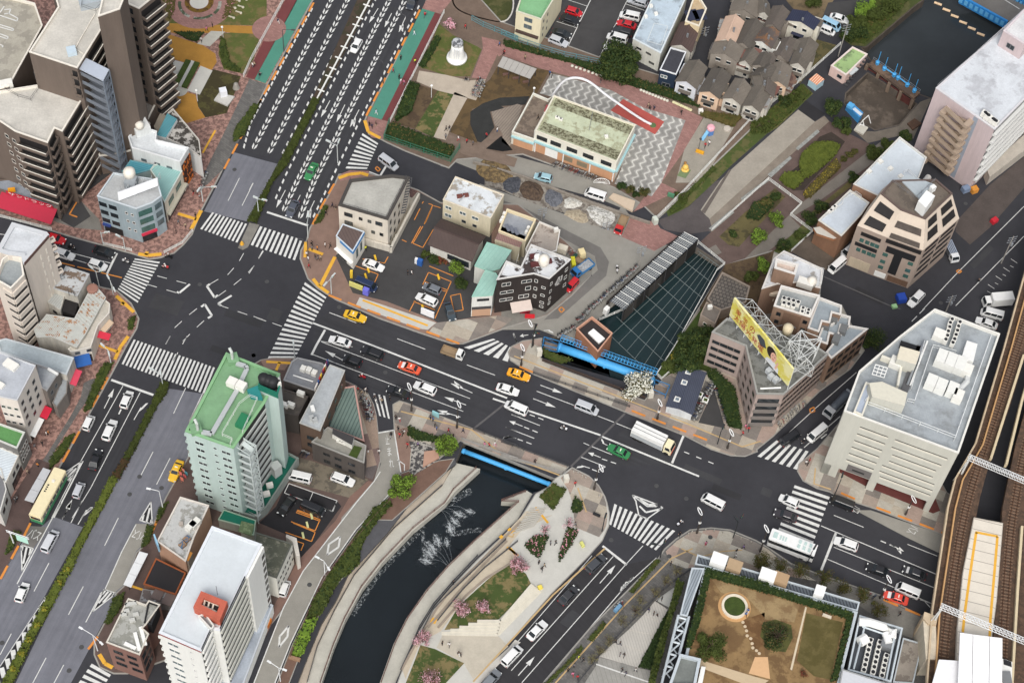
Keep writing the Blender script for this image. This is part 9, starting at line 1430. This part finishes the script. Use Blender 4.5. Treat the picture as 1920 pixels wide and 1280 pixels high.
crowd('on the corner by the wedge roofed hall','b3 758 390 rk;772 402 kk;785 412 tk;800 400 kk;812 392 wn;820 405 kk;790 430 gk;776 452 nk');crowd('on the little crosswalk','b3 878 445 kk;884 472 wk;916 458 wg;982 455 kk;925 470 tk');crowd('on the lower bridge walk','b3 1024 588 kk;1050 600 wr;1268 588 nk;1286 600 bk;1300 640 kk;1312 662 bn;1396 678 rk;1430 722 kw;1498 680 nk');crowd('beside the white street line','b3 1040 665 kk;1080 690 wt;1074 700 kk;1050 710 rk;1106 780 rk;1180 775 vk;905 828 wk;830 830 wt');crowd('crossing the bridge on the lower side','b3 1650 778 pw;1682 782 rk;1722 772 wp;c3 236 898 kk;520 1052 rk');crowd('on the upper bridge pavement','c3 840 398 kk');crowd('at the wedge shaped office','c3 1742 668 rk;1700 698 rk;1720 650 pr');crowd('outside the cream block','d3 365 888 rk;340 905 wk;352 915 kk')
crowd('in the canal garden','c4 520 172 gk;345 305 gk;382 302 kk;264 442 kk;302 462 tk;284 488 kk;b4 1352 1010 kk;1400 1020 wk;1466 1082 kw;1482 1092 kk;1430 582 kk');crowd('on the curved corner pavement','c4 1194 448 kk;1440 308 pr;1656 362 kw;1650 395 wk;1706 332 vk;1258 240 kk');crowd('on the timber deck','c4 1038 775 nk;1074 802 kk;1096 818 kw;806 1002 kk;836 1012 kn;836 1090 gk;864 1094 kk;850 1198 kk;876 1222 nk;946 1198 wk;1130 698 kk;1102 698 gk',.45);crowd('on the kerb path of the canal road','c4 546 1108 yk;576 1126 kk;512 1168 gk;470 1202 kk;502 1228 pr;536 1248 rk');crowd('sitting near the round planter','c4 1736 782 bw;1722 806 bk',9.6);crowd('on the left shopping pavement','a3 270 922 ok;300 768 kk;332 700 wk;116 1168 kk;345 692 ok;250 790 gk;200 970 tk');crowd('beside the red taxi','d4 812 728 rk;1000 802 kk')
# ================================================================ BICYCLES AND MOTORBIKES
m=MB();
for x in (-.52,.52):m.tube([(x+.33*math.cos(a),0,.34+.33*math.sin(a)) for a in [2*PI*i/12 for i in range(13)]],.025,4,0)
for a,b in (((-.52,0,.34),(-.1,0,.36)),((-.1,0,.36),(-.2,0,.85)),((-.1,0,.36),(.38,0,.78)),((-.18,0,.72),(.36,0,.86)),((.52,0,.34),(.36,0,.95)),((-.52,0,.34),(-.18,0,.72))):m.tube([a,b],.025,4,1)
m.tube([(.3,-.26,.98),(.36,0,.96),(.3,.26,.98)],.025,4,1);m.box((-.2,0,.84),.26,.16,.08,0,0);m.box((.56,0,.75),.28,.34,.22,0,2)
bike_me=m.mesh('bicycle',[plain((36,36,38)),plain((120,124,128),.4,.4),plain((150,150,146))])
def bikes(s,n,label,group,jit=.3,z=.12,off_=1.2,cols=((120,124,128),(60,64,70),(170,40,46),(50,80,130),(206,206,204))):
 q=g(s,z);T_=sum((b-a).length for a,b in zip(q,q[1:]));out=[]
 for i,(p,d) in enumerate(along(q,0,T_/max(1,n-1)*.999)):
  o=bpy.data.objects.new('bicycle',bike_me);COL.objects.link(o);o.location=p+V((R.uniform(-.2,.2),R.uniform(-.2,.2),0));o.rotation_euler=(0,0,math.atan2(d.y,d.x)+off_+R.uniform(-jit,jit));tag(o,label,'bicycle',group);o.material_slots[1].link='OBJECT';o.material_slots[1].material=plain(cols[R.randrange(len(cols))],.4,.3);out.append(o)
 return out
for s,n,lb,gp in (('c2 955 720 880 790 800 860 720 930 640 1000 535 1105',52,'bicycle parked in the long row beside the slatted canopy','bicycles beside the slatted canopy'),('c2 520 1140 450 1180 390 1215',14,'bicycle parked in the short row above the brick cube','bicycles above the brick cube'),('b1 1630 570 1590 620 1570 680',10,'bicycle parked on the pale park path','bicycles on the park path'),('b1 1600 575 1640 600 1600 690',8,'bicycle parked on the pale park path','bicycles on the park path'),('c1 365 1160 480 1205 600 1245 650 1265',22,'bicycle parked along the salmon wall of the park building','bicycles along the park building'),('c3 1500 340 1450 420 1400 500 1350 590',20,'bicycle in the left row of the bicycle park by the navy roof','bicycles by the navy roof'),('c3 1480 330 1420 430 1370 510',14,'bicycle in the left row of the bicycle park by the navy roof','bicycles by the navy roof'),('c3 1510 380 1560 480 1590 600',20,'bicycle in the right row of the bicycle park by the ivy hedge','bicycles by the ivy hedge'),('c3 1530 370 1585 470 1620 620',20,'bicycle in the right row of the bicycle park by the ivy hedge','bicycles by the ivy hedge'),('b3 790 450 815 520 830 600',16,'bicycle parked beside the wedge roofed hall','bicycles beside the wedge roofed hall'),('b3 810 440 835 520 845 590',12,'bicycle parked beside the wedge roofed hall','bicycles beside the wedge roofed hall'),('a2 1240 260 1180 370 1130 450',12,'bicycle parked outside the aqua roofed shop','bicycles outside the aqua roofed shop'),('a2 1450 60 1400 220',8,'bicycle parked on the grey walk by the cycle rack','bicycles on the grey walk'),('d3 150 640 230 560 330 480',12,'bicycle parked in the lane behind the billboard office','bicycles behind the billboard office'),('c2 430 600 520 640',5,'bicycle parked beside the black building yard','bicycles beside the black building'),('c4 800 770 850 730',5,'bicycle parked by the blue box on the kerb path','bicycles on the kerb path'),('d4 760 650 830 680',6,'bicycle parked under the station street trees','bicycles under the street trees'),('b3 350 830 400 850',6,'bicycle parked behind the slab building','bicycles behind the slab building'),('c3 1290 880 1300 900',0,'','')):
 if n:bikes(s,n,lb,gp)
t0=thing('motorbike_prototype','','motorbike');m=MB();
for x in (-.65,.65):m.tube([(x,-.06,.3),(x,.06,.3)],.3,12)
m.build('wheels',[TYRE],t0);m=MB();m.lathe([(.05,.45),(.2,.55),(.24,.75),(.1,.9)],(.12,0,0),8,sx=1.7,sy=.8);m.tube([(.65,0,.3),(.45,0,.95)],.05,5);m.tube([(.42,-.35,1.0),(.45,0,.98),(.42,.35,1.0)],.03,4);m.box((-.65,0,.75),.45,.4,.35);m.build('body',[plain((200,200,200),.3)],t0);m=MB();m.box((-.2,0,.72),.65,.28,.12);m.build('seat',[BLK],t0);m=MB();m.ball((.62,0,.85),.1);m.build('headlight',[LAMP],t0)
for s,dr,cl,tp,lb in (('a2 510 592','a2 560 605',(30,30,32),'k','black motorbike queued in the narrow left street'),('a2 893 690','a2 940 705',(206,206,206),'g','pale scooter starting over the left crosswalk'),('a2 1190 655','a2 1150 645',(26,26,28),'k','black motorbike turning at the red brick corner'),('a2 1165 728','a2 1115 715',(190,60,60),'w','red and white scooter at the edge of the junction'),('b3 785 298','b3 735 280',(150,30,40),'r','dark red scooter in the kerb lane of the cross street'),('c3 435 662','c3 390 650',(230,230,230),'k','white motorbike alone on the bridge'),('c2 815 745','c2 820 800',(226,226,226),'k','white motorbike on the lane beside the canopy'),('c4 1262 160','c4 1310 130',(226,226,230),'k','white scooter at the diagonal crosswalk'),('d3 320 755','d3 290 790',(40,40,44),'k','black scooter between the white van and the kerb')):
 c=g(s,.03)[0];e=g(dr,.03)[0];rz=math.atan2(e.y-c.y,e.x-c.x);o=dup(t0,c,rz,lb,swap={'body':{0:plain(cl,.3)}});o.name='motorbike';person(c+V((math.cos(rz)*-.3,math.sin(rz)*-.3,.02)),rz,tp,'k','ride','rider in %s jacket on the %s' % (WORD[tp],lb.split(' at ')[0].split(' in ')[0].split(' on ')[0]+' '+' '.join(lb.split()[-3:])),helmet='w' if tp!='r' else 'w')
wipe(t0)
for s,dr,tp,lb in (('b1 65 545','b1 90 490','k','cyclist in black on the left green lane'),('b1 1230 120','b1 1250 80','r','cyclist in dark red on the right green lane'),('b1 1520 575','b1 1560 580','k','cyclist in black on the pale park path'),('d2 1555 830','d2 1600 790','k','cyclist in black on the railway street'),('b3 990 708','b3 980 760','k','cyclist in black on the little street'),('a3 115 1165','a3 140 1120','g','cyclist in grey on the left pavement')):
 c=g(s,.13)[0];e=g(dr,.13)[0];rz=math.atan2(e.y-c.y,e.x-c.x);o=bpy.data.objects.new('bicycle',bike_me);COL.objects.link(o);o.location=c;o.rotation_euler=(0,0,rz);tag(o,'bicycle under the '+lb,'bicycle');person(c+V((math.cos(rz)*-.22,math.sin(rz)*-.22,.1)),rz,tp,'k','ride',lb)
# ================================================================ SMALL THINGS
def crate(name,s,sx,sy,sz,rz,c,label,cat,z=.13):p=g(s,z)[0];m=MB();m.box((p.x,p.y,z),sx,sy,sz,rz);m.box((p.x,p.y,z+sz),sx*.9,sy*.9,.06,rz);return solo(m,name,plain(c,.7),label,cat)
crate('vending_machine','b2 1195 700',1.2,.9,1.9,-.3,(46,92,160),'blue vending machine at the corner of the car park','vending machine');crate('ticket_machine','b2 1170 690',.7,.6,1.8,-.3,(226,226,226),'white ticket machine next to the blue vending machine','ticket machine');crate('sign_board','b2 745 865',3.4,.3,1.6,-.33,(206,200,120),'pale yellow sign board in front of the navy van','sign');crate('vending_machine','b2 815 905',1.3,1.0,1.9,-.3,(110,110,206),'violet blue vending machine beside the navy van','vending machine');crate('sign_board','b2 1248 1060',3.2,.3,2.2,-.33,(226,228,230),'white notice board at the car park entrance','sign');crate('yellow_post','b2 712 790',.6,.6,2.6,0,(226,190,60),'yellow sign post beside the white wedge building','sign')
for i,s in enumerate(('b2 880 655','b2 830 740','b2 812 785','b2 1325 790','b2 1215 1005')):crate('parking_block',s,.45,1.5,.3,.35,(222,180,50),'yellow wheel lock in an orange lined parking bay','parking block')['group']='yellow wheel locks'
for s in ('b4 400 165','b4 370 240','b3 430 1270'):crate('parking_block',s,.45,1.4,.3,.35,(206,206,150),'pale wheel lock in the dark car park by the little street','parking block')['group']='pale wheel locks'
crate('tarpaulin_pile','d2 1010 950',2.0,2.0,1.5,.3,(36,70,160),'blue tarpaulin heap at the corner of the stepped block','tarpaulin');crate('crate','d2 965 1000',1.2,1.0,.6,.4,(150,190,140),'pale green crate below the blue tarpaulin','crate');crate('generator','d2 1465 180',1.8,1.4,1.4,.5,(120,136,160),'blue grey box beside the pink block','box');crate('generator','d2 1525 185',1.6,1.4,1.4,.5,(206,140,60),'orange box beside the pink block','box');crate('barrier_gate','d2 1668 400',1.6,1.2,1.1,.7,(190,40,54),'red barrier box beside the railway street','barrier')
crate('machine','c2 505 700',.9,2.4,1.6,.2,(206,200,50),'yellow machine against the black building','machine');crate('water_tank','c2 430 605',2.2,1.6,1.6,-.3,(222,214,196),'cream tank in the yard behind the black building','tank');crate('digger','c2 565 640',1.4,1.8,1.9,.4,(222,206,160),'small cream cabbed digger in the black building yard','digger');crate('menu_stand','c2 200 1070',2.2,.7,.7,.1,(206,40,50),'red bench at the kerb before the black building','bench');crate('display_rack','c2 165 1030',2.2,1.2,1.2,.1,(130,24,40),'dark red rack under the awning of the black building','rack')
crate('blue_box','c4 820 760',.8,1.8,1.0,-.65,(110,150,180),'pale blue box on the kerb path of the canal road','box');crate('sandwich_board','c4 570 308',.6,1.2,.8,.5,(206,206,120),'yellow green board lying on the white plaza','sign');crate('yellow_board','c4 273 608',.9,.9,.5,.5,(226,206,90),'yellow square marker at the top of the canal steps','sign');crate('gate_pillar','c2 1082 405',1.0,1.4,1.8,.5,(196,202,190),'pale gate pillar at the end of the pipe fence','pillar');crate('green_gate','c2 1195 220',1.6,.5,1.1,-.3,(80,130,100),'small green gate on the pink path','gate');crate('sign_plate','b3 1305 565',1.6,.2,1.8,-.4,(150,200,206),'pale blue notice on the lower bridge walk','sign');crate('monument_post','c3 1050 425',1.1,1.1,2.2,.3,(206,202,190),'white stone bridge post beside the blossoming white tree','pillar');crate('monument_post','c3 265 130',1.1,1.1,2.2,.3,(206,202,190),'white stone bridge post at the left end of the blue pipe','pillar');crate('monument_post','c3 455 1020',1.1,1.1,2.0,.3,(206,202,190),'white stone bridge post beside the square shrub bed','pillar')
crate('bench','c4 672 95',1.6,.5,.45,-.35,(40,40,42),'black bench on the checkered corner pavement','bench');crate('bench','b4 310 1110',2.4,.7,.6,-.2,(150,120,96),'wooden bench at the end of the canal shrubs','bench');crate('bench','d4 490 810',1.8,.5,.45,-.3,(206,196,176),'pale bench at the top of the roof lawn','bench',9.6)
for i,(x,y,c_) in enumerate(((1270,990,(206,110,100)),(1290,970,(214,140,120)),(1300,1010,(190,90,90)),(1310,990,(90,160,170)),(1280,1030,(206,120,100)))):p=g('a3 %d %d' % (x,y),.13)[0];m=MB();m.tube([p,p+Z*2.6],.04,5);m.add([p+Z*2.5,p+V((.6,-.2,2.4)),p+V((.6,-.2,.8)),p+Z*.9],[[0,1,2,3]]);solo(m,'banner_flag',plain(c_),('leftmost coral banner','topmost pink banner','dark red banner','teal banner','lowest coral banner')[i]+' in the cluster beside the parked yellow taxi','banner','shop banners beside the taxi')
for i,s in enumerate(('c4 1320 232','c4 1345 220','c4 1440 205','c4 1500 210','c4 1560 220','c4 1690 260','c4 1760 290','c3 510 960','c3 540 970','c3 570 990','c3 595 1005','c3 690 1130')):
 p=g(s,.12)[0];m=MB();m.lathe([(.14,.12),(.14,.85),(.09,.95),(.02,.98)],(p.x,p.y,0),8);solo(m,'bollard',plain((176,170,160)),'short grey bollard along the curved kerb of the second junction','bollard','bollards along the curved kerbs')
# fountain jets and foam on the canal
t=NT('foam');p_=t.pos((.9,1.9,1),src='o');n_=t.noise(p_,1.3,6,0,1,.75);sp_=t.n('VectorMath',operation='LENGTH');t.l(t.pos((.42,.62,0),src='o'),sp_.inputs[0]);f_=t.math('SUBTRACT',t.math('MULTIPLY',n_,1.25),t.math('ADD',sp_.outputs['Value'],.12));f_=t.math('MINIMUM',t.math('MAXIMUM',t.math('MULTIPLY',f_,1.1),0.),.5);FOAM=t.end(lin((214,220,222)),.6);t.l(f_,t.b.inputs['Alpha'])
t=NT('foam_line');n_=t.noise(t.pos(),1.6,6,-.9,.9,.8);f_=t.math('MINIMUM',t.math('MAXIMUM',n_,0.),.5);FOAML=t.end(lin((200,206,208)),.6);t.l(f_,t.b.inputs['Alpha'])
jets=MB()
for a,b,w in (('b4 1335 55','b4 1470 90',1.6),('b4 1340 60','b4 1410 190',1.8),('b4 1360 40','b4 1545 70',1.2),('b4 1330 60','b4 1440 140',1.5),('b4 1395 450','b4 1240 420',1.5),('b4 1400 445','b4 1280 330',1.9),('b4 1410 430','b4 1320 280',1.7),('b4 1420 410','b4 1385 290',1.2),('b4 1390 455','b4 1260 370',1.6)):
 A,B_=g(a+' '+b,-3.17);top=g(a,-.6)[0];mid=(A+B_)/2;jets.tube(smooth([top,V((mid.x,mid.y,-1.1)),B_],2),.01,3);d=B_-A
 m=MB();m.add([(-3.6*w,-2.2*w,0),(3*w,-2.2*w,0),(3*w,2.2*w,0),(-3.6*w,2.2*w,0)],[[0,1,2,3]]);o=m.build('foam',[FOAM]);o.location=B_+Z*R.uniform(.01,.09);o.scale=(w*.75,)*3;o.rotation_euler=(0,0,math.atan2(d.y,d.x));tag(o,kind='stuff')
m=MB()
for s,w in (('b4 1225 175 1110 300 970 440 870 560 790 690 720 800',1.0),('b4 1215 190 1220 330 1240 420',.8),('b4 1390 190 1440 235 1560 200 1630 200',1.2),('b3 1560 1090 1470 1130 1400 1180',1.6)):strip(m,smooth(g(s,-3.12),2),w)
tag(m.build('foam',[FOAML]),kind='stuff');solo(jets,'fountain_jets',plain((200,206,210)),'thin arching water jets sprayed over the canal from both banks','fountain')
